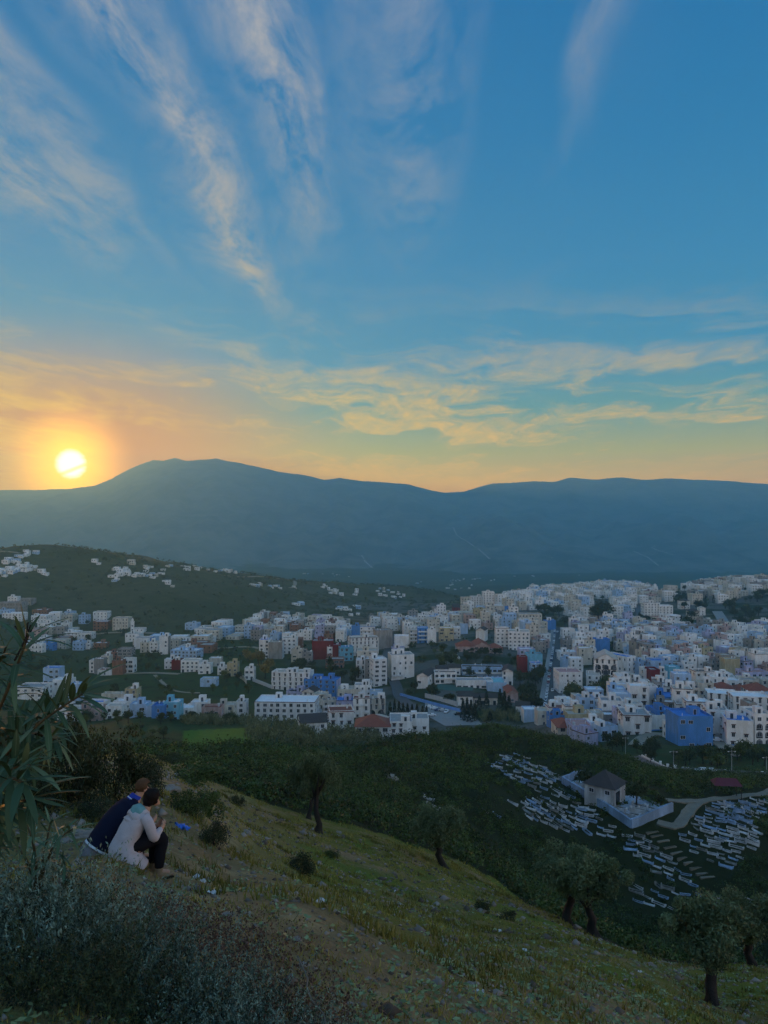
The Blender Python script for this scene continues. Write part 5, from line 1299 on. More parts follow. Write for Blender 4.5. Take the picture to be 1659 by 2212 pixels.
# ------------------------------------------------------------------ scrub over the knoll, woods on far hills, reeds
def build_scrub():
    rg = np.random.default_rng(5); n = 37000
    d = np.sqrt(rg.uniform(46 ** 2, 236 ** 2, n)); u = rg.uniform(-130, 980, n); x = (u - 384) / F * d; y = d
    w = scrub_weight(x, y); keep = w > rg.random(n) * .9
    clear = np.zeros(n, bool)
    for (cx, cy, r) in GRAVE_SPOTS: clear |= (x - cx) ** 2 + (y - cy) ** 2 < r * r
    for ln, wd in ((GPATH, 2.6), (GPATH2, 2.4), (FRONT, 12.0), (STEPS, 3.2)):
        a = np.array(ln)
        for (px, py) in a: clear |= (x - px) ** 2 + (y - py) ** 2 < (wd * .62) ** 2
    patch = _fbm(x / 9, y / 9, 71, 3); inn = in_poly(x, y, CEM_POLY)
    keep &= ~clear & ~(inn & (rg.random(n) < .55))
    # thinned by visible size: keep about one bush per patch it would cover
    dens = np.clip(1.25 - d / 420, .4, 1); keep &= rg.random(n) < dens * np.clip(patch + .85, .15, 1)
    x, y, d, in_cem, patch_k = x[keep], y[keep], d[keep], inn[keep], patch[keep]; z = H(x, y); P = []; S = []; T = []
    order = rg.permutation(len(x))[:11500]
    for i in order:
        far = d[i] > 110; m = 60 if far else 100
        r = rg.uniform(.5, 1.2) * (1.15 if far else 1) * (1.55 if rg.random() < .18 else 1) * (.55 if in_cem[i] else 1); hh = r * rg.uniform(.75, 1.25)
        v = rg.normal(size=(m, 3)); v /= np.linalg.norm(v, axis=1, keepdims=True); v[:, 2] = np.abs(v[:, 2])
        lump = 1 + .35 * np.sin(v[:, 0] * 5 + i) * np.cos(v[:, 1] * 6 + i * 2)
        q = v * (np.array([r, r, hh]) * rg.uniform(.72, 1.05, (m, 1)) * lump[:, None])
        P.append(q + (x[i], y[i], z[i] - .1)); S.append(rg.uniform(.13, .27, m) * (1.4 if far else 1.0)); T.append(np.full(m, np.clip(rg.normal(.34, .2), 0, 1)) * (.55 + .45 * v[:, 2]) if False else np.full(m, np.clip(rg.normal(.34, .20) + .5 * patch_k[i], 0, 1)))
    P = np.concatenate(P); S = np.concatenate(S); T = np.concatenate(T)
    o = obj('scrub', leaf_mesh('scrub', P, S, .75, M_scrub, 6, tint=T)); tag(o, 'dense dark evergreen scrub covering the knoll', 'scrub', None, 'stuff')
def build_woods():
    rg = np.random.default_rng(8); P = []; S = []; T = []; n = 5200
    d = rg.uniform(560, 1900, n); u = rg.uniform(-60, 560, n); x = (u - 384) / F * d; z = H(x, d); v = HV - z / d * F
    wood = _fbm(x / 110, d / 110, 51, 4); keep = (wood > -.02) & (u < 250 + (d - 560) * .45)
    extra = (rg.random(n) < .25) & (u < 520); keep |= extra
    ok = np.ones(n, bool)
    for a, b, r in TAKEN: ok &= (x - a) ** 2 + (d - b) ** 2 > (r + 2.5) ** 2
    for i in np.nonzero(keep & ok)[0]:
        m = 12; r = rg.uniform(1.6, 3.6); q = rg.normal(size=(m, 3)); q /= np.linalg.norm(q, axis=1, keepdims=True); q[:, 2] = np.abs(q[:, 2])
        P.append(q * r * rg.uniform(.6, 1, (m, 1)) + (x[i], d[i], z[i] + r * .3)); S.append(rg.uniform(1.2, 2.4, m)); T.append(np.full(m, rg.random()))
    o = obj('woodland', leaf_mesh('woodland', np.concatenate(P), np.concatenate(S), .8, M_dark, 9, tint=np.concatenate(T))); tag(o, 'dark woodland scattered over the far hill', 'woodland', None, 'stuff')
def build_reeds():
    rg = np.random.default_rng(10); P = []; S = []; T = []
    for (u0, u1, v0, v1, n) in ((985, 1240, 2890, 2975, 190), (1180, 1420, 2925, 2990, 150), (1380, 1520, 2935, 2985, 80), (860, 1000, 2880, 2905, 70), (730, 870, 2884, 2900, 60), (1930, 2080, 2862, 2890, 70)):
        for k in range(n):
            Q = hit(rg.uniform(u0, u1) / 4, rg.uniform(v0, v1) / 4, 232, 480, 260)
            if Q is None or not rect_clear(Q.x, Q.y, .3): continue
            m = 34; r = rg.uniform(.8, 1.6); hh = rg.uniform(2.2, 4.2); a = rg.uniform(0, 6.28, m); rr = r * np.sqrt(rg.random(m)); zz = hh * rg.random(m) ** .7
            P.append(np.stack([Q.x + rr * np.cos(a), Q.y + rr * np.sin(a), Q.z + zz], 1)); S.append(rg.uniform(.7, 1.5, m)); T.append(np.full(m, rg.random() * .8))
    o = obj('reed_bed', leaf_mesh('reed_bed', np.concatenate(P), np.concatenate(S), .3, M_reed, 11, updir=2.2, tint=np.concatenate(T))); tag(o, 'tall reeds and brush below the long white block', 'reeds', None, 'stuff')
# ------------------------------------------------------------------ cemetery on the slope at the right
def tomb_meshes():
    out = []
    for k in range(5):
        b = MB(); L, Wd, hh, t = 2.1, .82, (.34, .4, .3, .44, .32)[k], .10
        if k in (0, 1, 3):      # open frame with earth inside
            b.box(-L/2, L/2, -Wd/2, -Wd/2 + t, -.5, hh); b.box(-L/2, L/2, Wd/2 - t, Wd/2, -.5, hh); b.box(-L/2, -L/2 + t, -Wd/2 + t, Wd/2 - t, -.5, hh); b.box(L/2 - t, L/2, -Wd/2 + t, Wd/2 - t, -.5, hh)
            b.box(-L/2 + t, L/2 - t, -Wd/2 + t, Wd/2 - t, -.5, hh - .22, 1)
        elif k == 2:            # closed slab with a ridge
            b.box(-L/2, L/2, -Wd/2, Wd/2, -.5, hh * .6); b.face([(-L/2 + .1, -Wd/2 + .12, hh * .6), (L/2 - .1, -Wd/2 + .12, hh * .6), (L/2 - .15, 0, hh + .1), (-L/2 + .15, 0, hh + .1)]); b.face([(L/2 - .1, Wd/2 - .12, hh * .6), (-L/2 + .1, Wd/2 - .12, hh * .6), (-L/2 + .15, 0, hh + .1), (L/2 - .15, 0, hh + .1)])
            b.face([(-L/2 + .1, Wd/2 - .12, hh * .6), (-L/2 + .1, -Wd/2 + .12, hh * .6), (-L/2 + .15, 0, hh + .1)]); b.face([(L/2 - .1, -Wd/2 + .12, hh * .6), (L/2 - .1, Wd/2 - .12, hh * .6), (L/2 - .15, 0, hh + .1)])
        else:                   # low worn kerb
            b.box(-L/2, L/2, -Wd/2, -Wd/2 + .1, -.5, hh * .5); b.box(-L/2, L/2, Wd/2 - .1, Wd/2, -.5, hh * .5); b.box(L/2 - .1, L/2, -Wd/2 + .1, Wd/2 - .1, -.5, hh * .5)
            b.box(-L/2, L/2 - .1, -Wd/2 + .1, Wd/2 - .1, -.5, .02, 1)
        # head and foot stones with rounded tops
        for sx, h2 in ((-1, hh + (.34, .22, .4, .5, .28)[k]), (1, hh + (.22, .12, .25, .3, 0.1)[k])):
            x0 = sx * (L/2 + .003); n = 6; w = Wd * .36
            pr = [(w * math.cos(a), h2 - w * .8 + w * .8 * math.sin(a)) for a in [i * math.pi / n for i in range(n + 1)]]
            pts = [(w, -.5)] + pr + [(-w, -.5)]
            f = [(x0, p, q) for p, q in pts]; g = [(x0 + sx * .14, p, q) for p, q in pts]
            b.face(f if sx < 0 else f[::-1]); b.face(g[::-1] if sx < 0 else g)
            for i in range(len(pts) - 1): b.face([f[i], g[i], g[i + 1], f[i + 1]] if sx > 0 else [f[i + 1], g[i + 1], g[i], f[i]])
        out.append(b)
    return out
M_lime = [wall_mat('limewash_white', (.66, .68, .70), .5), wall_mat('limewash_blue', (.34, .48, .68), .45), wall_mat('weathered_stone', (.30, .31, .30), .5)]
M_earth = flat_mat('grave_earth', (.035, .035, .022), var=.5, scale=3)
_tb = tomb_meshes(); TOMBS = [[b.mesh('tomb', [m, M_earth]) for b in _tb] for m in M_lime]
CL = [  # outline, how many, share of bluish ones, which cluster
    ([(1950,3035),(2060,3015),(2130,3040),(2240,3110),(2370,3190),(2330,3250),(2200,3190),(2090,3140),(1990,3090)], 70, .5, 'whitewashed tomb in the sloping cluster left of the walled shrine', 'left of the walled shrine'),
    ([(2085,3205),(2180,3190),(2285,3240),(2300,3330),(2210,3310),(2110,3270)], 40, .3, 'whitewashed tomb in the lower left cluster of the cemetery', 'in the lower left cluster'),
    ([(2270,3200),(2360,3220),(2480,3290),(2450,3350),(2330,3330)], 16, .2, 'weathered tomb just below the shrine wall', 'below the shrine wall'),
    ([(2800,3185),(3080,3180),(3062,3250),(2960,3300),(2810,3270),(2780,3240)], 52, .5, 'bluish-white tomb in the dense cluster right of the cemetery path', 'right of the cemetery path'),
    ([(2700,3310),(2850,3240),(3035,3300),(3025,3400),(2900,3470),(2770,3420)], 52, .3, 'whitewashed tomb right of the cemetery steps', 'right of the steps'),
    ([(2490,3330),(2600,3330),(2720,3420),(2830,3480),(2780,3550),(2640,3510),(2520,3400)], 32, .25, 'whitewashed tomb left of the cemetery steps', 'left of the steps'),
    ([(2490,3515),(2700,3560),(2900,3580),(3062,3610),(3040,3670),(2800,3655),(2560,3620)], 30, .35, 'whitewashed tomb low down behind the olive crown', 'behind the olive crown'),
]
GRAVE_SPOTS = []; GR_D0 = 58
GPATH = px_line([(3200, 3165), (3072, 3170), (2960, 3186), (2860, 3196), (2790, 3212), (2750, 3255), (2715, 3300), (2670, 3300), (2630, 3288)], GR_D0, 1.5)
GPATH2 = px_line([(2800, 3206), (2720, 3206), (2660, 3200)], GR_D0, 1.5)
STEPS = px_line([(2610, 3330), (2680, 3390), (2760, 3450), (2830, 3510)], GR_D0, 1.2)
CEM_POLY = [(p.x, p.y) for p in (hit(u / 4, v / 4, GR_D0) for u, v in ((1930, 3020), (2100, 3000), (2400, 3110), (2700, 3180), (3072, 3150), (3072, 3420), (2900, 3500), (2860, 3560), (3072, 3600), (3072, 3690), (2500, 3630), (2480, 3480), (2280, 3360), (2060, 3290), (1930, 3100))) if p is not None]
ENC = px_line([(2250, 3135), (2330, 3185), (2420, 3240), (2525, 3312)], GR_D0, 1.5); ENC2 = px_line([(2525, 3312), (2610, 3278), (2690, 3245)], GR_D0, 1.5); ENC3 = px_line([(2250, 3135), (2290, 3118), (2330, 3108)], GR_D0, 1.5)
def slope_rot(x, y, yaw):
    """a turn that lays a thing along the slope, less steep than the ground"""
    e = .6; gx = (h1(x + e, y) - h1(x - e, y)) / (2 * e) * .5; gy = (h1(x, y + e) - h1(x, y - e)) / (2 * e) * .5
    n = Vector((-gx, -gy, 1)).normalized(); f = Vector((math.cos(yaw), math.sin(yaw), 0)); f = (f - n * f.dot(n)).normalized(); s = n.cross(f)
    return Matrix((f, s, n)).transposed().to_euler()
M_gtrack = flat_mat('trodden_earth', (.20, .18, .14), var=.35, scale=1.5)
TOMB_RANK = {}
def tombs():
    rng = random.Random(21)
    def one(P, blue, label, group):
        c = 1 if rng.random() < blue else (2 if rng.random() < .22 else 0)
        f = rng.randrange(5); o = obj('tomb', TOMBS[c][f]); o.location = P; o.rotation_euler = slope_rot(P.x, P.y, R(-36) + rng.gauss(0, .26)); s = rng.choice((.42, .5, .56, .64, .74)) * rng.uniform(.9, 1.1); o.scale = (s, s, s * rng.uniform(.7, .95))
        tag(o, label, 'tomb', group)
        if group: TOMB_RANK.setdefault('%s %s tombs %s' % (('white', 'bluish', 'grey')[c], ('open-framed', 'deep-framed', 'ridged', 'high-headed', 'low-kerbed')[f], group), []).append(o)
        GRAVE_SPOTS.append((P.x, P.y, .8))
    for poly, n, blue, label, group in CL:
        us = [p[0] for p in poly]; vs = [p[1] for p in poly]; k = tries = 0; centres = [(rng.uniform(min(us), max(us)), rng.uniform(min(vs), max(vs))) for _ in range(6)]
        while k < n and tries < n * 60:
            tries += 1
            if rng.random() < .5: c = rng.choice(centres); u, v = rng.gauss(c[0], 55), rng.gauss(c[1], 34)
            else: u, v = rng.uniform(min(us), max(us)), rng.uniform(min(vs), max(vs))
            if not in_poly(np.array([u]), np.array([v]), poly)[0]: continue
            P = hit(u / 4, v / 4, GR_D0, 260, 300)
            if P is None or any((P.x - a) ** 2 + (P.y - b) ** 2 < 1.08 ** 2 for a, b, r in GRAVE_SPOTS) or min(near_line(P.x, P.y, l) for l in (GPATH, GPATH2, STEPS, ENC, ENC2)) < 1.7: continue
            one(P, blue, label, group); k += 1
    for (u, v), lb in (((1715, 3200), 'white open tomb alone in the scrub of the knoll'), ((1732, 3226), 'white worn tomb just below the lone one in the scrub'), ((1940, 3245), 'pale walled tomb at the left edge of the cemetery'), ((1988, 3262), 'white double tomb beside the pale walled one'), ((2050, 3214), 'bright tilted tomb slab apart from the clusters')):
        one(hit(u / 4, v / 4, GR_D0), .1, lb, None)
tombs()
rank_labels(TOMB_RANK)
ribbon('cemetery_path', GPATH, 1.5, M_gtrack, .06, thick=.4, wob=.15, label='pale path winding through the cemetery'); ribbon('cemetery_path', GPATH2, 1.3, M_gtrack, .05, thick=.4, wob=.15, label='pale path along the shrine')
def steps():
    n = 15; L = len(STEPS); P0 = STEPS[0]; r = empty('staircase', (P0[0], P0[1], h1(*P0))); tag(r, 'worn concrete steps running down through the tombs', 'steps')
    me = MB(); me.box(-.95, .95, -.17, .17, -.5, .1); me = me.mesh('step', [M_gtrack]); nm = offsets(STEPS)
    for k in range(n):
        i = min(L - 1, int(k * (L - 1) / (n - 1))); x, y = STEPS[i]; o = obj('step', me, r); o.location = (x - P0[0], y - P0[1], h1(x, y) - r.location.z); o.rotation_euler.z = math.atan2(nm[i][1], nm[i][0]) + random.uniform(-.06, .06)
steps()
YARD = {}
def shrine():
    m = M_lime[1]
    w = wall_along('enclosure_wall', ENC, 1.2, .3, m, 'long pale blue wall of the shrine yard facing downhill', base=-1.6); wall_along('enclosure_wall', ENC2, 1.3, .3, m, 'pierced pale blue wall closing the right of the shrine yard', base=-1.6); wall_along('enclosure_wall', ENC3, 1.2, .35, m, 'short back wall of the shrine yard', base=-1.6)
    # yard floor
    pts = [(2262, 3132), (2330, 3178), (2420, 3232), (2522, 3300), (2610, 3266), (2680, 3236), (2560, 3190), (2430, 3170), (2330, 3120)]
    fan_poly('shrine_yard', pts, flat_mat('yard_limewash', (.34, .40, .47), var=.4, scale=.8), .12, 'whitewashed floor of the shrine yard', GR_D0)
    P = hit(2420 / 4, 3212 / 4, GR_D0); r = empty('shrine', P, R(-40)); W, D, h = 4.7, 4.2, 3.1
    b = MB(); body(b, W, D, h, par=0); obj('wall', b.mesh('wall', [M_lime[0]]), r)
    rb = MB(); e = .35; a = [(-W/2 - e, -D/2 - e, h), (W/2 + e, -D/2 - e, h), (W/2 + e, D/2 + e, h), (-W/2 - e, D/2 + e, h)]; t = (0, 0, h + 2.0)
    for i in range(4): rb.face([a[i], a[(i + 1) % 4], t])
    rb.face(a[::-1]); obj('roof', rb.mesh('roof', [ROOF['d']]), r)
    d = obj('door', DOOR, r); d.location = (W/2 + .01, -.9, 0); d.rotation_euler.z = R(90); d.scale = (1.05, 1, 1.1)
    for x, z in ((-1.2, 2.0), (1.3, 2.1)): o = obj('window', WIN['plain'], r); o.location = (x, -D/2 - .01, z); o.scale = (.55, 1, .42)
    tag(r, 'square white shrine with dark pyramid roof in the cemetery', 'shrine')
    rng = random.Random(5)
    for k, (u, v) in enumerate(((2470, 3256), (2500, 3270), (2530, 3262), (2552, 3250), (2585, 3250), (2480, 3236), (2610, 3240), (2560, 3228), (2350, 3176), (2330, 3150))):
        o = obj('tomb', TOMBS[0][rng.choice((0, 1, 4))]); Q = hit(u / 4, v / 4, GR_D0); o.location = Q + Vector((0, 0, .15)); o.rotation_euler.z = R(-40); tag(o, '', 'tomb'); YARD.setdefault('low tombs on the shrine yard floor', []).append(o)
    rank_labels(YARD)
    # open shelter by the path
    P = hit(2905 / 4, 3186 / 4, GR_D0); r = empty('shelter', P, R(-8)); b = MB(); b.face([(-2.2, -1.5, 2.2), (2.2, -1.5, 2.2), (1.6, 0, 3.1), (-1.6, 0, 3.1)]); b.face([(2.2, 1.5, 2.2), (-2.2, 1.5, 2.2), (-1.6, 0, 3.1), (1.6, 0, 3.1)]); b.face([(2.2, -1.5, 2.2), (2.2, 1.5, 2.2), (1.6, 0, 3.1)]); b.face([(-2.2, 1.5, 2.2), (-2.2, -1.5, 2.2), (-1.6, 0, 3.1)]); b.face([(-2.2, -1.5, 2.19), (-2.2, 1.5, 2.19), (2.2, 1.5, 2.19), (2.2, -1.5, 2.19)])
    obj('roof', b.mesh('roof', [flat_mat('shelter_roof_maroon', (.12, .035, .05), var=.2)]), r); q = MB(); q.box(-.05, .05, -.05, .05, -.6, 2.2); q = q.mesh('post', [M_bark])
    for sx in (-2, 2):
        for sy in (-1.3, 1.3): o = obj('post', q, r); o.location = (sx, sy, 0)
    tag(r, 'open shelter with maroon roof beside the cemetery path', 'shelter')
shrine()
for (u, b_, h_, w_, lb) in ((2340, 3155, 90, 96, 'dark tree beside the left wall of the shrine'), (2545, 3228, 118, 120, 'dark tree growing in the shrine yard'), (2645, 3225, 56, 60, 'thin shrub tree at the right wall of the shrine yard'), (2290, 3085, 52, 70, 'round bush tree above the shrine roof')):
    t_ = tree_px(u, b_, h_, 'round_c', lb, w_, GR_D0)
    t_['label'] = lb
# ------------------------------------------------------------------ road furniture and cars
def road_things():
    nm = offsets(FRONT); post = MB(); post.box(-.3, .3, -.22, .22, -.4, 1.15); post.box(-.36, .36, -.28, .28, 1.15, 1.3); post = post.mesh('post', [WALL['W']]); rank = {}
    ln = [(x + nx * 5.6, y + ny * 5.6) for (x, y), (nx, ny) in zip(FRONT, nm)]
    wall_along('parapet_wall', ln, .55, .3, WALL['W'], 'low white parapet along the road in front of the town', base=-2.5)
    acc = 0.0; k = 0
    for i in range(1, len(ln)):
        acc += math.hypot(ln[i][0] - ln[i - 1][0], ln[i][1] - ln[i - 1][1])
        if acc > 6.0 and px_of(ln[i][0], ln[i][1], h1(*ln[i]))[0] < 800:
            acc = 0; o = obj('bollard', post); o.location = (*ln[i], h1(*ln[i])); o.location.z += .003; tag(o, '', 'bollard'); rank.setdefault('white posts along the road parapet', []).append(o)
    rank_labels(rank)
    M_steel = flat_mat('lamp_steel', (.45, .46, .46), var=.1, metal=.3)
    for (u, b_, t_) in ((2502, 3018, 2948), (2694, 3082, 3012), (2927, 3118, 3016), (3066, 3136, 3050)):
        P = hit(u / 4, b_ / 4, 205); kk = P.y / F / 4; h = max(5.5, (b_ - t_) * kk); r = empty('street_lamp', P); n = 8
        q = MB()
        for i in range(n):
            a, c = 2 * math.pi * i / n, 2 * math.pi * (i + 1) / n; q.face([(.09 * math.cos(a), .09 * math.sin(a), -.5), (.09 * math.cos(c), .09 * math.sin(c), -.5), (.05 * math.cos(c), .05 * math.sin(c), h), (.05 * math.cos(a), .05 * math.sin(a), h)])
        obj('pole', q.mesh('pole', [M_steel]), r)
        for s in (-1, 1):
            q = MB(); q.box(min(0, s * .9), max(0, s * .9), -.03, .03, h - .35, h - .29); obj('arm', q.mesh('arm', [M_steel]), r)
            q = MB(); q.box(s * .9 - .16, s * .9 + .16, -.12, .12, h - .45, h - .30); obj('lamp_head', q.mesh('lamp_head', [WALL['W']]), r)
        tag(r, '', 'street lamp'); LAMPS.setdefault('tall white lamp posts along the front road', []).append(r)
    rank_labels(LAMPS)
LAMPS = {}
road_things()
CAR_COL = [('white', (.75, .76, .78)), ('silver', (.45, .47, .50)), ('black', (.02, .02, .025)), ('dark blue', (.03, .06, .16)), ('red', (.30, .03, .03))]
def car_parts():
    prof = [(-2.05, .35), (-2.1, .75), (-1.85, .92), (-1.2, .98), (-.55, 1.42), (.85, 1.45), (1.55, 1.0), (2.0, .92), (2.1, .6), (2.05, .35)]
    b = MB(); w = .84
    for i in range(len(prof) - 1):
        (x0, z0), (x1, z1) = prof[i], prof[i + 1]; k0 = .86 if z0 > 1.1 else 1; k1 = .86 if z1 > 1.1 else 1
        b.face([(x0, -w * k0, z0), (x0, w * k0, z0), (x1, w * k1, z1), (x1, -w * k1, z1)])
    for s in (-1, 1):
        b.face([(x, s * w * (.86 if z > 1.1 else 1), z) for x, z in (prof if s > 0 else prof[::-1])])
    b.face([(-2.05, -w, .35), (2.05, -w, .35), (2.05, w, .35), (-2.05, w, .35)][::-1])
    g = MB()
    for s in (-1, 1): g.face([(-1.05, s * (w * .98), 1.0), (1.35, s * (w * .98), 1.02), (.8, s * (w * .86 + .012), 1.36), (-.5, s * (w * .86 + .012), 1.34)])
    g.face([(-1.16, -w * .78, 1.02), (-1.16, w * .78, 1.02), (-.6, w * .72, 1.40), (-.6, -w * .72, 1.40)]); g.face([(1.5, w * .78, 1.06), (1.5, -w * .78, 1.06), (.93, -w * .72, 1.43), (.93, w * .72, 1.43)])
    t = MB(); n = 10
    ring = [(.31 * math.cos(2 * math.pi * k / n), .31 * math.sin(2 * math.pi * k / n)) for k in range(n)]
    for k in range(n): t.face([(ring[k][0], -.1, ring[k][1]), (ring[(k + 1) % n][0], -.1, ring[(k + 1) % n][1]), (ring[(k + 1) % n][0], .1, ring[(k + 1) % n][1]), (ring[k][0], .1, ring[k][1])])
    t.face([(x, -.1, z) for x, z in ring]); t.face([(x, .1, z) for x, z in ring[::-1]])
    return b, g.mesh('car_windows', [M_pane]), t.mesh('wheel', [flat_mat('tyre_rubber', (.015, .015, .015))])
_cb, CARG, CARW = car_parts(); CARB = {n: _cb.mesh('car_body', [flat_mat('car_paint_' + n.replace(' ', '_'), c, .35, .05, spec=.5)]) for n, c in CAR_COL}
CARS = {}
def car(x, y, yaw, colour, words, lift=.34):
    r = empty('car', (x, y, h1(x, y) + lift), yaw); obj('body', CARB[colour], r); obj('windows', CARG, r)
    for sx in (-1.3, 1.3):
        for sy in (-.78, .78): o = obj('wheel', CARW, r); o.location = (sx, sy, .31)
    tag(r, '', 'car'); CARS.setdefault(colour + ' ' + words, []).append(r)
def cars():
    rng = random.Random(4); nm = offsets(MAIN); pick = lambda: rng.choice(['white'] * 4 + ['silver'] * 2 + ['black', 'dark blue', 'red'])
    dist = 0; last = 0
    for i in range(2, len(MAIN) - 2):
        dist += math.hypot(MAIN[i][0] - MAIN[i - 1][0], MAIN[i][1] - MAIN[i - 1][1])
        a = math.atan2(MAIN[i + 1][1] - MAIN[i][1], MAIN[i + 1][0] - MAIN[i][0])
        if dist - last > 6.3 and rng.random() < .85:
            last = dist; x, y = MAIN[i]; nx, ny = nm[i]; car(x + nx * 3.9, y + ny * 3.9, a, pick(), 'cars on the main street left kerb')
            if rng.random() < .45: car(x - nx * 4.0, y - ny * 4.0, a, pick(), 'cars on the main street right kerb')
    for t, o in ((.18, .8), (.38, -1.2), (.62, 1.0), (.8, -1.0), (.9, 1.4)):
        i = int(t * (len(MAIN) - 2)); a = math.atan2(MAIN[i + 1][1] - MAIN[i][1], MAIN[i + 1][0] - MAIN[i][0]); car(MAIN[i][0] + nm[i][0] * o, MAIN[i][1] + nm[i][1] * o, a, 'white', 'cars in mid main street')
    for (u, v, c) in ((1716, 2832, 'white'), (1735, 2838, 'white'), (1752, 2846, 'dark blue'), (1768, 2846, 'silver'), (1786, 2852, 'white'), (1728, 2866, 'white'), (1832, 2862, 'black')):
        P = hit(u / 4, v / 4, 232); car(P.x, P.y, R(rng.choice((-10, 5, 70))), c, 'cars in the parking square', .24)
    for (u, v, c) in ((2812, 3108, 'white'), (2842, 3116, 'silver'), (2866, 2968, 'white')):
        P = hit(u / 4, v / 4, 205); car(P.x, P.y, R(-4), c, 'cars near the front road', .28)
    rank_labels(CARS)
cars()
build_scrub(); build_woods(); build_reeds()
# ------------------------------------------------------------------ olive trees on the slope
def olive_kind(seed, lean=0.0):
    rg = np.random.default_rng(seed); k = 30; n = 17000
    c = rg.normal(size=(k, 3)); c /= np.linalg.norm(c, axis=1, keepdims=True); c *= rg.random((k, 1)) ** .45 * np.array([1.55, 1.45, .9]); c[:, 2] += 2.55; c[:, 0] += lean
    r = rg.uniform(.32, .62, k); i = rg.integers(0, k, n); d = rg.normal(size=(n, 3)); d /= np.linalg.norm(d, axis=1, keepdims=True)
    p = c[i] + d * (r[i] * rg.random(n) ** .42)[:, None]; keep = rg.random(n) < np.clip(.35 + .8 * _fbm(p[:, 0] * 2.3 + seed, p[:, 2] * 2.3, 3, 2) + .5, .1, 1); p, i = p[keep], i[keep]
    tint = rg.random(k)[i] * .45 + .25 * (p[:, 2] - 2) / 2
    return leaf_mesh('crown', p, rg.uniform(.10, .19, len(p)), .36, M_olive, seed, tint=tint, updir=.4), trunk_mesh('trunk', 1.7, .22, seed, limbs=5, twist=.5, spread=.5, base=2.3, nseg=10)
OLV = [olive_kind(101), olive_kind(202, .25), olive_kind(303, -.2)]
for (u, d, hh, kk, rz, lb) in ((709, 22.5, 3.2, 0, .4, 'olive tree with thick split trunk at the bottom right corner'), (318, 42, 4.4, 1, 2.1, 'olive tree with leaning gnarled trunk on the middle of the slope'), (308, 50, 3.4, 2, 4.0, 'smaller olive stem just behind the leaning olive'), (442, 47, 4.0, 2, 1.2, 'low round olive tree at the edge of the grass'),
                           (568, 41, 4.4, 1, 5.0, 'big olive tree at the dip left of the steps'), (592, 40, 4.4, 0, 3.1, 'second olive trunk right beside the big olive in the dip'), (752, 33, 3.4, 2, .9, 'shaded olive behind the bottom right olive')):
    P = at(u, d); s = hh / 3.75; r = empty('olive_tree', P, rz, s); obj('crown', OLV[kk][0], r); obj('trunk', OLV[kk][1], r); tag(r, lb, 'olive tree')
    if 300 < u < 325: r.scale = (s * .72, s * .72, s * 1.05)
# ------------------------------------------------------------------ bushes near the path
def bush_mesh(seed, mat, n=2600, leaf=(.05, .10), asp=.5, k=17):
    rg = np.random.default_rng(seed); c = rg.normal(size=(k, 3)); c /= np.linalg.norm(c, axis=1, keepdims=True); c *= rg.random((k, 1)) ** .5 * .8; c[:, 2] = np.abs(c[:, 2]) * .8 + .12
    r = rg.uniform(.16, .4, k); i = rg.integers(0, k, n); d = rg.normal(size=(n, 3)); d /= np.linalg.norm(d, axis=1, keepdims=True)
    p = c[i] + d * (r[i] * rg.random(n) ** .3)[:, None]; p[:, 2] = np.maximum(p[:, 2], -.05)
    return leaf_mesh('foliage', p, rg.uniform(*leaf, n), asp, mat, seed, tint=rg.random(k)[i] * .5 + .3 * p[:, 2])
def stem_mesh(seed):
    rg = np.random.default_rng(seed); b = MB()
    for k in range(7):
        a = rg.uniform(0, 6.28); L = rg.uniform(.4, .8); x, y = math.cos(a) * L * .6, math.sin(a) * L * .6; w = .02
        b.face([(-w, 0, -.2), (w, 0, -.2), (x + w * .4, y, L), (x - w * .4, y, L)]); b.face([(0, -w, -.2), (0, w, -.2), (x, y + w * .4, L), (x, y - w * .4, L)])
    return b.mesh('stem', [M_bark])
BUSH = {'dark': [bush_mesh(s, M_dark, 5200, (.035, .075)) for s in (31, 32)], 'green': [bush_mesh(s, M_scrub, 3000, (.05, .1)) for s in (33, 34)], 'leafy': [bush_mesh(35, M_green, 2600, (.04, .07), .6)]}; STEM = stem_mesh(3)
def bush(u, d, w, h, kind, label, k=0):
    P = at(u, d); r = empty('bush', P, u * .7); r.scale = (w, w, h); obj('foliage', BUSH[kind][k % len(BUSH[kind])], r); obj('stem', STEM, r); tag(r, label, 'bush')
def bush_px(u, v, wpx, hpx, kind, label, k=0):
    P = hit(u, v, 7.5, 120, 500); kk = P.y / F; bush(u, P.y, wpx * kk / 1.35, hpx * kk / .95, kind, label, k)
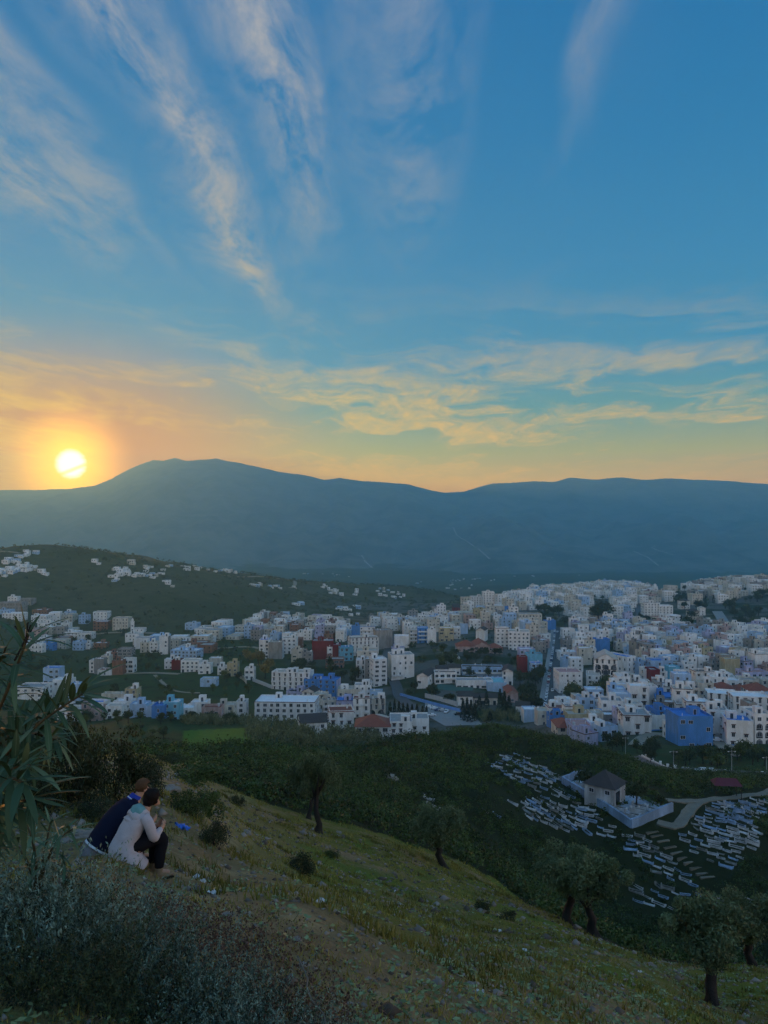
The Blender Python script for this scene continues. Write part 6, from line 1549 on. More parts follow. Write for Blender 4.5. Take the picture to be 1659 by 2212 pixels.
for a in ((74, 802, 72, 92, 'dark', 'big black-green bush behind the seated man'), (112, 800, 70, 74, 'dark', 'dark bush between the black-green bush and the path', 1), (142, 794, 38, 46, 'dark', 'smaller dark bush right of the big dark bushes'), (30, 812, 60, 64, 'dark', 'dark bush deep behind the oleander', 1), (92, 818, 46, 22, 'dark', 'low dark bush above the cardboard', 1),
          (52, 806, 42, 44, 'leafy', 'pale leafy shrub in front of the black-green bush'), (97, 822, 15, 11, 'leafy', 'small yellowish tuft bush left of the seated man'), (112, 818, 14, 10, 'leafy', 'second yellowish tuft behind the seated man'),
          (192, 786, 62, 24, 'green', 'spreading bush on the ridge path'), (222, 782, 36, 20, 'green', 'bush right of the spreading ridge bush', 1), (184, 812, 34, 26, 'green', 'bush with rock right of the seated couple', 1), (206, 816, 36, 30, 'green', 'larger green bush right of the blue plastic bag'), (196, 818, 26, 12, 'leafy', 'low pale growth under the larger green bush'), (194, 759, 30, 10, 'green', 'low bush on the crest of the ridge path', 1), (172, 764, 26, 12, 'dark', 'dark low bush at the crest left of the path'),
          (237, 806, 14, 12, 'dark', 'grey-brown dry bush on the bare ridge'), (215, 846, 28, 26, 'dark', 'small dark bush close in front of the stones'), (301, 873, 26, 22, 'dark', 'little round bush on the middle slope'), (331, 857, 15, 9, 'green', 'tiny bush right of the little round bush', 1), (268, 792, 60, 22, 'green', 'long low bush where the ridge meets the scrub'),
          (665, 950, 44, 22, 'leafy', 'light green bush at the foot of the big olive'), (640, 938, 30, 20, 'green', 'second green bush below the big olive'), (482, 912, 14, 14, 'dark', 'dark stump-like bush on the slope edge'), (508, 920, 20, 10, 'dark', 'dark root bush beside the stump-like bush', 1)):
    bush_px(*a)
# ------------------------------------------------------------------ oleander at the left edge, leaf by leaf
def oleander_leaf(name, bend, L=.13, W=.019):
    V = []; Fc = []; n = 7
    for i in range(n + 1):
        t = i / n; w = W * math.sin(math.pi * min(1, t * .93 + .04)) ** .7 * .5; z = -bend * L * t * t
        V += [(L * t, -w, z + .25 * w), (L * t, 0, z), (L * t, w, z + .25 * w)]
    for i in range(n):
        for k in (0, 1): a = i * 3 + k; Fc.append((a, a + 1, a + 4, a + 3))
    def b(N, bs, out):
        tc = N.n('ShaderNodeTexCoord'); oi = N.n('ShaderNodeObjectInfo'); sp = N.n('ShaderNodeSeparateXYZ'); N.l(tc.outputs['Object'], sp.inputs[0])
        rib = N.mr(N.m('ABSOLUTE', sp.outputs[1]), .0, .0022, 1.0, 0.0)
        c = N.ramp(oi.outputs['Random'], [(0, (.024, .062, .030)), (.6, (.055, .115, .055)), (.95, (.11, .17, .09)), (.985, (.14, .19, .10)), (1, (.42, .26, .10))])
        N.l(N.mix(N.m('MULTIPLY', rib, .5), c, (.10, .15, .09)), bs.inputs['Base Color'])
    if 'oleander' not in LEAFM: LEAFM['oleander'] = material('oleander_leaf', b, .6, .25)
    return mesh_np(name, V, Fc, [LEAFM['oleander']], smooth=True)
LEAFM = {}; OL = [oleander_leaf('leaf', b_, L_) for b_, L_ in ((.2, .13), (.4, .14), (.7, .12), (-.1, .105))]
def stem_tube(name, pts, r0, r1, mat):
    V = []; Fc = []; n = 6; m = len(pts)
    for i, p in enumerate(pts):
        r = r0 + (r1 - r0) * i / (m - 1)
        for k in range(n): a = 2 * math.pi * k / n; V.append((p[0] + r * math.cos(a), p[1] + r * math.sin(a) * .7, p[2] + r * math.sin(a) * .7))
    for i in range(m - 1):
        for k in range(n): Fc.append((i * n + k, i * n + (k + 1) % n, (i + 1) * n + (k + 1) % n, (i + 1) * n + k))
    return mesh_np(name, V, Fc, [mat], smooth=True)
M_stem = flat_mat('oleander_stem', (.07, .065, .035), var=.3, scale=20)
def pix3(u, v, d): return Vector(((u / 4 - 384) / F * d, d, -(v / 4 - HV) / F * d))
def oleander(name, base, branches, label, scale=1.0, step=.034, seed=1, stalks=()):
    rng = random.Random(seed); r = empty(name, base); tag(r, label, 'oleander'); count = 0; rest = MB()
    for br in branches:
        P = [pix3(*p) - base for p in br]; pts = []
        for i in range(len(P) - 1):
            p0, p1, p2, p3 = P[max(0, i - 1)], P[i], P[i + 1], P[min(len(P) - 1, i + 2)]
            for k in range(10): t = k / 10; pts.append(.5 * ((2 * p1) + (p2 - p0) * t + (2 * p0 - 5 * p1 + 4 * p2 - p3) * t * t + (3 * p1 - p0 - 3 * p2 + p3) * t ** 3))
        pts.append(P[-1]); b = obj('branch', stem_tube('branch', pts, .010 * scale, .004 * scale, M_stem), r)
        Ls = [0.0]
        for a, c in zip(pts, pts[1:]): Ls.append(Ls[-1] + (c - a).length)
        s = Ls[-1]; node = 0
        while s > Ls[-1] - .60 and s > .06:
            i = max(k for k in range(len(Ls)) if Ls[k] <= s + 1e-9); i = min(i, len(pts) - 2); q = pts[i].lerp(pts[i + 1], (s - Ls[i]) / max(1e-6, Ls[i + 1] - Ls[i])); ax = (pts[i + 1] - pts[i]).normalized()
            e1 = ax.orthogonal().normalized(); e2 = ax.cross(e1)
            for k in range(3):
                if rng.random() < .08: continue
                a = 2 * math.pi * k / 3 + node * 1.05 + rng.uniform(-.3, .3); out = e1 * math.cos(a) + e2 * math.sin(a); tip = (1 - min(1, (Ls[-1] - s) / .16)) * .9 + .35
                f = (out + ax * tip * rng.uniform(.7, 1.3)).normalized(); up = Vector((0, 0, 1)); sd = up.cross(f); sd = sd.normalized() if sd.length > .1 else e1; nz = f.cross(sd)
                w = scale * rng.uniform(.75, 1.2); wy = w * rng.uniform(.85, 1.2); me_ = rng.choice(OL); count += 1
                if count <= 300:
                    o = obj('leaf', me_, b); o.location = q; o.rotation_euler = Matrix((f, sd, nz)).transposed().to_euler(); o.scale = (w, wy, w)
                else:
                    of = len(rest.v); rest.v += [q + f * (v.co.x * w) + sd * (v.co.y * wy) + nz * (v.co.z * w) for v in me_.vertices]; rest.f += [tuple(of + i for i in pl.vertices) for pl in me_.polygons]; rest.m += [0] * len(me_.polygons)
            s -= step * scale * rng.uniform(.8, 1.3); node += 1
    if rest.f: o = obj('leaf', rest.mesh('leaves', [LEAFM['oleander']], True), r); o['kind'] = 'stuff'
    for st in stalks:
        P = [pix3(*p) - base for p in st]; obj('flower_stalk', stem_tube('flower_stalk', P, .004, .0022, M_bark), r)
ob = Vector((-1.75, 2.7, 0)); ob.z = h1(ob.x, ob.y)
oleander('oleander', ob, [
    [(-560, 4300, 2.7), (-300, 3500, 2.6), (-60, 2960, 2.5), (30, 2760, 2.45), (112, 2545, 2.4)], [(-560, 4300, 2.7), (-260, 3500, 2.6), (-20, 3080, 2.5), (150, 2900, 2.4), (330, 2775, 2.35)], [(-560, 4300, 2.7), (-250, 3400, 2.6), (-20, 3000, 2.55), (110, 2935, 2.5), (220, 2960, 2.45)],
    [(-560, 4300, 2.7), (-260, 3600, 2.5), (-60, 3180, 2.4), (40, 3080, 2.3), (120, 3060, 2.25)], [(-560, 4300, 2.7), (-300, 3700, 2.55), (-60, 3330, 2.45), (40, 3230, 2.4), (130, 3190, 2.35)], [(-560, 4300, 2.7), (-300, 3400, 2.7), (-120, 2900, 2.7), (-40, 2740, 2.65), (20, 2600, 2.6)], [(-560, 4300, 2.7), (-280, 3500, 2.8), (-60, 3060, 2.8), (80, 2940, 2.75), (250, 2830, 2.7)], [(-560, 4300, 2.7), (-250, 3600, 2.3), (-60, 3250, 2.2), (30, 3120, 2.15), (90, 3130, 2.1)]],
    'oleander with long narrow leaves at the left edge', 1.0, .022, 3, [[(105, 2570, 2.4), (85, 2530, 2.4), (60, 2505, 2.4)], [(105, 2570, 2.4), (108, 2520, 2.4), (112, 2490, 2.4)], [(60, 2640, 2.42), (100, 2560, 2.42), (122, 2500, 2.42)], [(90, 2600, 2.42), (112, 2545, 2.42), (126, 2520, 2.42)]])
b2 = at(42, 6.4)
oleander('young_oleander', b2, [[(150, 3560, 6.4), (140, 3420, 6.3), (120, 3330, 6.2), (90, 3270, 6.2)], [(150, 3560, 6.4), (190, 3440, 6.3), (230, 3360, 6.2), (300, 3310, 6.1)], [(150, 3560, 6.4), (230, 3500, 6.3), (260, 3460, 6.2)], [(150, 3560, 6.4), (100, 3430, 6.4), (40, 3350, 6.4)], [(150, 3560, 6.4), (180, 3400, 6.5), (200, 3300, 6.5)]], 'young oleander sprouting below the seated man', 1.5, .055, 9)
# ------------------------------------------------------------------ grey-green aromatic shrubs along the bottom left
def sprig_shrub(seed, mat, heads=False):
    rg = np.random.default_rng(seed); P = []; S = []; T = []
    for k in range(150):
        a = rg.uniform(0, 6.28); e = rg.random() ** .6; L = rg.uniform(.35, .62); bx, by = math.cos(a) * e * .32, math.sin(a) * e * .32
        dx, dy, dz = math.cos(a) * e * .75 + rg.normal(0, .12), math.sin(a) * e * .75 + rg.normal(0, .12), 1.0; m = 34
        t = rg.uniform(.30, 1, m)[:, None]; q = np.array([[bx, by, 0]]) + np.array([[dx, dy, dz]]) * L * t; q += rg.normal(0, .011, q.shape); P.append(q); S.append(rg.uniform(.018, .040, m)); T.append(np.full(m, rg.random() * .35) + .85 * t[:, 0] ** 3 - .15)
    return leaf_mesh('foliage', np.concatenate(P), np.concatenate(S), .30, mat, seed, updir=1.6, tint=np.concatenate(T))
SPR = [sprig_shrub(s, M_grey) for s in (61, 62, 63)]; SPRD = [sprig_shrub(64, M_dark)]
SHR = {}
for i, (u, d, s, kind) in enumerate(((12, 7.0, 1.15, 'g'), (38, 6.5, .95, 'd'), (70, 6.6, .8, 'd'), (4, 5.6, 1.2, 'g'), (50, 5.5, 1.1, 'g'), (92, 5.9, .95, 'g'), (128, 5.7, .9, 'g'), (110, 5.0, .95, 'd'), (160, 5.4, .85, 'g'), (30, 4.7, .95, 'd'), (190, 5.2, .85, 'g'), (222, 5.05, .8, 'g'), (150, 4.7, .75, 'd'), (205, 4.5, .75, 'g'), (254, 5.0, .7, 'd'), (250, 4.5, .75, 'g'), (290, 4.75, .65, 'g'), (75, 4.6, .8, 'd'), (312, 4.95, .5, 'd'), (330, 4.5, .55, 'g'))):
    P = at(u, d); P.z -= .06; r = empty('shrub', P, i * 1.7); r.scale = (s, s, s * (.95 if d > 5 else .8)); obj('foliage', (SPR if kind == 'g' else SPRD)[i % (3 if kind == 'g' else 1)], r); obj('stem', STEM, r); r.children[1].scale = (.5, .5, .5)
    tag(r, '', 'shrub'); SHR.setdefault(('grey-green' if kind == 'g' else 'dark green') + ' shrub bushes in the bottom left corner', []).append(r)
rank_labels(SHR)
# ------------------------------------------------------------------ low growth on the slope: grass, weeds, dry heads, pebbles
def grass_points(n, d0, d1, rg, u0=-40, u1=810, p=1.0):
    d = (rg.random(n) ** p * (d1 ** .75 - d0 ** .75) + d0 ** .75) ** (1 / .75); u = rg.uniform(u0, u1, n); x = (u - 384) / F * d
    ok = in_poly(x, d, POLY_GRASS); return x[ok], d[ok]
def blades(name, x, y, hgt, wid, rg, mat, tint, lean=.5):
    z = H(x, y); n = len(x); a = rg.uniform(0, 6.28, n); lx, ly = rg.normal(0, lean, n) * hgt, rg.normal(0, lean, n) * hgt; cx, sx = np.cos(a) * wid / 2, np.sin(a) * wid / 2
    V = np.stack([np.stack([x - cx, y - sx, z - .01], 1), np.stack([x + cx, y + sx, z - .01], 1), np.stack([x + lx + cx * .2, y + ly + sx * .2, z + hgt], 1)], 1).reshape(-1, 3)
    me = mesh_np(name, V, np.arange(n * 3).reshape(n, 3), [mat]); attr(me, 'tint', np.repeat(np.clip(tint, 0, 1), 3)); return me
def low_growth():
    rg = np.random.default_rng(77)
    cx, cy = grass_points(9000, 3.6, 60, rg); dens = _fbm(cx / 3.5, cy / 3.5, 81, 3) + _fbm(cx / 11, cy / 11, 82, 2) * .8; k = dens > -.18; cx, cy, dens = cx[k], cy[k], dens[k]
    m = 9; x = np.repeat(cx, m) + rg.normal(0, .07, len(cx) * m) * (1 + np.repeat(cy, m) / 25); y = np.repeat(cy, m) + rg.normal(0, .07, len(cx) * m) * (1 + np.repeat(cy, m) / 25); d = np.maximum(y, 3)
    hgt = rg.uniform(.025, .085, len(x)) * np.repeat(rg.uniform(.5, 1.4, len(cx)), m) * (1 + d / 55); wid = .006 + d * .0011
    t = np.repeat(np.clip(.45 + dens * .5 + rg.normal(0, .2, len(cx)), 0, 1), m) + rg.normal(0, .12, len(x))
    tag(obj('grass', blades('grass', x, y, hgt, wid, rg, M_grass, t)), 'short dry grass tufts on the hillside', 'grass', None, 'stuff')
    # broad-leaved weeds, thick in a green belt down the slope
    cx, cy = grass_points(5200, 3.8, 34, rg); belt = np.exp(-((cx - (.55 * (cy - 6) + .6)) / (1.2 + .12 * cy)) ** 2); k = rg.random(len(cx)) < .22 + .8 * belt; cx, cy = cx[k], cy[k]; m = 7
    x = np.repeat(cx, m) + rg.normal(0, .07, len(cx) * m); y = np.repeat(cy, m) + rg.normal(0, .07, len(cx) * m); p = np.stack([x, y, H(x, y) + rg.uniform(.01, .06, len(x))], 1)
    V, Fc = quads_from(p, rg.uniform(.03, .075, len(p)) * (1 + y / 30), .6, rg, 0, 0); c = np.repeat(p, 4, 0); V[:, 2] = c[:, 2] + (V[:, 2] - c[:, 2]) * .35
    me = mesh_np('weeds', V, Fc, [M_weed]); attr(me, 'tint', np.repeat(np.clip(rg.normal(.5, .25, len(p)), 0, 1), 4)); tag(obj('weeds', me), 'low broad-leaved weeds in a belt down the slope', 'weeds', None, 'stuff')
    # taller dark tufts
    cx, cy = grass_points(1500, 9, 62, rg); k = _fbm(cx / 6, cy / 6, 91, 3) > .02; cx, cy = cx[k], cy[k]; m = 26
    x = np.repeat(cx, m) + rg.normal(0, .16, len(cx) * m); y = np.repeat(cy, m) + rg.normal(0, .16, len(cx) * m); hgt = rg.uniform(.06, .2, len(x)); t = np.repeat(rg.random(len(cx)) * .5, m)
    tag(obj('tussocks', blades('tussocks', x, y, hgt, .012 + y * .0013, rg, M_grass, t, .35)), 'taller dark tussocks scattered over the slope', 'tussocks', None, 'stuff')
    # dry flower heads on thin stalks behind the shrubs
    n = 4600; u = np.concatenate([rg.normal(235, 45, n // 2), rg.normal(300, 36, n // 4), rg.normal(150, 28, n // 4)]); d = np.concatenate([rg.normal(6.4, .7, n // 2), rg.normal(5.2, .5, n // 4), rg.normal(7.2, .5, n // 4)]); x = (u - 384) / F * d; z = H(x, d) + rg.uniform(.04, .22, n)
    q = np.concatenate([np.stack([x, d, z], 1) + rg.normal(0, .008, (n, 3)) for _ in range(3)]); tag(obj('dry_flower_heads', leaf_mesh('dry_flower_heads', q, rg.uniform(.014, .026, len(q)), .8, M_purple, 5)), 'dark dried flower heads beside the shrubs', 'dry flowers', None, 'stuff')
    # pebbles and clods
    x, y = grass_points(9000, 3.4, 45, rg); k = rg.random(len(x)) < .75; x, y = x[k], y[k]; n = len(x); s = rg.uniform(.008, .03, n) * (1 + y / 14) * np.where(rg.random(n) < .04, 2.4, 1)
    O = np.array([(1, 0, 0), (0, 1, 0), (-1, 0, 0), (0, -1, 0), (0, 0, .7), (0, 0, -.5)], float); V = np.stack([x, y, H(x, y) + s * .2], 1)[:, None, :] + O[None] * s[:, None, None] * rg.uniform(.6, 1.4, (n, 6, 1)); f = np.array([(0, 1, 4), (1, 2, 4), (2, 3, 4), (3, 0, 4), (1, 0, 5), (2, 1, 5), (3, 2, 5), (0, 3, 5)])
    me = mesh_np('pebbles', V.reshape(-1, 3), (np.arange(n)[:, None, None] * 6 + f[None]).reshape(-1, 3), [leaf_mat('pebble_stone', (.07, .055, .04), (.34, .31, .27), .9, .1)]); attr(me, 'tint', np.repeat(rg.random(n), 6)); tag(obj('pebbles', me), 'pebbles and clods strewn over the bare earth', 'pebbles', None, 'stuff')
low_growth()
# ------------------------------------------------------------------ rocks, litter
def rock_mesh(seed):
    bm = bmesh.new(); bmesh.ops.create_icosphere(bm, subdivisions=3, radius=1)
    for v in bm.verts:
        n1 = mnoise.noise(v.co * 1.3 + Vector((seed, 0, 0))); n2 = mnoise.noise(v.co * 3.1 + Vector((0, seed, 0))); v.co *= 1 + .45 * n1 + .18 * n2; v.co.z *= .6
    me = bpy.data.meshes.new('rock'); bm.to_mesh(me); bm.free(); me.materials.append(M_rock); return me
M_rock = flat_mat('pale_limestone', (.26, .24, .21), var=.4, scale=2.5, bump=.6)
RK = [rock_mesh(s) for s in (1.3, 5.7, 9.2)]
for i, (u, v, s, lb) in enumerate(((82, 836, .22, 'pale boulder left of the seated man'), (74, 830, .15, 'flat pale rock behind the boulder'), (66, 842, .12, 'small rock at the left of the boulder'), (170, 790, .30, 'rock under the bush on the path'), (191, 802, .16, 'pale stone beside the blue plastic bag'), (178, 776, .34, 'pale rock ledge on the ridge path'), (207, 870, .07, 'pale stone on the slope right of the couple'), (246, 833, .2, 'grey slab half buried in the slope'), (262, 787, .6, 'pale outcrop where path meets scrub'), (338, 833, .22, 'stone at the foot of the leaning olive'), (430, 915, .1, 'small white stone on the lower slope'), (530, 960, .1, 'pale stone low on the right slope'), (650, 966, .2, 'pale stones near the bottom right olive'), (470, 985, .06, 'small pale stone amid the weeds'), (392, 778, .9, 'pale rock showing through the knoll scrub'), (226, 916, .07, 'little stone below the twig'), (296, 940, .06, 'little stone on the bare lower slope'))):
    P = hit(u, v, 4.5, 200, 600); o = obj('rock', RK[i % 3]); o.location = P; o.scale = (s, s * .8, s * .8); o.rotation_euler.z = i * 1.3; tag(o, lb, 'rock')
def crumple(name, L, Wd, hgt, mat, seed, n=14):
    rg = np.random.default_rng(seed); u, v = np.meshgrid(np.linspace(-.5, .5, n), np.linspace(-.5, .5, max(4, n // 2)), indexing='ij'); a, b = u.shape
    V = np.stack([u * L + rg.normal(0, L * .025, u.shape), v * Wd + rg.normal(0, Wd * .08, u.shape), hgt * (.5 + _fbm(u * 9 + seed, v * 5, seed, 3) * 1.6)], -1).reshape(-1, 3); i = np.arange(a - 1)[:, None] * b + np.arange(b - 1)[None]
    return mesh_np(name, V, np.stack([i, i + b, i + b + 1, i + 1], -1).reshape(-1, 4), [mat])
M_bag = flat_mat('blue_plastic', (.05, .20, .75), .35, .4, 6, .5); M_card = flat_mat('cardboard', (.55, .36, .20), var=.25, scale=6); M_paper = flat_mat('white_litter', (.62, .62, .60), var=.15, scale=8)
P = hit(182, 829, 7.5); o = obj('plastic_bag', crumple('plastic_bag', .42, .12, .08, M_bag, 3, 18)); o.location = P + Vector((0, 0, .02)); o.rotation_euler = (0, 0, R(-35)); tag(o, 'crumpled blue plastic bag on the bare path', 'plastic bag')
P = hit(95, 812, 7.5); o = obj('cardboard', crumple('cardboard', .30, .20, .03, M_card, 5, 12)); o.location = P + Vector((0, 0, .12)); o.rotation_euler = (R(12), 0, R(-12)); tag(o, 'flat piece of cardboard behind the seated man', 'cardboard')
for i, (u, d, s, lb) in enumerate(((106, 15, .07, 'white crumpled litter above the cardboard'), (196, 12, .13, 'white litter right of the small dark bush'), (203, 11.6, .1, 'white scrap beside the litter by the small bush'), (212, 9.6, .1, 'pale leaf litter by the boots'), (320, 9.6, .1, 'white scrap on the middle slope'), (303, 11.5, .12, 'pale scrap higher on the middle slope'), (480, 8.2, .09, 'white paper at the lower middle'), (24, 4.9, .06, 'pale blue scrap among the shrubs'), (525, 18, .12, 'white litter on the right slope'), (640, 20, .1, 'white scrap left of the bottom right olive'), (395, 30, .12, 'white speck of litter on the upper slope'), (500, 24, .12, 'white litter below the dark stump'))):
    P = at(u, d); o = obj('litter', crumple('litter', s, s * .7, s * .4, M_paper, i + 9, 7)); o.location = P + Vector((0, 0, .02)); o.rotation_euler.z = i; tag(o, lb, 'litter')
for i, (u0, d0, u1, d1, lb) in enumerate(((180, 9.0, 213, 7.6, 'long thin dry twig right of the boots'), (255, 7.4, 273, 7.5, 'pale straight stick on the lower slope'), (505, 8.0, 520, 7.4, 'small stick amid the weeds'), (300, 5.3, 332, 4.5, 'dry forked branch among the shrubs'))):
    a, c = at(u0, d0), at(u1, d1); n = 9; rg = random.Random(i); pts = [a.lerp(c, k / (n - 1)) + Vector((rg.uniform(-.03, .03), rg.uniform(-.03, .03), 0)) for k in range(n)]
    for p in pts: p.z = h1(p.x, p.y) + .03
    if i == 3:
        for k, p in enumerate(pts): p.z += .35 * (1 - k / (n - 1)) + .1
    tag(obj('twig', stem_tube('twig', pts, .007, .003, flat_mat('dry_wood_%d' % i, (.16, .13, .10), var=.2, scale=9))), lb, 'twig')
# ------------------------------------------------------------------ the two people sitting on the slope
M_skin = flat_mat('skin', (.42, .25, .17), .55, .1, 8, .3)
def cloth(name, col, var=.12, rough=.95, weave=60.0):
    def b(N, bs, out):
        tc = N.n('ShaderNodeTexCoord'); n = N.noise(tc.outputs['Object'], 9.0, 4, .6); f = N.noise(tc.outputs['Object'], weave, 2)
        N.l(N.mix(N.m('MULTIPLY_ADD', f, .3, N.m('MULTIPLY', n, .7)), tuple(c * (1 - var * 2) for c in col), tuple(min(1, c * (1 + var)) for c in col)), bs.inputs['Base Color'])
        bp = N.n('ShaderNodeBump', i_Strength=.5, i_Distance=.02); N.l(N.noise(tc.outputs['Object'], 7.0, 3, .5, .6), bp.inputs['Height']); N.l(bp.outputs[0], bs.inputs['Normal'])
    return material(name, b, rough, .1)
M_navy = cloth('navy_wool', (.010, .014, .034)); M_coat = cloth('pale_grey_cotton', (.48, .45, .47)); M_teal = cloth('teal_lining', (.15, .33, .33)); M_black = cloth('black_denim', (.012, .012, .016)); M_white = cloth('white_hem', (.62, .68, .72)); M_blue = cloth('blue_collar', (.03, .06, .36)); M_greyc = cloth('grey_jacket', (.20, .21, .23))
M_hairb = cloth('black_hair', (.010, .008, .008), .3, .6, 90); M_hairbr = cloth('brown_hair', (.10, .055, .028), .35, .6, 90); M_boot = cloth('tan_boot_leather', (.26, .19, .12)); M_sock = cloth('brown_sock', (.14, .085, .065)); M_gls = flat_mat('glasses_frame', (.01, .01, .01), .3)
def frame_at(p, ax):
    ax = ax.normalized(); s = Vector((0, 1, 0)); s = (s - ax * s.dot(ax)).normalized(); return s.cross(ax), s
def loft(rings, n=18, cap=True, wrinkle=0.0, seed=0):
    """rings: (centre, half depth, half width[, squareness]); oval sections across the line of centres"""
    C = [Vector(r[0]) for r in rings]; V = []; Fc = []; m = 5; path = []
    for i in range(len(C) - 1):
        p0, p1, p2, p3 = C[max(0, i - 1)], C[i], C[i + 1], C[min(len(C) - 1, i + 2)]
        for k in range(m):
            t = k / m; path.append((.5 * ((2 * p1) + (p2 - p0) * t + (2 * p0 - 5 * p1 + 4 * p2 - p3) * t * t + (3 * p1 - p0 - 3 * p2 + p3) * t ** 3), rings[i][1] + (rings[i + 1][1] - rings[i][1]) * (t * t * (3 - 2 * t)), rings[i][2] + (rings[i + 1][2] - rings[i][2]) * (t * t * (3 - 2 * t))))
    path.append((C[-1], rings[-1][1], rings[-1][2]))
    for i, (c, a, b) in enumerate(path):
        ax = path[min(len(path) - 1, i + 1)][0] - path[max(0, i - 1)][0]; f, s = frame_at(c, ax)
        for k in range(n):
            t = 2 * math.pi * k / n; w = 1 + wrinkle * (math.sin(3 * t + i * .9 + seed) * .5 + math.sin(7 * t - i * 1.7 + seed) * .5); V.append(c + f * (a * w * math.cos(t)) + s * (b * w * math.sin(t)))
    L = len(path)
    for i in range(L - 1):
        for k in range(n): Fc.append((i * n + k, i * n + (k + 1) % n, (i + 1) * n + (k + 1) % n, (i + 1) * n + k))
    if cap: Fc.append(tuple(range(n - 1, -1, -1))); Fc.append(tuple((L - 1) * n + k for k in range(n)))
    return V, Fc
def lofts(name, mat, *parts, subsurf=0):
    V = []; Fc = []
    for v, f in parts: o = len(V); V += v; Fc += [tuple(i + o for i in q) for q in f]
    me = bpy.data.meshes.new(name); me.from_pydata(V, [], Fc); me.materials.append(mat); me.polygons.foreach_set('use_smooth', [True] * len(Fc)); me.update(); return me
def ellipsoid(c, r, n=16, m=10, keep=None, noise=0.0, seed=0):
    V = []; Fc = []
    for i in range(m + 1):
        for k in range(n):
            a, b = math.pi * i / m, 2 * math.pi * k / n; d = Vector((math.sin(a) * math.cos(b), math.sin(a) * math.sin(b), math.cos(a))); w = 1 + noise * mnoise.noise(d * 3 + Vector((seed, 0, 0))); V.append(Vector(c) + Vector((d.x * r[0] * w, d.y * r[1] * w, d.z * r[2] * w)))
    for i in range(m):
        for k in range(n):
            q = (i * n + k, (i + 1) * n + k, (i + 1) * n + (k + 1) % n, i * n + (k + 1) % n)
            if keep is None or keep(sum((V[j] for j in q), Vector()) / 4 - Vector(c)): Fc.append(q)
    return V, Fc
def skin_body(name, parent, chains, root=0):
    """joints as connected edges; Skin and Subdivision grow one continuous surface"""
    pts = []; rad = []; ed = []; idx = {}
    for ch in chains:
        prev = None
        for nm, p, r in ch:
            if nm not in idx: idx[nm] = len(pts); pts.append(p); rad.append(r)
            if prev is not None: ed.append((prev, idx[nm]))
            prev = idx[nm]
    me = bpy.data.meshes.new(name); me.from_pydata(pts, ed, []); me.update(); o = obj(name, me, parent); me.materials.append(M_skin)
    sk = o.modifiers.new('skin', 'SKIN'); sk.use_smooth_shade = True
    for i, v in enumerate(me.skin_vertices[0].data): v.radius = (rad[i], rad[i]); v.use_root = i == 0
    sb = o.modifiers.new('subdivision', 'SUBSURF'); sb.levels = 1; sb.render_levels = 1
    return o
def hand_chains(tag_, wrist, tip_dir, palm_n, thumb_side):
    """palm and five bent fingers growing from the wrist"""
    d = Vector(tip_dir).normalized(); n = Vector(palm_n); n = (n - d * n.dot(d)).normalized(); s = d.cross(n) * thumb_side; w = Vector(wrist); out = [[('wr' + tag_, w, .024), ('pm' + tag_, w + d * .05, .030), ('kn' + tag_, w + d * .085, .028)]]
    for k, L in enumerate((.070, .078, .074, .058)):
        b = w + d * .085 + s * (.027 - .018 * k); c1 = b + d * L * .5 + n * .010; c2 = b + d * L * .85 + n * .034
        out.append([('kn' + tag_, None, 0), ('f%d%s' % (k, tag_), b, .0095), ('g%d%s' % (k, tag_), c1, .0088), ('h%d%s' % (k, tag_), c2, .0075)])
    t0 = w + d * .03 + s * .034; out.append([('pm' + tag_, None, 0), ('t0' + tag_, t0, .012), ('t1' + tag_, t0 + d * .035 + s * .016 + n * .012, .0105), ('t2' + tag_, t0 + d * .058 + s * .006 + n * .03, .0085)])
    return out
def person(root, J, ring, hands=True):
    head, neck = Vector(J['head']), Vector(J['neck']); fwd = Vector(J['look'])
    ch = [[('pelvis', J['pelvis'], .10), ('spine', J['spine'], .105), ('chest', J['chest'], .115), ('nbase', J['nbase'], .065), ('neck', neck, .05), ('skull', head - fwd * .01, .078), ('crown', head + Vector((0, 0, .045)), .06)], [('skull', None, 0), ('face', head + fwd * .055 - Vector((0, 0, .035)), .055), ('chin', head + fwd * .075 - Vector((0, 0, .085)), .028)], [('face', None, 0), ('nose', head + fwd * .118 - Vector((0, 0, .03)), .014)]]
    for s, t in ((1, 'l'), (-1, 'r')):
        ch.append([('nbase', None, 0), ('sh' + t, J['sh' + t], .058), ('el' + t, J['el' + t], .04), ('wr' + t, J['wr' + t], .024)])
        ch.append([('pelvis', None, 0), ('hp' + t, J['hp' + t], .085), ('kn_' + t, J['kn' + t], .058), ('an' + t, J['an' + t], .038), ('to' + t, J['to' + t], .035)])
        d = Vector(J['hd' + t]) - Vector(J['wr' + t]); ch += hand_chains(t, J['wr' + t], d, J['pn' + t], s)
    full = []
    for c in ch: full.append([(a, b, r) for a, b, r in c])
    seen = {}
    for c in full:
        for a, b, r in c:
            if b is not None: seen.setdefault(a, (Vector(b), r))
    full = [[(a, *seen[a]) for a, b, r in c] for c in full]
    return skin_body('body', root, full)
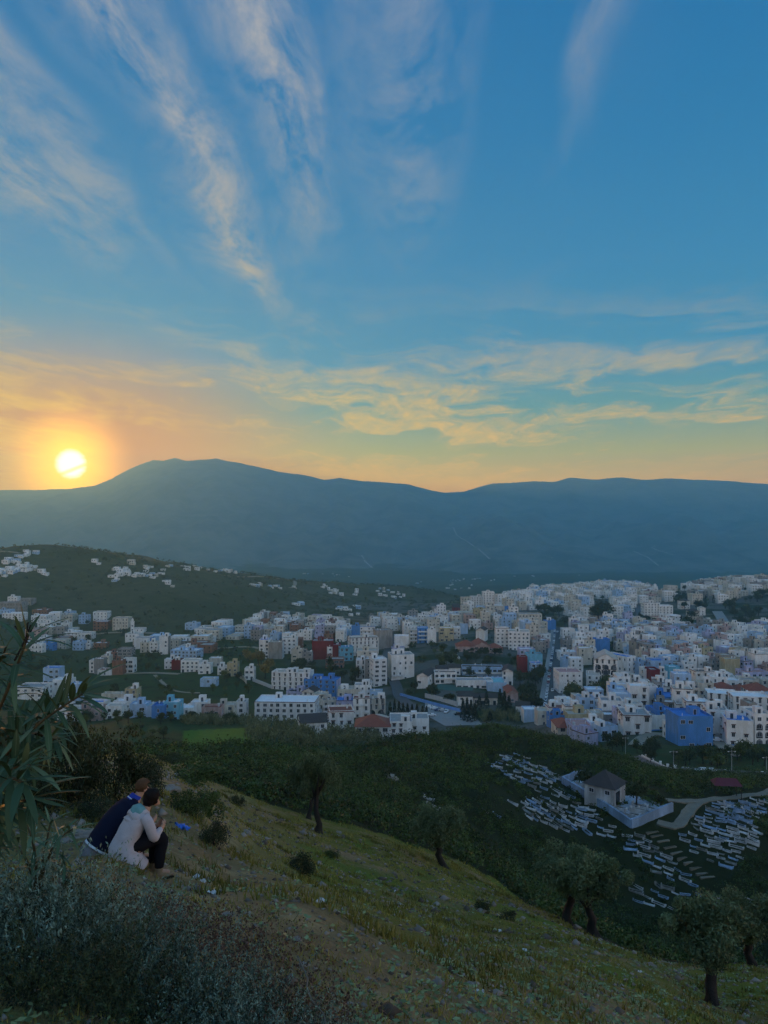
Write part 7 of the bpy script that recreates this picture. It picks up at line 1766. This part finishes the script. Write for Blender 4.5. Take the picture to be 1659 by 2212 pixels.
def two_people():
    phi = R(36); rngz = lambda x, y: h1(x, y)
    # --- woman in the pale hooded coat
    Pw = Vector(((122 - 384) / F * 10.6, 10.6, -(850 - HV) / F * 10.6)); gz = h1(Pw.x, Pw.y); Pw.z = max(Pw.z, gz + .10); r = empty('person', Pw, phi); tag(r, 'person in pale grey hooded coat bent over a phone', 'person')
    def gl(f, l):       # ground height under a local point
        x = Pw.x + math.cos(phi) * f - math.sin(phi) * l; y = Pw.y + math.sin(phi) * f + math.cos(phi) * l; return h1(x, y) - Pw.z
    foot = {s: gl(.50, s * .10) for s in (1, -1)}
    J = dict(pelvis=(0, 0, .0), spine=(.07, 0, .17), chest=(.20, 0, .36), nbase=(.31, 0, .47), neck=(.36, 0, .52), head=(.43, 0, .63), look=(.82, 0, -.57), shl=(.26, .17, .44), shr=(.26, -.17, .44), ell=(.38, .20, .16), elr=(.37, -.21, .16), wrl=(.50, .07, .20), wrr=(.51, -.09, .20), hdl=(.57, .03, .27), hdr=(.58, -.05, .28), pnl=(0, -1, .2), pnr=(0, 1, .2),
             hpl=(.04, .10, .0), hpr=(.04, -.10, .0), knl=(.50, .10, .10), knr=(.51, -.12, .09), anl=(.47, .10, foot[1] + .09), anr=(.48, -.11, foot[-1] + .09), tol=(.62, .11, foot[1] + .045), tor=(.64, -.12, foot[-1] + .045))
    person(r, J, None)
    hem = max(-.30, foot[-1] + .02)
    coat = lofts('coat', M_coat, loft([((.10, -.05, hem), .26, .25), ((.05, -.03, -.16), .235, .25), ((.02, 0, -.02), .20, .235), ((.06, 0, .14), .155, .19), ((.14, 0, .28), .15, .19), ((.23, 0, .40), .135, .20), ((.29, 0, .46), .10, .17), ((.33, 0, .50), .075, .085)], 26, wrinkle=.035, seed=1),
                 *[loft([((.255, s * .14, .43), .085, .08), ((.30, s * .20, .36), .075, .075), (J['el' + t], .066, .06), ((.44, s * .15, .17), .055, .05), (J['wr' + t], .040, .040)], 14, wrinkle=.05, seed=s) for s, t in ((1, 'l'), (-1, 'r'))])
    co = obj('coat', coat, r)
    obj('hood', lofts('hood', M_coat, loft([((.12, 0, .44), .02, .05), ((.10, 0, .405), .075, .12), ((.17, 0, .43), .10, .165), ((.25, 0, .475), .085, .155), ((.31, 0, .515), .05, .115)], 20, wrinkle=.05, seed=4)), co)
    obj('lining', lofts('lining', M_teal, loft([((.115, 0, .455), .02, .06), ((.15, 0, .465), .065, .115), ((.225, 0, .50), .085, .14), ((.295, 0, .535), .05, .105)], 18, wrinkle=.08, seed=6)), co)
    for k, (f, l, z) in enumerate(((-.10, -.2, .02), (-.02, -.24, -.08), (.10, -.27, -.2))):
        b = MB(); b.box(f, f + .02, l - .012, l, z, z + .02); obj('button', b.mesh('button', [M_gls]), co)
    obj('hair', lofts('hair', M_hairb, ellipsoid((.42, 0, .655), (.118, .102, .115), 20, 14, lambda d: not (d.x > .055 and d.z < .01), .22, 3), ellipsoid((.375, 0, .605), (.085, .09, .085), 14, 9, None, .2, 5)), r)
    for s, t in ((1, 'l'), (-1, 'r')):
        obj('trouser_leg', lofts('trouser_leg', M_black, loft([((.0, s * .08, .0), .11, .10), ((.24, s * .11, .07), .105, .095), (J['kn' + t], .085, .078), ((.495, s * .11, (J['kn' + t][2] + J['an' + t][2]) / 2), .078, .072), (tuple(Vector(J['an' + t]) + Vector((0, 0, .06))), .062, .058)], 16, wrinkle=.03, seed=s)), r)
        obj('sock', lofts('sock', M_sock, loft([(tuple(Vector(J['an' + t]) + Vector((0, 0, .07))), .05, .046), (tuple(Vector(J['an' + t]) + Vector((0, 0, -.02))), .048, .046)], 12)), r)
        a = Vector(J['an' + t]); bo = obj('boot', lofts('boot', M_boot, loft([((a.x - .055, a.y, a.z - .06), .05, .036), ((a.x, a.y, a.z - .045), .062, .046), ((a.x + .09, a.y, a.z - .062), .042, .05), ((a.x + .17, a.y, a.z - .072), .026, .046), ((a.x + .205, a.y, a.z - .076), .012, .025)], 14), loft([((a.x, a.y, a.z + .05), .055, .05), ((a.x, a.y, a.z - .05), .058, .05)], 14)), r)
        b = MB(); b.box(a.x - .09, a.x + .20, a.y - .048, a.y + .048, a.z - .118, a.z - .098); obj('sole', b.mesh('sole', [M_gls]), bo)
    b = MB(); b.box(-.035, .035, -.004, .004, -.07, .07); ph = obj('phone', b.mesh('phone', [flat_mat('phone_case', (.02, .02, .025), .3)])); ph.parent = None
    q = Matrix.Rotation(phi, 4, 'Z') @ Vector((.575, -.01, .285)); ph.location = Pw + q; ph.rotation_euler = (R(-35), 0, phi + R(90)); tag(ph, 'dark phone held by the person in the pale coat', 'phone')
    # --- man in navy
    Pm = Vector(((102 - 384) / F * 11.05, 11.05, -(852 - HV) / F * 11.05)); gz = h1(Pm.x, Pm.y); Pm.z = max(Pm.z, gz + .10); m = empty('person', Pm, phi); tag(m, 'person in navy sweater with blue collar leaning towards the other', 'person')
    def gm(f, l):
        x = Pm.x + math.cos(phi) * f - math.sin(phi) * l; y = Pm.y + math.sin(phi) * f + math.cos(phi) * l; return h1(x, y) - Pm.z
    ft = {s: gm(.52, s * .14) for s in (1, -1)}; dz = -4.58 - Pm.z if Pm.z > -4.58 else 0; dz = max(dz, -.12)
    J = dict(pelvis=(0, 0, 0), spine=(.13, 0, .22), chest=(.33, 0, .45 + dz), nbase=(.47, 0, .59 + dz), neck=(.53, 0, .66 + dz), head=(.60, 0, .76 + dz), look=(.87, -.05, -.48), shl=(.42, .20, .54 + dz), shr=(.42, -.20, .54 + dz), ell=(.50, .24, .24), elr=(.52, -.20, .26), wrl=(.68, .10, .22), wrr=(.70, -.06, .24), hdl=(.77, .04, .24), hdr=(.79, -.01, .27), pnl=(0, -1, .3), pnr=(0, 1, .3),
             hpl=(.05, .11, 0), hpr=(.05, -.11, 0), knl=(.50, .17, .13), knr=(.50, -.13, .13), anl=(.48, .16, ft[1] + .09), anr=(.48, -.12, ft[-1] + .09), tol=(.66, .18, ft[1] + .045), tor=(.66, -.13, ft[-1] + .045))
    person(m, J, None)
    sw = obj('sweater', lofts('sweater', M_navy, loft([((-.045, 0, .03), .19, .245), ((.03, 0, .14), .185, .235), ((.14, 0, .28), .18, .235), ((.27, 0, .42 + dz), .175, .25), ((.38, 0, .52 + dz), .14, .245), ((.45, 0, .585 + dz), .10, .17), ((.49, 0, .62 + dz), .08, .095)], 26, wrinkle=.02, seed=2),
                 *[loft([((.40, s * .17, .53 + dz), .095, .09), ((.44, s * .23, .42), .085, .085), (J['el' + t], .07, .066), ((.60, s * .16, .24), .058, .054), (J['wr' + t], .042, .042)], 14, wrinkle=.03, seed=s) for s, t in ((1, 'l'), (-1, 'r'))]), m)
    obj('shirt_hem', lofts('shirt_hem', M_white, loft([((-.065, 0, .005), .198, .253), ((-.048, 0, .028), .196, .251)], 26)), sw)
    col = obj('collar', lofts('collar', M_blue, loft([((.435, 0, .59 + dz), .10, .115), ((.475, 0, .635 + dz), .088, .098), ((.50, 0, .675 + dz), .076, .084)], 20)), sw)
    obj('collar_stripe', lofts('collar_stripe', M_white, loft([((.447, 0, .603 + dz), .1015, .116), ((.455, 0, .612 + dz), .099, .113)], 20)), col)
    obj('jacket_tail', lofts('jacket_tail', M_greyc, loft([((-.08, .05, .02), .16, .24), ((-.12, .06, -.07), .17, .25), ((-.13, .06, -.16), .15, .25)], 20, wrinkle=.05)), m)
    obj('hair', lofts('hair', M_hairbr, ellipsoid((.592, 0, .79 + dz), (.118, .098, .105), 20, 14, lambda d: not (d.x > .04 and d.z < .035) and d.z > -.07, .16, 8)), m)
    obj('beard', lofts('beard', M_hairbr, ellipsoid((.665, -.005, .685 + dz), (.048, .056, .05), 14, 9, None, .15, 2)), m)
    for s in (1, -1): obj('ear', lofts('ear', M_skin, ellipsoid((.60, s * .088, .745 + dz), (.024, .012, .034), 10, 7)), m)
    g = obj('glasses', lofts('glasses', M_gls, *[loft([((.62, s * .088, .77 + dz), .004, .004), ((.705, s * .06, .735 + dz), .004, .004)], 6) for s in (1, -1)], *[ellipsoid((.708, s * .035, .728 + dz), (.006, .024, .018), 10, 6) for s in (1, -1)]), m)
    for s, t in ((1, 'l'), (-1, 'r')):
        obj('trouser_leg', lofts('trouser_leg', M_black, loft([((-.03, s * .09, -.02), .125, .115), ((.22, s * .13, .08), .12, .105), (J['kn' + t], .092, .085), ((.49, s * .145, (J['kn' + t][2] + J['an' + t][2]) / 2), .085, .08), (tuple(Vector(J['an' + t]) + Vector((0, 0, .0))), .075, .07)], 16, wrinkle=.03, seed=s)), m)
        a = Vector(J['an' + t]); obj('shoe', lofts('shoe', M_black, loft([((a.x - .06, a.y, a.z - .05), .05, .038), ((a.x, a.y, a.z - .04), .06, .05), ((a.x + .1, a.y, a.z - .06), .04, .054), ((a.x + .2, a.y, a.z - .075), .018, .036)], 14)), m)
two_people()
